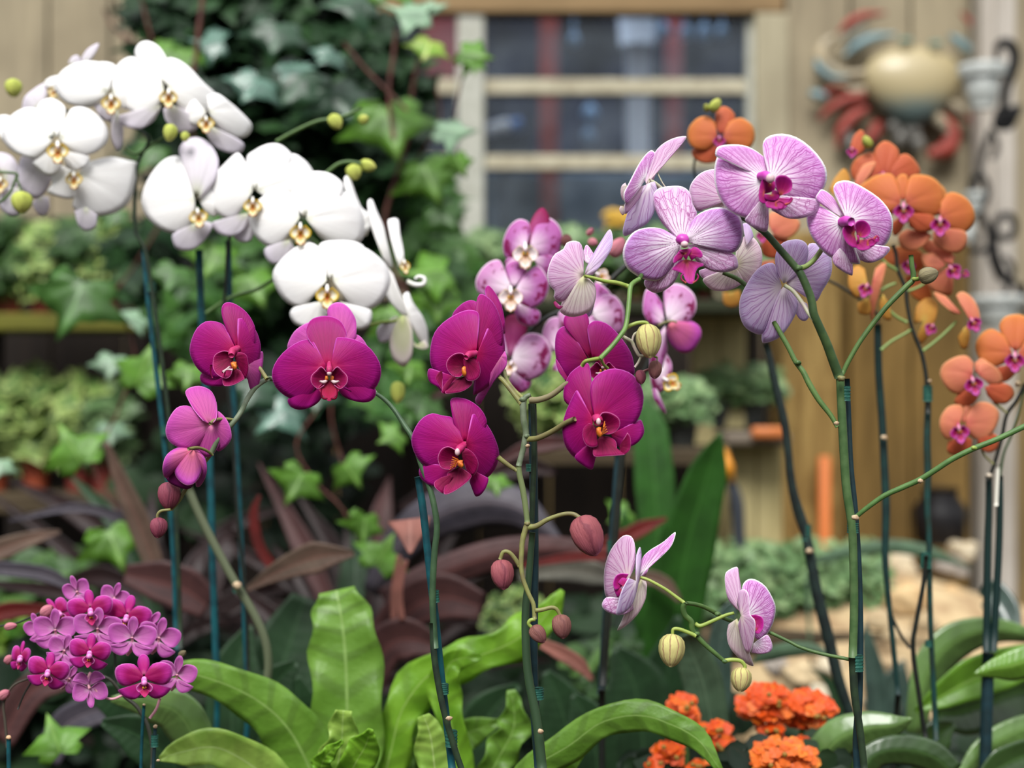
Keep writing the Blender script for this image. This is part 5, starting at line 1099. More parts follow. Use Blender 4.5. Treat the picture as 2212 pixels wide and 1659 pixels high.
# ================================================================== the setting
def wood_mat(name, c, c2, dark, sc=1.0, axis='Z', bs=.5, stain=None):
    g = G(name); ob = g.coord('Object'); k = (22*sc, 22*sc, 2.2*sc) if axis == 'Z' else (2.2*sc, 22*sc, 22*sc)
    n1 = g.noise(g.vmul(ob, k), 1, 6, .65, .6); n2 = g.noise(ob, 3.5, 3)
    col = g.mix(g.ss(n1, .3, .7), lin(c), lin(c2)); col = g.mix(g.M('MULTIPLY', g.ss(n1, .60, .74), .6), col, lin(dark)); col = g.mix(g.M('MULTIPLY', g.ss(n2, .45, .7), .35), col, lin(dark))
    if stain:
        z = g.sep(ob)[2]; x = g.sep(ob)[0]
        m = g.M('ADD', z, g.M('MULTIPLY', g.noise(g.vmul(ob, (5, 5, 1.5)), 1, 3), .35))
        col = g.mix(g.M('MULTIPLY', g.ss(m, 1.62, 1.38), .85), col, g.mix(g.ss(n1, .35, .65), lin(stain), lin(tuple(x_*.72 for x_ in stain))))
    return g.fin(col, .8, .2, bump=n1, bs=bs, bd=.004)
WOODW = wood_mat('weathered_board', (180, 166, 138), (156, 144, 120), (112, 100, 82), stain=(146, 120, 70), bs=.8)
WOODT = wood_mat('window_trim_wood', (190, 180, 152), (170, 160, 134), (130, 118, 96))
WOODL = wood_mat('lintel_wood', (168, 140, 102), (146, 120, 86), (112, 92, 66), axis='X')
WOODG = wood_mat('golden_mossy_wood', (134, 106, 58), (98, 76, 38), (52, 40, 24), bs=1.0)
WOODP = wood_mat('pale_plank', (196, 182, 134), (180, 166, 118), (140, 124, 84))
WOODD = wood_mat('dark_wood_and_shade', (44, 36, 30), (34, 28, 24), (24, 20, 18))  # near-black wood; on the panel behind the staging it stands for shade
WOODB = wood_mat('brown_shelf_board', (92, 78, 58), (72, 62, 46), (50, 42, 32), axis='X')
MOSS = wood_mat('mossy_shelf_board', (128, 126, 48), (104, 104, 44), (70, 66, 36), axis='X')
WHITEP = wood_mat('whitewashed_post', (206, 198, 188), (190, 180, 168), (156, 146, 134), bs=.2)
PUTTY = plain('window_paint', (196, 196, 184), .6, c2=(178, 178, 164), scale=30)
PUTTY2 = plain('glazing_bar_paint', (200, 192, 166), .6, c2=(176, 166, 140), scale=40)
YW = 3.6
def wx(u, y=YW): return (u-CX)/FPX*y
def wz(v, y=YW): return ZC-(v-CY)/FPX*y
wx0, wx1, wz0, wz1 = wx(640), wx(1632), wz(600), wz(34)
rg = random.Random(5)
bm = newbm(); x = wx(-1900)
edges = [x]
while x < wx(3300): x += .157+rg.uniform(-.006, .006); edges.append(x)
sh = wx(1835)-min(edges, key=lambda e_: abs(e_-wx(1835))); edges = [e_+sh for e_ in edges]
for a, b in zip(edges[:-1], edges[1:]):
    y0 = YW+rg.uniform(-.004, .004)
    if b > wx0 and a < wx1:
        box(bm, (a+.004, y0, 0), (b-.004, y0+.022, wz0)); box(bm, (a+.004, y0, wz1), (b-.004, y0+.022, 2.75))
    else:
        box(bm, (a+.004, y0, 0), (b-.004, y0+.022, 2.75))
tag(obj('wall_back', bm, WOODW, smooth=False), kind='structure')
bm = newbm()
for s_ in ((wx(-1900), wx0-.01, 0, 2.75), (wx1+.03, wx(3300), 0, 2.75), (wx0-.01, wx1+.03, 0, wz0-.02), (wx0-.01, wx1+.03, wz1+.02, 2.75)):
    box(bm, (s_[0], YW+.03, s_[2]), (s_[1], YW+.05, s_[3]))
tag(obj('wall_inner_lining', bm, WOODD, smooth=False), kind='structure')
bm = newbm()
box(bm, (wx(640), YW-.03, wz(34)), (wx(1690), YW+.02, wz(-45)), bev=.004); tag(obj('trim_1', bm, WOODL, smooth=False), kind='structure')
bm = newbm(); box(bm, (wx(1628), YW-.03, wz(640)), (wx(1700), YW+.02, wz(34)), bev=.004); tag(obj('trim_2', bm, WOODT, smooth=False), kind='structure')
win = tag(empty('window_1', (wx(1100), YW, wz0)), kind='structure')
bm = newbm()
box(bm, (wx(988), YW-.02, wz0), (wx(1046), YW+.03, wz1), bev=.003); box(bm, (wx(640), YW-.01, wz0), (wx(672), YW+.03, wz1), bev=.003)
box(bm, (wx(1612), YW-.005, wz0), (wx(1632), YW+.03, wz1), bev=.003); obj('window_frame', bm, PUTTY, win, smooth=False)
bm = newbm()
for v0, v1 in ((170, 203), (335, 366), (505, 535)):
    box(bm, (wx(672), YW-.002, wz(v1)), (wx(988), YW+.025, wz(v0)), bev=.002); box(bm, (wx(1046), YW-.002, wz(v1)), (wx(1612), YW+.025, wz(v0)), bev=.002)
obj('glazing_bar', bm, PUTTY2, win, smooth=False)
g = G('window_glass'); gl = g.N('ShaderNodeBsdfGlossy'); gl.inputs['Roughness'].default_value = .05; tr = g.N('ShaderNodeBsdfTransparent'); tr.inputs[0].default_value = (.86, .9, .93, 1)
df = g.N('ShaderNodeBsdfDiffuse'); df.inputs[0].default_value = (.36, .42, .48, 1)
mx = g.N('ShaderNodeMixShader'); g.put(mx.inputs[0], g.ss(g.noise(g.coord('Object'), 9, 4), .3, .8, .01, .10)); g.L(tr.outputs[0], mx.inputs[1]); g.L(df.outputs[0], mx.inputs[2])
m2 = g.N('ShaderNodeMixShader'); m2.inputs[0].default_value = .05; g.L(mx.outputs[0], m2.inputs[1]); g.L(gl.outputs[0], m2.inputs[2]); g.L(m2.outputs[0], g.out.inputs[0])
bm = newbm(); box(bm, (wx(660), YW+.010, wz0), (wx(1620), YW+.013, wz1)); obj('glass', bm, g.m, win, smooth=False)
# the room behind the window
DK = plain('interior_dark', (34, 46, 86), .8, c2=(20, 24, 40), scale=4); DK2 = plain('pane_haze_slate', (130, 152, 176), .8, c2=(92, 112, 136), scale=5)
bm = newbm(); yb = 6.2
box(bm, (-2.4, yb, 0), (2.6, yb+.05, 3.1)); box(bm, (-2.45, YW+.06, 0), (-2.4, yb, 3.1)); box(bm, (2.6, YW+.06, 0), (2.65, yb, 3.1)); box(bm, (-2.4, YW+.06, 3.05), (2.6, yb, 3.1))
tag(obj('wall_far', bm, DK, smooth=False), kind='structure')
bm = newbm(); box(bm, (-.9, 4.3, 0), (1.3, 4.52, wz(372, 4.3)), bev=.01); tag(obj('pane_haze_block', bm, DK2, smooth=False), 'added slate blue block standing for reflection and dust on the lower window panes', 'block')  # added block; its pale slate stands for reflection and dust on the panes
REDP = plain('red_post_paint', (176, 52, 44), .6, c2=(140, 44, 50), scale=6); WHP = plain('white_post_paint', (206, 208, 216), .5)
for (u0, u1, y, m_, lab, v1_) in ((1165, 1207, 4.25, REDP, 'red post behind the window, nearer the mullion', 700), (1440, 1475, 5.2, REDP, 'dull red post behind the window, beyond the white one', 700), (915, 985, 5.4, REDP, 'dark red post behind the ivy covered window pane', 170)):
    bm = newbm(); box(bm, (wx(u0, y), y, 0 if v1_ > 600 else wz(v1_, y)), (wx(u1, y), y+.06, 3.04), bev=.004); tag(obj('post', bm, m_, smooth=False), lab, 'post')
pp = tag(empty('curtain_post', (wx(1380, 4.6), 4.6, 0)), 'pale tapered post behind the window panes, widest at the top', 'post')
bm = newbm(); box(bm, (wx(1355, 4.6), 4.6, 0), (wx(1405, 4.6), 4.66, 3.0), bev=.004); obj('shaft', bm, WHP, pp, smooth=False)
bm = newbm(); lathe(bm, (wx(1378, 4.6), 4.63, 2.35), (0, 0, 1), [(0, .055), (.18, .07), (.5, .085), (.62, .09)], seg=16); obj('capital', bm, WHP, pp)
BLUEW = plain('pale_blue_plastic', (150, 190, 226), .3)
for i, (u, v, r_, y) in enumerate(((1433, 65, 15, 4.6), (1482, 70, 14, 4.6), (1560, 68, 13, 4.6), (1522, 70, 16, 4.6), (1240, 85, 12, 4.6), (1275, 245, 18, 4.8), (1272, 290, 14, 4.8))):
    bm = newbm(); c = P(u, v, y); rr_ = r_/FPX*y
    lathe(bm, c-Vector((0, 0, rr_*1.2)), (0, 0, 1), [(0, rr_*.3), (rr_*.3, rr_*.85), (rr_*1.2, rr_), (rr_*1.9, rr_*.7), (rr_*2.2, rr_*.35), (rr_*2.6, rr_*.3)], seg=14)
    if v < 100: tube(bm, [c+Vector((0, 0, rr_)), c+Vector((0, 0, 3.05-c.z))], .003, seg=5)
    tag(obj('glass_ornament', bm, BLUEW), 'small pale blue glass ornament behind the window', 'ornament', 'ornaments behind the window')
bt = tag(empty('bottle', P(1090, 280, 4.2)), 'white bottle with a blue cap lying aslant behind the window', 'bottle')
A_, B_ = P(1055, 288, 4.2), P(1128, 268, 4.2); ax = (B_-A_)
bm = newbm(); lathe(bm, A_, ax, [(0, .02), (.01, .028), (ax.length*.6, .028), (ax.length*.68, .02)], seg=16); obj('body', bm, WHP, bt)
bm = newbm(); lathe(bm, A_+ax*.66, ax, [(0, .021), (ax.length*.34, .021), (ax.length*.36, .015)], seg=16); obj('cap', bm, plain('cap_blue', (60, 120, 200), .4), bt)
bm = newbm(); box(bm, (wx(1040, 4.2), 4.14, 1.92), (wx(1150, 4.2), 4.30, wz(300, 4.2)+.0), bev=.004)
box(bm, (wx(1090, 4.2)-.01, 4.2, 0), (wx(1090, 4.2)+.01, 4.22, 1.93)); tag(obj('bracket_stand', bm, DK, smooth=False), 'dark stand under the white bottle behind the window', 'stand')
ld = bpy.data.lights.new('interior_fill_light', 'AREA'); ld.energy = 17; ld.size = 1.2; ld.color = (.75, .86, 1); lo_ = bpy.data.objects.new('interior_fill_light', ld); SC.collection.objects.link(lo_); lo_.location = (.3, 4.9, 2.98)  # added area light brightening the closed room, no real fixture behind it
# ground, bench
SOIL = plain('dark_soil', (52, 42, 34), .95, c2=(36, 30, 26), scale=12, bs=.6)
bm = newbm(); box(bm, (-4, -1, -.06), (3.6, YW+2.7, 0)); tag(obj('ground', bm, SOIL, smooth=False), kind='structure')
tb = tag(empty('potting_bench', (0, 1.3, 0)), 'weathered slatted bench carrying the orchid pots below the picture', 'bench')
bm = newbm()
for i in range(9): box(bm, (-.62, .98+i*.085, BENCH-.02), (.78, 1.055+i*.085, BENCH), bev=.002)
obj('slatted_top', bm, WOODB, tb, smooth=False)
for sx_ in (-.6, .73):
    for y_ in (1.0, 1.68): bm = newbm(); box(bm, (sx_, y_, 0), (sx_+.05, y_+.05, BENCH-.02), bev=.002); obj('leg', bm, WOODB, tb, smooth=False)

# right hand whitewashed post
bm = newbm(); box(bm, (wx(2122, 3.45), 3.45, 0), (wx(2196, 3.45), 3.53, 2.6), bev=.005); box(bm, (wx(2146, 3.45), 3.435, 0), (wx(2160, 3.45), 3.455, 2.6), bev=.003)
tag(obj('trim_3', bm, WHITEP, smooth=False), kind='structure')
# golden fence in front of the wall
yf = 3.05; fe_ = tag(empty('board_fence', (wx(1870, yf), yf, 0)), 'golden brown mossy board fence behind the orange orchid stakes', 'fence')
bm = newbm(); e0 = 1665
for w_ in (42, 128, 132, 126): box(bm, (wx(e0+2, yf), yf+rg.uniform(-.005, .005), 0), (wx(e0+w_-3, yf), yf+.025, wz(520+rg.uniform(-8, 8), yf)), bev=.002); e0 += w_
obj('board_panel', bm, WOODG, fe_, smooth=False)
bm = newbm(); box(bm, (wx(1690, 2.9), 2.9, 0), (wx(1812, 2.9), 2.97, wz(500, 2.9)), bev=.004); obj('post', bm, wood_mat('lichen_post', (168, 140, 84), (116, 88, 46), (70, 50, 28), sc=2.6, bs=1.0), fe_, smooth=False)
# added dark panel standing in for the shade behind the staging
bm = newbm()
for i in range(16):
    a = wx(-500, 3.1)+i*.155; box(bm, (a, 3.1, 0), (a+.15, 3.12, 1.44 if a > wx(300, 3.1) else wz(470, 3.1)), bev=.002)
tag(obj('wall_shade_panel', bm, WOODD, smooth=False), kind='structure')

TC1 = plain('terracotta_orange', (176, 84, 52), .7, c2=(150, 66, 44), scale=20); TC2 = plain('terracotta_dark', (128, 52, 42), .7, c2=(106, 42, 36), scale=20)
def small_pot_plant(lab, u, v, d, w, h, mat, fol, ru, rv, n, size, seed, shape=IVY, grp=None, up=.3, dv=0, lo=0, hi=1, ry=.06):
    r_ = w/2/FPX*d; hh = h/FPX*d; b = P(u, v, d)
    t = tag(empty('potted_plant', b), lab, 'potted plant', grp)
    bm = newbm(); lathe(bm, b, (0, 0, 1), [(0, r_*.72), (hh*.78, r_*.95), (hh*.78, r_*1.06), (hh, r_*1.08), (hh, r_*.96), (hh*.88, r_*.9)], seg=20); obj('pot', bm, mat, t, smooth=False)
    bm, _ = leafcloud(P(u, v-h-rv*.7+dv, d), (ru/FPX*d, ry, rv/FPX*d), n, size, seed, shape=shape, up=up, lo=lo, hi=hi); obj('foliage', bm, CL[fol], t)
    return t
def shelf(lab, u0, u1, v, d, dep, mat, thick=24, legs=True):
    t = tag(empty('plant_shelf', (wx(u0, d), d, 0)), lab, 'shelf')
    z = wz(v, d)
    bm = newbm(); box(bm, (wx(u0, d), d-dep/2, z-thick/FPX*d), (wx(u1, d), d+dep/2, z), bev=.003); obj('board', bm, mat, t, smooth=False)
    if legs:
        for uu in (u0, u1):
            x_ = wx(uu, d)+(.0 if uu == u0 else -.03)
            bm = newbm(); box(bm, (x_, d+dep/2-.03, 0), (x_+.03, d+dep/2, z-thick/FPX*d), bev=.002); obj('leg', bm, WOODD, t, smooth=False)
    return t
# ---- left shelves
D = 2.85
shelf('mossy yellow-green shelf board with terracotta pots of ivy', -60, 330, 682, D, .20, MOSS, 36)
for i, (u, w, fo, ru, rv) in enumerate(((-20, 60, 'mid', 60, 75), (25, 62, 'mid', 55, 85), (92, 64, 'varieg', 60, 80), (165, 62, 'mid', 60, 90), (235, 62, 'varieg', 60, 85), (305, 60, 'mid', 50, 70))):
    small_pot_plant('trailing ivy in a terracotta pot on the mossy upper shelf', u, 682, D, w, 56, TC2, fo, ru, rv, 120, .036, 10+i, grp='ivy pots on the mossy shelf', dv=-14)
shelf('brown shelf board under the variegated ivy pots', -60, 300, 1060, D, .20, WOODB, 40)
for i, (u, fo, ru, rv) in enumerate(((-10, 'varieg', 60, 95), (78, 'varieg', 75, 105), (170, 'varieg', 70, 100), (225, 'sage', 50, 80))):
    small_pot_plant('pale variegated ivy in an orange pot on the brown lower shelf', u, 1060, D, 66, 76, TC1 if i < 2 else TC2, fo, ru, rv, 120, .040, 30+i, grp='variegated ivy pots on the lower shelf', lo=.1, dv=-14)
shelf('low shelf board with lime green foliage near the small magenta orchid', -60, 260, 1450, 2.5, .2, WOODB, 40)
for i, (u, v_, fo) in enumerate(((10, 1450, 'lime'), (100, 1450, 'ivy'), (190, 1450, 'mid'))):
    small_pot_plant(('lime leaved trailing plant at the end of the low shelf', 'bright green trailing plant mid way along the low shelf', 'mid green trailing plant beside the bright ones on the low shelf')[i], u, v_, 2.5, 60, 60, TC2, fo, 70, 90, 170, .026, 50+i, shape=OVAL)
small_pot_plant('round leaved green plant under the dark cordyline leaves', 95, 1330, 2.3, 60, 50, CLEARP, 'mid', 95, 50, 120, .05, 57, shape=OVAL, lo=.3) 
# ---- centre staging
D = 2.75
shelf('upper staging board below the window with terracotta pots', 860, 1650, 655, D, .24, wood_mat('mossy_edge', (60, 64, 44), (48, 52, 36), (30, 32, 24), axis='X'), 26)
for i, (u, w, m_, fo) in enumerate(((905, 64, TC2, 'mid'), (985, 64, TC2, 'sage'), (1065, 66, TC2, 'sage'), (1145, 66, TC2, 'mid'), (1225, 66, TC2, 'sage'), (1300, 62, TC2, 'mid'), (1372, 66, TC1, 'mid'), (1445, 60, TC2, 'sage'), (1512, 62, TC2, 'mid'), (1585, 60, TC2, 'sage'))):
    small_pot_plant('leafy trailing plant in a small terracotta pot on the upper staging board', u, 655, D, w, 70, m_, fo, 62, 66, 150, .032, 70+i, grp='pots along the upper staging board', dv=20)
t = tag(empty('yellow_flower', P(1335, 655, D+.08)), 'soft yellow flower head behind the pots below the window', 'flower')
bm = newbm(); tube(bm, [P(1335, 655, D+.08), P(1332, 560, D+.08), P(1333, 490, D+.08)], .004); obj('stem', bm, GREEN, t)
bm, _ = pxcloud(1333, 470, D+.08, 26, 22, .03, 60, .018, 3, shape=OVAL); obj('flower_head', bm, plain('yellow_petals', (214, 170, 60), .6), t)
for (u0, u1, v0, y_) in ((1496, 1612, 672, 2.82), (1578, 1690, 950, 2.66)):
    bm = newbm(); k = (u1-u0)/2
    box(bm, (wx(u0, y_), y_, 0), (wx(u0+k-1, y_), y_+.03, wz(v0, y_)), bev=.003); box(bm, (wx(u0+k+1, y_), y_, 0), (wx(u1, y_), y_+.03, wz(v0, y_)), bev=.003)
    tag(obj('plank_support', bm, WOODP, smooth=False), 'pale plank support under the upper staging board' if v0 < 900 else 'pale plank support with a grey brown cap, beside the dark leaf', 'support')
bm = newbm(); box(bm, (wx(1560, 2.62), 2.58, wz(962, 2.62)), (wx(1700, 2.62), 2.72, wz(935, 2.62)), bev=.004); tag(obj('support_cap', bm, plain('cap_grey_brown', (112, 100, 86), .7)), 'grey brown board capping the shorter pale support', 'board')
shelf('middle staging board holding pale green foliage', 1130, 1560, 965, 2.6, .2, WOODB, 34); shelf('short middle staging board in line with the weathered post', 1560, 1680, 925, 2.84, .1, WOODD, 14, legs=False)
for i, u in enumerate((1400, 1475, 1550, 1625)):
    small_pot_plant('pale sage green clump in a black pot on the middle staging', u, 925 if u > 1540 else 965, 2.60 if u < 1540 else 2.84, 70, 60 if u > 1540 else 66, CLEARP, 'sage', 66, 52, 190, .024, 90+i, shape=OVAL, grp='sage green clumps on the middle staging')
small_pot_plant('cream edged ivy between the magenta blooms', 1200, 965, 2.2, 80, 60, CLEARP, 'varieg', 90, 80, 330, .022, 99, lo=.1)
D = 2.5
shelf('low staging board crowded with sage green foliage', 1480, 1920, 1345, D, .22, WOODB, 30)
for i, (u, v_) in enumerate(((1530, 1345), (1610, 1345), (1690, 1345), (1770, 1345), (1850, 1345))):
    small_pot_plant('sage green clump in a dark pot on the low staging board', u, v_, D, 78, 44, CLEARP, 'sage', 80, 88, 250, .026, 110+i, shape=OVAL, grp='sage green clumps on the low staging', dv=10)
small_pot_plant('small leaved plant with dotted light foliage under the buds', 1120, 1420, 2.1, 60, 50, CLEARP, 'varieg', 80, 60, 130, .016, 120, shape=OVAL)
small_pot_plant('striped feathery green plant between the dark leaves', 1330, 1560, 1.9, 60, 50, CLEARP, 'mid', 90, 90, 120, .035, 121, shape=OVAL)
bm = newbm(); box(bm, (wx(1762, 2.9), 2.86, 0), (wx(1786, 2.9), 2.885, wz(985, 2.88)), bev=.004); tag(obj('orange_stake', bm, plain('orange_paint', (206, 112, 46), .5)), 'upright orange stake in front of the golden fence boards', 'stake')
bm = newbm(); box(bm, (wx(1625, 2.55), 2.55, wz(948, 2.55)), (wx(1700, 2.55), 2.57, wz(922, 2.55)), bev=.004); tag(obj('orange_label', bm, plain('orange_plastic', (200, 116, 60), .5)), 'blurred orange label lying on the grey brown cap board', 'label')
bm = newbm(); tube(bm, [P(1560, 975, 2.5), P(1572, 1010, 2.48), P(1580, 1040, 2.5)], [.009, .011, .006]); tube(bm, [P(1578, 1040, 2.5), P(1592, 1090, 2.5), P(1598, 1200, 2.5)], [.009, .012, .010], mi=1); tag(obj('garden_tool', bm, [plain('orange_grip', (230, 150, 40), .5), plain('slate_handle', (58, 62, 70), .5)]), 'garden tool with an orange grip and slate handle, behind the strap leaf tip', 'tool')
bm = newbm(); lathe(bm, P(2030, 1175, 2.9), (0, 0, 1), [(0, .04), (.01, .05), (.07, .055), (.10, .035), (.115, .04)], seg=24); tag(obj('black_pot', bm, plain('black_glaze', (26, 24, 26), .35)), 'round black pot against the fence behind the stakes', 'pot')

# ---- rockery
ROCK = [plain('limestone_%s' % n_, c, .85, c2=c2, scale=s_, bs=.8) for n_, c, c2, s_ in (('tan', (206, 184, 146), (178, 152, 116), 18), ('sandy', (212, 182, 136), (186, 150, 104), 14), ('grey', (178, 168, 156), (146, 136, 126), 16), ('cream', (216, 204, 178), (188, 170, 140), 18))]
FR['T2'] = (1600, 1150, 3.26)
bm = newbm(); blob(bm, (.72, 2.62, .30), (.78, .42, .62), amp=.12, sub=4, seed=4); tag(obj('rockery_mound', bm, plain('sandy_soil', (196, 172, 132), .9, c2=(160, 132, 98), scale=22, bs=.8)), kind='structure')
for i, (x_, y_, r_, k, dd) in enumerate(((1120, 240, 120, 3, 2.7), (940, 430, 110, 1, 2.5), (1150, 480, 130, 1, 2.45), (1440, 480, 150, 1, 2.55), (1480, 250, 120, 2, 2.7), (1560, 130, 90, 3, 2.8), (960, 620, 80, 0, 2.35), (1120, 720, 90, 0, 2.3), (1300, 640, 80, 0, 2.35), (1060, 930, 80, 0, 2.2), (620, 940, 100, 3, 2.3), (420, 1010, 110, 0, 2.2), (250, 940, 80, 2, 2.3), (730, 830, 50, 3, 2.4), (920, 1210, 60, 3, 2.0), (1150, 1230, 85, 3, 2.0), (1060, 1210, 45, 0, 2.05), (1450, 780, 110, 0, 2.4), (560, 1150, 90, 3, 2.1))):
    (u, v), = px('T2', [(x_, y_)]); q = r_/3.26/FPX*dd; rs = random.Random(i)
    bm = newbm(); blob(bm, P(u, v, dd), (q*rs.uniform(1, 1.25), q, q*rs.uniform(.65, .95)), amp=.55, seed=i*3.1, sub=3)
    tag(obj('rock', bm, ROCK[k]), 'rounded tan limestone rock in the rockery behind the stakes', 'rock', 'limestone rocks of the rockery')

# ---- broad green leaves, one plant each with its leaves as parts
LFM = {'fern': leaf_mat('fern_leaf', (136, 184, 72), (166, 204, 110), c2=(118, 166, 58), band=.5, nb=9, rough=.4, trans=.35, midw=.03), 'fern_bright': leaf_mat('fern_leaf_bright', (152, 206, 62), (180, 216, 110), c2=(128, 184, 50), band=.4, nb=9, rough=.38, trans=.4, midw=.025),
       'fern_pale': leaf_mat('fern_leaf_pale', (178, 212, 100), (200, 226, 140), c2=(150, 194, 80), band=.2, nb=8, rough=.4, trans=.35),
       'strap': leaf_mat('strap_leaf', (50, 98, 34), (62, 112, 44), band=0, rough=.4, trans=.2, streak=.25), 'dark': leaf_mat('dark_broad_leaf', (42, 70, 42), (54, 84, 52), rough=.35, trans=.1, streak=.2),
       'orchid': leaf_mat('orchid_leaf', (112, 148, 78), (128, 162, 90), rough=.28, spec=.6, trans=.15, midw=.02, coat=.3), 'orchid_bright': leaf_mat('orchid_leaf_bright', (116, 166, 52), (140, 176, 84), rough=.28, spec=.6, trans=.25, coat=.3),
       'orchid_dark': leaf_mat('orchid_leaf_dark', (58, 86, 40), (70, 98, 50), rough=.25, spec=.6, trans=.12, coat=.4), 'slate': leaf_mat('slate_green_leaf', (70, 92, 82), (86, 108, 96), rough=.3, spec=.6, trans=.05, coat=.3),
       'greygreen': leaf_mat('grey_green_leaf', (92, 120, 92), (110, 138, 108), rough=.35, trans=.15, streak=.3),
       'cord_dark': leaf_mat('cordyline_dark', (46, 32, 32), (60, 38, 38), rough=.35, trans=.05, streak=.4), 'cord_plum': leaf_mat('cordyline_plum', (84, 56, 56), (108, 66, 62), rough=.38, trans=.1, streak=.5),
       'cord_mauve': leaf_mat('cordyline_mauve', (74, 70, 80), (104, 94, 100), rough=.3, spec=.6, trans=.05, streak=.5), 'cord_tan': leaf_mat('cordyline_tan', (118, 100, 86), (134, 92, 82), rough=.45, trans=.1, streak=.6),
       'cord_pink': leaf_mat('cordyline_pink', (176, 116, 104), (190, 130, 116), rough=.4, trans=.25, streak=.2), 'cord_grey': leaf_mat('cordyline_grey', (128, 126, 114), (100, 92, 84), rough=.4, trans=.1, streak=.5),
       'cord_red': leaf_mat('cordyline_red', (120, 42, 40), (140, 60, 54), rough=.35, trans=.15, streak=.3)}
def leafplant(name, lab, cat, u, d, z, leaves, potr=.05, poth=.1, pm_=None):
    x_ = wx(u, d); t = tag(empty(name, (x_, d, z)), lab, cat)
    if potr: pot(t, x_, d, z, potr, poth, pm_ or CLEARP)
    for i, L in enumerate(leaves):
        fr, pts, hw, dl, m_ = L[:5]; o = dict(L[5]) if len(L) > 5 else {}
        q = px(fr, pts); dl = dl if isinstance(dl, (list, tuple)) else [dl, dl]; ds = np.interp(np.linspace(0, 1, len(q)), np.linspace(0, 1, len(dl)), dl)
        bm = newbm(); ribbon(bm, [(a[0], a[1], b) for a, b in zip(q, ds)], [h/FR[fr][2] for h in hw], seed=i, **o); obj('leaf', bm, LFM[m_], t, solid=.0012)
    return t
leafplant('birds_nest_fern', 'bright green rippled fern with broad upright fronds among the stakes', 'fern', 780, 1.36, BENCH, [
 ('F', '760 1720 752 1640 750 1520 745 1400 735 1320 726 1275', [50, 72, 79, 77, 62, 40], [1.36, 1.40], 'fern', dict(wave=.18, nw=4, fold=.12)),
 ('F', '690 1720 660 1640 620 1570 560 1515 480 1475 400 1455 345 1470', [50, 70, 66, 52, 42, 30, 6], [1.34, 1.30], 'fern', dict(wave=.15, nw=4, fold=-.25)),
 ('F', '640 1740 560 1665 470 1615 390 1625 345 1640', [40, 50, 42, 30, 5], [1.32, 1.27], 'fern_pale', dict(wave=.15, nw=3)),
 ('F', '820 1720 845 1620 870 1530 930 1455 1010 1425 1100 1390 1170 1340 1215 1275', [30, 42, 44, 44, 40, 42, 40, 4], [1.38, 1.40], 'fern_bright', dict(wave=.45, nw=5, fold=-.2)),
 ('F', '1010 1720 985 1600 960 1500 975 1430 1040 1420', [18, 30, 34, 30, 6], [1.36, 1.35], 'fern_bright', dict(wave=.4, nw=3)),
 ('F', '735 1740 730 1660 738 1600 742 1535', [30, 44, 34, 20], [1.30, 1.27], 'fern_pale', dict(wave=.5, nw=3)),
 ('F', '770 1740 760 1670 790 1610 800 1575', [30, 40, 32, 5], [1.28, 1.24], 'fern_bright', dict(wave=.4, nw=2)),
 ('F', '690 1690 700 1640 740 1600', [20, 20, 4], [1.26, 1.23], 'fern_bright', dict(wave=.6, nw=3)),
 ('F', '945 1730 938 1650 930 1590 915 1545', [20, 38, 34, 12], [1.27, 1.26], 'fern_pale', dict(wave=.3, nw=2, fold=-.3)),
 ('F', '1030 1740 1070 1650 1110 1570 1105 1490', [20, 34, 36, 8], [1.38, 1.38], 'fern', dict(wave=.5, nw=4)),
 ('F', '870 1740 850 1640 830 1560', [40, 44, 8], [1.42, 1.42], 'fern', dict(wave=.2, nw=3)), ('F', '940 1700 960 1640 1000 1590 1080 1560', [30, 40, 40, 8], 1.42, 'fern', dict(wave=.3, nw=3)),
 ('F', '900 1740 880 1680 890 1600 960 1560', [36, 42, 44, 10], 1.44, 'fern', dict(wave=.3, nw=3))], potr=.07)
leafplant('birds_nest_fern', 'bright green arching fern frond sweeping down in front of the orange flowers', 'fern', 1180, 1.26, BENCH, [
 ('F', '1090 1740 1150 1660 1230 1610 1300 1560 1380 1545 1450 1565 1510 1600 1560 1670', [20, 32, 36, 34, 34, 32, 24, 6], [1.26, 1.22], 'fern', dict(wave=.15, nw=4, fold=-.3)),
 ('F', '1190 1740 1210 1680 1235 1620 1240 1590', [20, 30, 26, 5], [1.27, 1.27], 'fern_bright', dict(wave=.3, nw=3))], potr=.045)
leafplant('cast_iron_plant', 'plant with tall dark green strap leaves behind the profile pink bloom', 'plant', 1440, 1.85, .0, [
 ('F', '1420 1900 1430 1560 1450 1380 1485 1180 1530 1020 1557 935', [20, 42, 60, 62, 42, 3], [1.86, 1.8], 'strap', dict(fold=.25)),
 ('F', '1440 1900 1430 1500 1425 1250 1415 1050 1405 930 1395 860', [20, 30, 36, 44, 38, 6], [1.9, 1.95], 'strap', dict(fold=.2)),
 ('F', '1470 1900 1440 1500 1380 1250 1345 1100', [20, 40, 34, 4], [1.9, 1.9], 'strap', dict(fold=.2)),
 ('F', '1400 1900 1390 1620 1370 1480 1330 1400', [30, 80, 70, 10], [1.7, 1.7], 'dark', dict(fold=.2)), ('F', '1440 1900 1430 1650 1440 1480 1465 1330', [30, 85, 70, 5], [1.75, 1.72], 'dark', dict(fold=.2)),
 ('F', '1570 1800 1545 1620 1520 1480 1490 1400 1480 1370', [10, 36, 44, 38, 26], [1.5, 1.45], 'greygreen', dict(fold=.25)), ('F', '1530 1700 1560 1500 1555 1400 1570 1330 1600 1290', [10, 20, 26, 20, 4], [1.6, 1.6], 'slate', dict(fold=.2))], potr=.07)
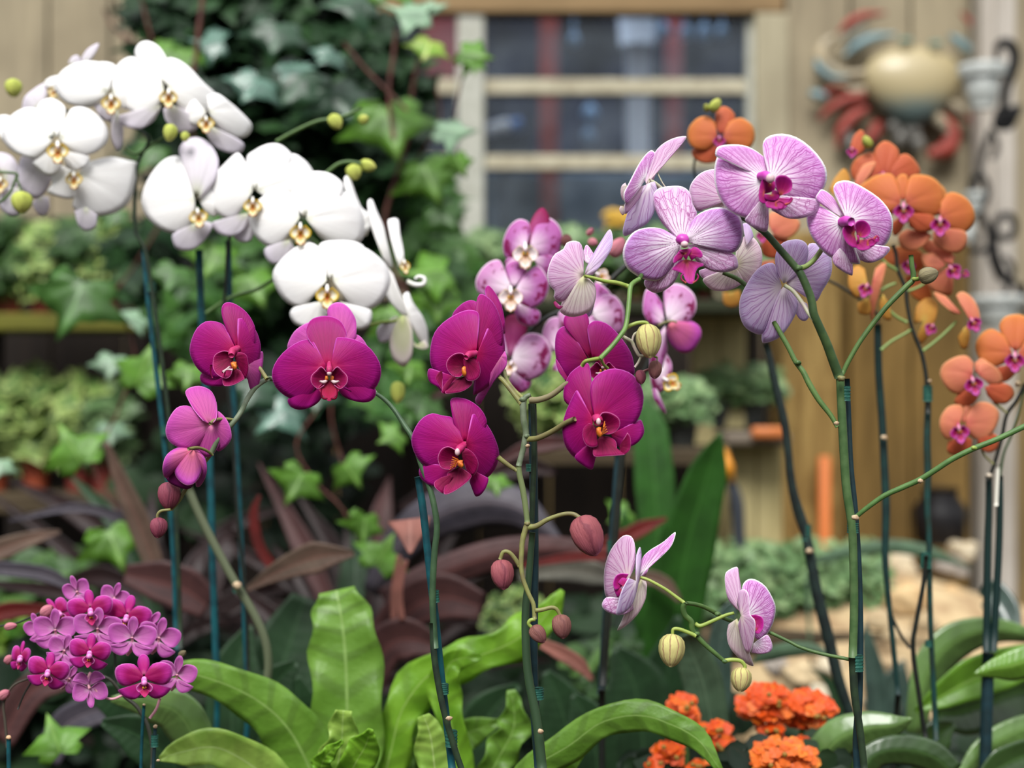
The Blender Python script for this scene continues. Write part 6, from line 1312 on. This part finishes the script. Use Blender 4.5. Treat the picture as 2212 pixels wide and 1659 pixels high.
leafplant('leafy_orchid', 'broad glossy orchid leaves with a pale blue sheen near the picture edge', 'plant', 2120, 1.52, BENCH, [
 ('T2', '1230 1420 1270 1150 1360 920 1520 760 1760 690 2000 720 2260 810', [68, 94, 135, 135, 94, 54, 4], [1.55, 1.58], 'orchid', dict(fold=-.5, tw=.3)),
 ('T2', '1230 1260 1420 1150 1620 1040 1850 960 2100 900 2360 990', [14, 94, 148, 148, 108, 4], [1.48, 1.5], 'orchid_bright', dict(fold=.4)),
 ('T2', '1640 1000 1780 960 1900 940 2100 900 2360 990', [8, 68, 108, 122, 4], [1.42, 1.42], 'orchid_bright', dict(fold=-.4)),
 ('T2', '1380 1280 1560 1260 1750 1200 2000 1120 2260 1210', [81, 176, 202, 202, 4], [1.53, 1.55], 'orchid_dark', dict(fold=.3)),
 ('T2', '1540 1720 1680 1560 1850 1450 2080 1370 2340 1460', [27, 81, 108, 94, 4], [1.44, 1.46], 'orchid', dict(fold=-.3)),
 ('T2', '1700 1750 1850 1640 2080 1560 2340 1650', [54, 122, 108, 4], [1.42, 1.44], 'orchid_dark', dict(fold=.3)),
 ('T2', '1900 760 1850 560 1760 430 1680 420', [81, 122, 108, 14], [1.7, 1.75], 'slate', dict(fold=.3))], potr=.06)
leafplant('leafy_orchid', 'low glossy orchid leaf arching beside the orange flower heads, sheen on its bend', 'plant', 1800, 1.38, BENCH, [
 ('T2', '480 1900 560 1620 700 1450 900 1380 1080 1360 1210 1310', [81, 135, 148, 122, 81, 5], [1.38, 1.36], 'orchid', dict(fold=-.5)),
 ('T2', '800 1900 860 1680 960 1560 1150 1530 1350 1580 1500 1700', [54, 94, 94, 108, 108, 81], [1.35, 1.36], 'orchid_dark', dict(fold=-.4)),
 ('T2', '1280 1750 1330 1560 1400 1420 1500 1350', [81, 122, 108, 27], [1.5, 1.5], 'orchid_dark', {})], potr=.05)
leafplant('rubber_plant', 'dark slate leaves standing among the rocks', 'plant', 1880, 1.95, .35, [
 ('T2', '960 1600 970 1280 940 1000 900 800 880 640', [40, 90, 80, 50, 8], [1.95, 1.95], 'slate', dict(fold=.3)), ('T2', '980 1600 1030 1250 1080 1050 1150 900', [30, 80, 80, 10], [1.97, 1.97], 'slate', dict(fold=.3)),
 ('T2', '1220 1700 1160 1300 1160 1100 1130 940', [20, 30, 40, 30], 1.97, 'slate', {}), ('T2', '700 1600 720 1320 640 1080 500 960', [20, 60, 40, 4], 1.9, 'dark', {})], potr=.05)
leafplant('trailing_leaf_plant', 'grey green arching leaves lying over the sage foliage and rocks', 'plant', 1760, 2.2, .2, [
 ('T2', '500 1000 480 300 640 170 850 120 1100 100 1350 150 1620 250', [6, 20, 40, 48, 50, 44, 4], [2.25, 2.2], 'greygreen', dict(fold=-.25)),
 ('T2', '60 930 200 860 380 820 540 830 690 900', [4, 50, 56, 36, 4], [1.75, 1.7], 'greygreen', dict(fold=-.3))], potr=.05)
leafplant('broad_leaf_plant', 'dark green broad leaves in shade behind the bright fern', 'plant', 560, 1.6, .3, [
 ('F', '600 1900 590 1620 600 1480 630 1380 660 1290', [60, 90, 86, 70, 30], [1.62, 1.66], 'dark', dict(fold=.15)), ('F', '500 1900 500 1600 510 1450 540 1350', [40, 60, 56, 8], [1.6, 1.62], 'dark', {}),
 ('F', '540 1800 560 1600 590 1490 640 1430', [50, 60, 50, 8], [1.5, 1.5], 'dark', {}), ('F', '700 1900 670 1640 650 1540 640 1460', [60, 70, 60, 8], [1.55, 1.55], 'dark', {}),
 ('F', '400 1800 340 1600 260 1520 180 1500', [40, 60, 50, 6], [1.5, 1.45], 'dark', {}), ('F', '420 1820 380 1660 300 1590 220 1560', [40, 60, 50, 8], [1.42, 1.4], 'dark', {}),
 ('F', '480 1740 400 1560 330 1520 240 1510', [30, 50, 40, 6], [1.34, 1.33], 'orchid', dict(fold=-.3)), ('F', '1000 1850 1010 1650 1060 1540 1120 1480', [40, 60, 50, 8], 1.6, 'dark', {}), ('F', '1200 1850 1230 1640 1210 1520 1180 1450', [40, 60, 50, 8], 1.6, 'dark', {}), ('F', '1280 1850 1290 1660 1270 1560 1240 1500', [40, 60, 50, 8], 1.55, 'dark', {})], potr=.07)
rc = random.Random(8); CRL = [
 ('F', '530 1275 600 1235 680 1205 765 1195', [4, 22, 36, 6], [1.62, 1.6], 'cord_tan', {}), ('F', '886 1196 886 1170 886 1140 884 1122', [3, 18, 38, 46], [1.5, 1.52], 'cord_pink', dict(fold=-.3)),
 ('F', '800 1280 880 1160 990 1095 1110 1095 1220 1180', [20, 44, 56, 44, 5], [1.9, 1.85], 'cord_mauve', dict(fold=-.4)), ('F', '830 1300 950 1240 1090 1195 1240 1190 1330 1230', [30, 36, 34, 26, 4], [1.8, 1.8], 'cord_plum', dict(fold=-.3)),
 ('F', '830 1380 890 1310 960 1290 1040 1310', [40, 52, 52, 30], [1.75, 1.72], 'cord_plum', dict(fold=.2)), ('F', '790 1480 830 1400 880 1380 945 1395', [36, 46, 46, 20], [1.7, 1.68], 'cord_plum', {}),
 ('F', '340 1240 300 1130 262 1040 228 955', [20, 26, 17, 5], [1.8, 1.78], 'cord_tan', dict(fold=.4)), ('F', '350 1250 290 1150 235 1110 150 1098 20 1125', [10, 14, 12, 10, 3], [1.82, 1.8], 'cord_mauve', {}),
 ('F', '-60 1210 20 1180 80 1160 130 1148', [24, 22, 14, 3], [1.8, 1.8], 'cord_tan', {}), ('F', '-60 1225 40 1232 110 1245 190 1290', [14, 17, 16, 6], [1.7, 1.7], 'cord_mauve', {}), ('F', '270 1240 340 1255 400 1275 450 1310', [20, 46, 50, 30], [1.7, 1.7], 'cord_plum', {}),
 ('F', '1060 1010 1120 975 1170 960 1230 955', [6, 14, 20, 12], [1.7, 1.7], 'cord_plum', {}), ('F', '1120 1245 1200 1232 1280 1238 1350 1258', [10, 24, 26, 10], [1.75, 1.75], 'cord_grey', {}), ('F', '1130 1222 1220 1206 1300 1200 1350 1190', [6, 10, 10, 4], 1.72, 'cord_red', {}),
 ('F', '1150 1380 1210 1410 1250 1435 1280 1470', [8, 16, 16, 4], 1.6, 'cord_pink', {}), ('F', '1260 1190 1330 1170 1390 1140 1440 1120', [10, 18, 16, 3], 1.8, 'cord_red', {}), ('F', '1330 1260 1400 1248 1440 1265 1470 1300', [10, 16, 16, 5], 1.8, 'cord_tan', {}),
 ('F', '-60 1345 20 1320 90 1318 160 1330', [16, 20, 12, 4], 1.75, 'cord_red', {}), ('F', '868 1340 862 1270 876 1210', [6, 8, 6], 1.68, 'cord_pink', {}), ('F', '850 1340 852 1280 862 1200', [6, 8, 5], 1.7, 'cord_pink', {}), ('F', '600 1240 560 1180 548 1110 560 1070', [10, 12, 10, 3], 1.75, 'cord_red', {}), ('F', '930 860 1050 800 1110 760', [6, 14, 4], 2.0, 'cord_plum', {}), ('F', '860 1100 960 1050 1120 1010 1200 1020', [10, 22, 26, 8], 1.95, 'cord_dark', {}), ('F', '100 1640 150 1560 250 1530 360 1560', [30, 36, 30, 8], 1.65, 'cord_mauve', {}), ('F', '0 1600 60 1500 120 1470 200 1470', [30, 36, 30, 8], 1.7, 'cord_plum', {})]
for i in range(46):
    cxy = (780, 1420) if i % 3 else (380, 1330); a = rc.uniform(-2.9, -.2) if i % 3 else rc.uniform(-3.0, -.1); L_ = rc.uniform(260, 520)
    p0 = (cxy[0]+rc.uniform(-70, 70), cxy[1]+rc.uniform(-40, 90)); p2 = (p0[0]+math.cos(a)*L_, p0[1]+math.sin(a)*L_*.9+rc.uniform(0, 90)); p1 = ((p0[0]+p2[0])/2, (p0[1]+p2[1])/2-rc.uniform(10, 70))
    dd = rc.uniform(1.9, 2.3); CRL.append(('F', [p0, p1, p2], [12, rc.uniform(16, 30), 2], [dd, dd+.08], rc.choice(['cord_dark']*6+['cord_plum', 'dark']), dict(fold=.3)))
leafplant('cordyline', 'dark burgundy cordyline with long strap leaves behind the magenta orchids', 'plant', 700, 2.0, .2, CRL, potr=.09, poth=.15)
# fill of leaves coloured near black for the shade low down behind everything
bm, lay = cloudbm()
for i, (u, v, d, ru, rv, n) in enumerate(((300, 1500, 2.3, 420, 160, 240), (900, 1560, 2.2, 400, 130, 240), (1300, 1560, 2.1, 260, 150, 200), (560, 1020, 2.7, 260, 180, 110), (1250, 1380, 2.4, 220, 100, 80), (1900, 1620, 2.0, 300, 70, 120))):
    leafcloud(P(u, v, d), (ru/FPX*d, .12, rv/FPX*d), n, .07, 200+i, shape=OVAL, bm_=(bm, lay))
tag(obj('undergrowth', bm, CL['deep']), 'undergrowth leaves coloured near black for the shade low behind the pots', 'undergrowth', kind='stuff')

# ---- ivy
iv = tag(empty('ivy', P(620, 0, 2.3)), 'dense hanging ivy coloured dark for shade, covering the window side, with trailing bright leaves', 'ivy')
bm, lay = cloudbm()
for i, (u, v, d, ru, rv, n) in enumerate(((460, 60, 2.4, 170, 170, 260), (640, 60, 2.4, 210, 170, 340), (780, 200, 2.35, 130, 150, 210), (620, 280, 2.45, 190, 130, 240), (780, 400, 2.4, 80, 140, 120), (420, 300, 2.5, 120, 130, 120), (850, 330, 2.35, 70, 120, 60), (400, 560, 2.5, 160, 130, 110), (560, 620, 2.45, 130, 130, 90), (650, 820, 2.4, 120, 140, 60))):
    leafcloud(P(u, v, d), (ru/FPX*d, .14, rv/FPX*d), n, .052, 300+i, bm_=(bm, lay))
obj('foliage', bm, CL['ivy_shade_tone'], iv)
bm, lay = cloudbm()
for i, (u, v, d, ru, rv, n) in enumerate(((900, 520, 2.3, 60, 110, 34), (960, 640, 2.3, 70, 120, 40), (890, 760, 2.3, 90, 90, 36), (620, 480, 2.3, 130, 80, 30), (520, 600, 2.3, 110, 80, 46), (430, 700, 2.3, 110, 70, 24), (860, 860, 2.2, 80, 60, 20), (930, 430, 2.4, 60, 80, 20))):
    leafcloud(P(u, v, d), (ru/FPX*d, .10, rv/FPX*d), n, .040, 340+i, bm_=(bm, lay), lo=.0, hi=.7)
obj('foliage', bm, cloud_mat('ivy_mid_leaves', [(60, 104, 44), (92, 140, 60), (122, 166, 78)], trans=.3), iv)
IM = {'b': leaf_mat('ivy_leaf_bright', (112, 166, 56), (140, 184, 90), rough=.42, trans=.35), 'p': leaf_mat('ivy_leaf_pale', (150, 186, 150), (176, 204, 170), rough=.35, trans=.2), 'y': leaf_mat('ivy_leaf_yellow', (172, 200, 80), (226, 232, 150), c2=(140, 186, 60), rough=.4, trans=.35),
      'm': leaf_mat('ivy_leaf_mid', (76, 122, 50), (96, 142, 72), rough=.4, trans=.25), 'd': leaf_mat('ivy_leaf_deep', (48, 82, 56), (64, 100, 72), rough=.35, trans=.12), 's': leaf_mat('ivy_leaf_sheen', (90, 130, 112), (110, 150, 130), rough=.25, spec=.7, trans=.1)}
for (u, v, sz, rot, m_, d, tl, yw) in (
 (180, 650, 112, 20, 'm', 1.95, -.2, .1), (295, 860, 78, 200, 'b', 1.9, -.2, -.2), (175, 1025, 76, 150, 'b', 1.85, -.2, .1), (235, 1175, 82, -20, 'b', 1.8, -.3, .2), (655, 1045, 66, 30, 'b', 1.85, -.2, .2), (745, 1022, 58, -40, 'b', 1.87, -.2, -.3), (790, 1135, 56, 15, 'b', 1.8, -.2, .6), (815, 1245, 64, 210, 'b', 1.75, -.3, .3), (130, 1650, 70, 160, 'b', 1.5, -.4, .2),
 (835, 270, 112, -10, 'b', 2.1, -.3, .1), (845, 20, 74, 180, 'b', 2.05, -.4, .2), (790, 30, 90, 70, 'd', 2.1, -.6, .2), (920, 55, 84, 100, 'p', 2.0, -.9, .1), (885, 45, 70, -90, 'p', 2.02, -.9, -.2), (930, 108, 52, 20, 'y', 1.98, -.5, .2), (1000, 130, 56, -70, 'b', 1.98, -.5, .1), (1040, 152, 40, 90, 'b', 1.97, -1.0, 0), (950, 300, 66, -80, 'p', 2.02, -.8, .2), (985, 352, 44, -20, 'b', 2.0, -.2, .5), (915, 385, 84, -20, 'b', 2.1, -.2, .1), (950, 470, 60, -30, 'm', 2.1, -.4, .1),
 (660, 190, 98, 30, 'd', 2.15, -.4, .1), (720, 220, 90, -20, 'd', 2.15, -.4, .3), (560, 195, 70, 30, 's', 2.1, -.5, .3), (620, 160, 60, -60, 's', 2.05, -1.0, .1), (600, 80, 80, 10, 'd', 2.15, -.4, .2), (720, 130, 50, 40, 's', 2.12, -.6, .2), (400, 130, 60, 0, 'b', 2.2, -.5, 0), (370, 125, 50, 70, 'b', 2.2, -.5, 0), (480, 110, 60, 90, 's', 2.2, -.6, 0), (450, 200, 70, 0, 'd', 2.25, -.4, 0), (330, 340, 60, 20, 'm', 2.2, -.4, 0),
 (960, 610, 80, 80, 'b', 2.0, -.7, .1), (950, 650, 70, 10, 'b', 2.0, -.3, .3), (880, 730, 70, 30, 'm', 1.95, -.4, .1), (840, 690, 70, -30, 'b', 1.95, -.4, .2), (890, 800, 50, 20, 'b', 1.9, -.3, .4), (620, 900, 80, 40, 's', 2.0, -.5, .1), (680, 860, 60, 0, 'd', 2.0, -.4, .2), (560, 850, 70, 30, 'd', 2.0, -.4, .2), (440, 480, 60, 0, 'm', 2.1, -.4, .1), (470, 560, 70, 20, 'b', 2.1, -.4, .1), (540, 620, 70, -20, 'b', 2.1, -.4, .2), (380, 600, 60, 20, 'm', 2.0, -.5, .3), (410, 810, 50, 10, 'b', 1.9, -.4, .2), (860, 950, 44, 60, 'b', 1.9, -.5, .2), (1070, 1045, 40, 0, 'b', 1.8, -.5, .2), (300, 700, 50, 60, 'p', 2.0, -.9, .2), (245, 790, 50, 10, 'p', 2.1, -.5, .2), (240, 935, 46, 0, 'p', 2.1, -.5, .2), (1355, 1120, 44, 60, 'b', 2.1, -.5, .2), (1005, 700, 50, 20, 'm', 2.1, -.4, .2), (920, 880, 60, 20, 'm', 2.0, -.5, .3), (0, 1010, 40, 10, 'p', 1.9, -.4, .2), (250, 470, 50, 20, 'm', 2.2, -.4, 0)):
    bm = newbm(); leaf3(bm, P(u, v-sz*.35, d), sz*1.12/FPX*d, math.radians(rot), tl, yw, .5, rings=3); obj('leaf', bm, IM[m_], iv, solid=.0006)
VINE = plain('vine_red_brown', (112, 66, 56), .6, c2=(86, 50, 44), scale=60)
for q, w, d in (('440 -20 430 60 420 140 400 200', 11, 2.1), ('855 60 850 120 840 200 850 300', 9, 2.08), ('740 90 790 150 840 200 880 240', 7, 2.08), ('905 120 890 200 880 300 850 400 830 480 840 560 880 640 920 740', 9, 2.15), ('700 640 720 760 715 900 740 1000', 5, 2.1), ('940 180 950 260 900 350 880 420', 5, 2.15), ('300 -20 340 120 420 300 380 420 300 560 240 640', 6, 2.25), ('240 640 290 760 250 900 200 1000 260 1120 240 1190', 5, 2.0), ('690 880 640 960 680 1040 740 1100 790 1200', 5, 1.95), ('225 20 245 60 290 90', 6, 2.6), ('1000 160 985 240 975 330', 4, 2.05), ('250 0 265 80 300 140', 7, 2.5)):
    v_ = px('F', q); bm = newbm(); tube(bm, [P(a, b, d) for a, b in v_], w/2/FPX*d, seg=6); obj('vine', bm, VINE, iv)
bm = newbm(); lathe(bm, P(620, -260, 2.4), (0, 0, 1), [(0, .10), (.12, .17), (.14, .18), (.14, .165), (.10, .15)], seg=24); obj('hanging_pot', bm, TC2, iv)
bm = newbm()
for k in range(3): tube(bm, [P(620, -260, 2.4)+Vector((.17*math.cos(k*2.1), .17*math.sin(k*2.1), .14)), P(620, -260, 2.4)+Vector((0, 0, .62))], .002, seg=5, smooth=False)
obj('hanger', bm, plain('wire', (60, 60, 60), .4, metal=1), iv)

# ---- kalanchoes
KM = cloud_mat('kalanchoe_orange', [(236, 84, 16), (244, 104, 22), (250, 128, 30)], rough=.5, trans=.2); KM2 = cloud_mat('kalanchoe_light_orange', [(236, 104, 26), (246, 128, 34), (250, 160, 60)], rough=.5, trans=.2)
KF = [(-.5, .15), (-.62, .5), (-.3, .95), (0, 1.05), (.3, .95), (.62, .5), (.5, .15)]
def floret(bm, lay, c, s, rg_, rnd):
    til = -rg_.uniform(.3, 1.2); yw = rg_.uniform(-.5, .5); r0 = rg_.uniform(0, 1.5)
    for k in range(4): leaf3(bm, c, s, r0+k*math.pi/2, til, yw, rnd, shape=KF, cup=.1, lay=lay)
def kalanchoe(lab, u, d, heads, mat):
    x_ = wx(u, d); t = tag(empty('kalanchoe', (x_, d, BENCH)), lab, 'potted plant'); pot(t, x_, d, BENCH, .05, .09, TC1)
    rg_ = random.Random(int(u))
    for (hu, hv, ru, rv, n) in heads:
        bm, lay = cloudbm()
        for i in range(n):
            a = rg_.uniform(0, 6.283); r_ = math.sqrt(rg_.random()); sx_, sz_ = math.cos(a)*r_, math.sin(a)*r_
            h = math.sqrt(max(0, 1-r_*r_)); q = P(hu+sx_*ru, hv+sz_*rv, d-h*.025+rg_.uniform(0, .02)+(sz_*-.0)); floret(bm, lay, q, 14/FPX*d, rg_, rg_.random())
        hd = obj('flower_cluster', bm, mat, t)
        bm = newbm(); tube(bm, [P(hu, hv, d), P((hu+u)/2, (hv+1800)/2, d), Vector((x_, d, BENCH+.09))], [.0025, .004], seg=6); obj('stem', bm, GREEN, t)
        bm = newbm()
        for i in range(3): blob(bm, P(hu+rg_.uniform(-.7, .7)*ru, hv+rg_.uniform(-.6, .6)*rv, d-.032), .0028, sub=1)
        obj('flower_bud', bm, plain('bud_dull_green', (150, 110, 40), .6) if 'bud_dull_green' not in bpy.data.materials else bpy.data.materials['bud_dull_green'], hd)
    bm, _ = leafcloud(P(u, 1720, d+.02), (.09, .06, .06), 90, .035, int(u), shape=OVAL); obj('foliage', bm, CL['deep'], t)
kalanchoe('kalanchoe with a wide red-orange flower head beside the striped orchid stake', 1700, 1.44, [(1655, 1520, 58, 42, 110), (1742, 1532, 60, 36, 90), (1665, 1575, 22, 14, 12), (1735, 1605, 10, 8, 4)], KM)
kalanchoe('kalanchoe with lighter orange domed flowers, lowest of the orange heads', 1690, 1.34, [(1690, 1648, 74, 50, 130)], KM2)
kalanchoe('kalanchoe with scattered orange clusters behind the arching fern frond', 1490, 1.42, [(1478, 1535, 30, 34, 44), (1440, 1555, 22, 14, 14), (1540, 1573, 32, 12, 22), (1560, 1610, 22, 16, 18), (1450, 1625, 34, 24, 34), (1415, 1650, 22, 14, 12), (1505, 1655, 20, 10, 8)], KM)

# ---- wall crab
yC = YW-.045; cr = tag(empty('wall_crab', P(1965, 175, yC)), 'ceramic crab wall ornament with cream body, blue arms and red claws', 'wall ornament')
CRB = None
g = G('crab_body_glaze'); ob = g.coord('Object'); z = g.sep(ob)[2]
col = g.mix(g.ss(g.M('ADD', z, g.M('MULTIPLY', g.noise(ob, 12, 3), .05)), .0, -.075), lin((184, 168, 128)), lin((112, 134, 134))); CRB = g.fin(col, .42, .45, coat=.2)
CT, CBL, CRD, CEY = plain('crab_tan', (190, 172, 140), .5, c2=(160, 150, 130), scale=14), plain('crab_blue', (104, 142, 152), .4, c2=(140, 164, 166), scale=20), plain('crab_red', (172, 66, 52), .5, c2=(140, 56, 46), scale=20), plain('crab_eye', (150, 186, 172), .3)
bm = newbm(); bmesh.ops.create_uvsphere(bm, u_segments=32, v_segments=20, radius=1)
for v_ in bm.verts:
    k = 1+.10*max(0, v_.co.z); zz = v_.co.z; k = 1.02+.30*zz; v_.co = P(1970, 188, yC)+Vector((v_.co.x*.118*k*.98, v_.co.y*.055, zz*.100))
obj('body', bm, CRB, cr, origin=P(1968, 172, yC))
def limb(nm, q, w, m_, dy=0):
    bm = newbm(); tube(bm, [P(a, b, yC+dy) for a, b in px('R5', q)], [x_/2.765/2/FPX*yC for x_ in w], seg=10); obj(nm, bm, m_, cr)
limb('arm', '760 430 640 450 540 420 480 350 500 270 560 220', [50, 60, 80, 80, 60, 40], CT); limb('arm', '640 460 540 460 470 410 450 350', [16, 40, 50, 20], CBL, -.02)
limb('claw', '620 330 700 270 800 225 930 205', [20, 60, 60, 20], CBL, -.01); limb('claw', '585 195 650 140 740 95 870 78', [16, 60, 56, 14], CRD, -.015); limb('arm', '600 250 680 200 760 160', [30, 60, 40], plain('crab_grey', (150, 146, 130), .5), -.005)
limb('claw', '1410 350 1360 300 1300 250 1245 205', [30, 64, 60, 20], CBL); limb('claw', '1530 300 1470 230 1400 160 1310 70', [20, 66, 50, 14], CRD, -.01); limb('arm', '1300 420 1400 380 1480 320 1500 260', [40, 60, 50, 20], CT, .01)
for q in ('985 250 985 232', '1165 268 1165 250'): limb('eye', q, [86, 90], CEY, -.03)
limb('leg', '800 520 700 545 600 540 520 570', [60, 60, 50, 40], CT, .01); limb('leg', '640 540 560 530 500 560', [20, 56, 30], CRD); limb('leg', '510 580 460 570 410 555', [40, 70, 30], CBL)
limb('leg', '740 580 640 600 550 640 470 710', [50, 64, 60, 20], CRD); limb('leg', '760 650 670 700 600 790 575 880', [50, 76, 76, 20], CRD); limb('leg', '820 720 800 800 740 850 700 840', [60, 80, 60, 30], CRD, .01)
limb('leg', '1180 690 1230 750 1260 810 1230 890 1120 925', [60, 90, 110, 120, 60], CRD); limb('leg', '1160 680 1200 740 1230 790', [60, 80, 40], CT, -.012); limb('leg', '1240 640 1320 690 1400 720 1500 715', [50, 60, 56, 20], CRD, .008); limb('leg', '1380 740 1430 790 1450 860', [30, 50, 20], CRD); limb('leg', '1220 600 1290 650 1350 690', [60, 80, 40], CT, .0)
BARN = plain('barnacle_grey', (150, 148, 142), .6, c2=(110, 106, 100), scale=40)
for k, (a, b) in enumerate(((920, 760), (1000, 780), (960, 830), (1060, 860), (620, 800), (660, 860), (1040, 790))):
    (u, v), = px('R5', [(a, b)]); bm = newbm(); blob(bm, P(u, v, yC), (.016, .014, .02), amp=.3, seed=k); obj('barnacle', bm, BARN, cr)
# ---- iron holder
IRON = plain('black_iron', (18, 17, 18), .6, spec=.25); yI = 3.15
ih = tag(empty('iron_wall_holder', P(2170, 100, yI)), 'black wrought iron scroll hanger in front of the whitewashed post', 'hanger')
def iron(nm, fr, q, w):
    w = [x_*1.45 for x_ in w]
    bm = newbm(); s_ = FR[fr][2]; tube(bm, [P(a, b, yI) for a, b in px(fr, q)], [x_/s_/2/FPX*yI for x_ in w], seg=10); obj(nm, bm, IRON, ih)
iron('hook', 'R5', '1525 380 1535 290 1570 255 1615 275 1640 340 1620 430 1585 520 1575 600 1575 680', [14, 40, 46, 46, 42, 40]); bm = newbm()
fan(bm, 'R5', (1500, 720), '1530 650 1600 640 1680 630 1650 720 1610 775 1550 780 1510 760', yI-.005, curv=.3); obj('iron_leaf', bm, IRON, ih, solid=.004)
iron('chain_link', 'R5', '1500 770 1470 850 1445 930 1430 1030', [26, 26]); iron('chain_link', 'R5', '1510 800 1530 860 1525 910 1500 950', [22, 24])
iron('chain_link', 'R5', '1425 1040 1380 1080 1375 1150 1410 1230 1460 1210 1475 1130 1455 1070 1425 1040', [24, 28]); iron('scroll', 'R5', '1430 1250 1460 1330 1500 1400 1540 1410 1610 1420 1640 1350 1610 1290 1560 1290 1525 1340 1500 1420', [30, 30])
iron('scroll', 'R5', '1500 1470 1440 1500 1370 1490 1360 1440 1420 1420', [26, 26]); iron('scroll', 'R5', '1500 1400 1505 1480 1520 1560 1560 1640 1610 1700', [44, 50, 34]); iron('scroll', 'R4', '2060 960 2100 1010 2090 1080 2060 1150', [20, 22]); iron('chain_link', 'R4', '2000 1000 2040 1070 2120 1100 2160 1200', [18, 22])
iron('bracket', 'R5', '1430 1040 1410 1100 1395 1160 1370 1180', [12, 10]); iron('bracket', 'R5', '1425 1240 1400 1290 1370 1330', [12, 10]); iron('bracket', 'R4', '2170 1250 2110 1220 2060 1180', [14, 12])
iron('stem_rod', 'R4', '2160 1100 2170 1250 2170 1500', [18, 18])
WHC = plain('white_ceramic', (200, 204, 202), .35, c2=(180, 184, 180), scale=8)
def cup(lab, u, v, w, h, d, rimw, dep=None):
    t = tag(empty('hanging_cup', P(u, v+h, d)), lab, 'cup'); r_ = w/2/FPX*d; hh = h/FPX*d; rw = rimw/2/FPX*d
    bm = newbm(); lathe(bm, P(u, v+h, d), (0, 0, 1), [(0, r_*.55), (hh*.15, r_*.8), (hh*.7, r_), (hh*.72, r_*.9)], seg=24); obj('bowl', bm, WHC, t)
    bm = newbm(); lathe(bm, P(u, v+h*.28, d), (0, 0, 1), [(0, rw*.9), (hh*.10, rw), (hh*.26, rw), (hh*.28, rw*.9)], seg=24); obj('rim', bm, WHC, t)
cup('white ceramic cup hanging on the iron hook beside the crab', 2122, 140, 76, 95, 3.15, 104); cup('white ceramic cup low on the iron scroll above the orange orchid', 2155, 640, 96, 70, 3.15, 122); cup('small pale cup half way up the iron chain', 2106, 415, 30, 44, 3.15, 44); cup('small pale cup just under the chain ring', 2092, 480, 26, 44, 3.15, 30)
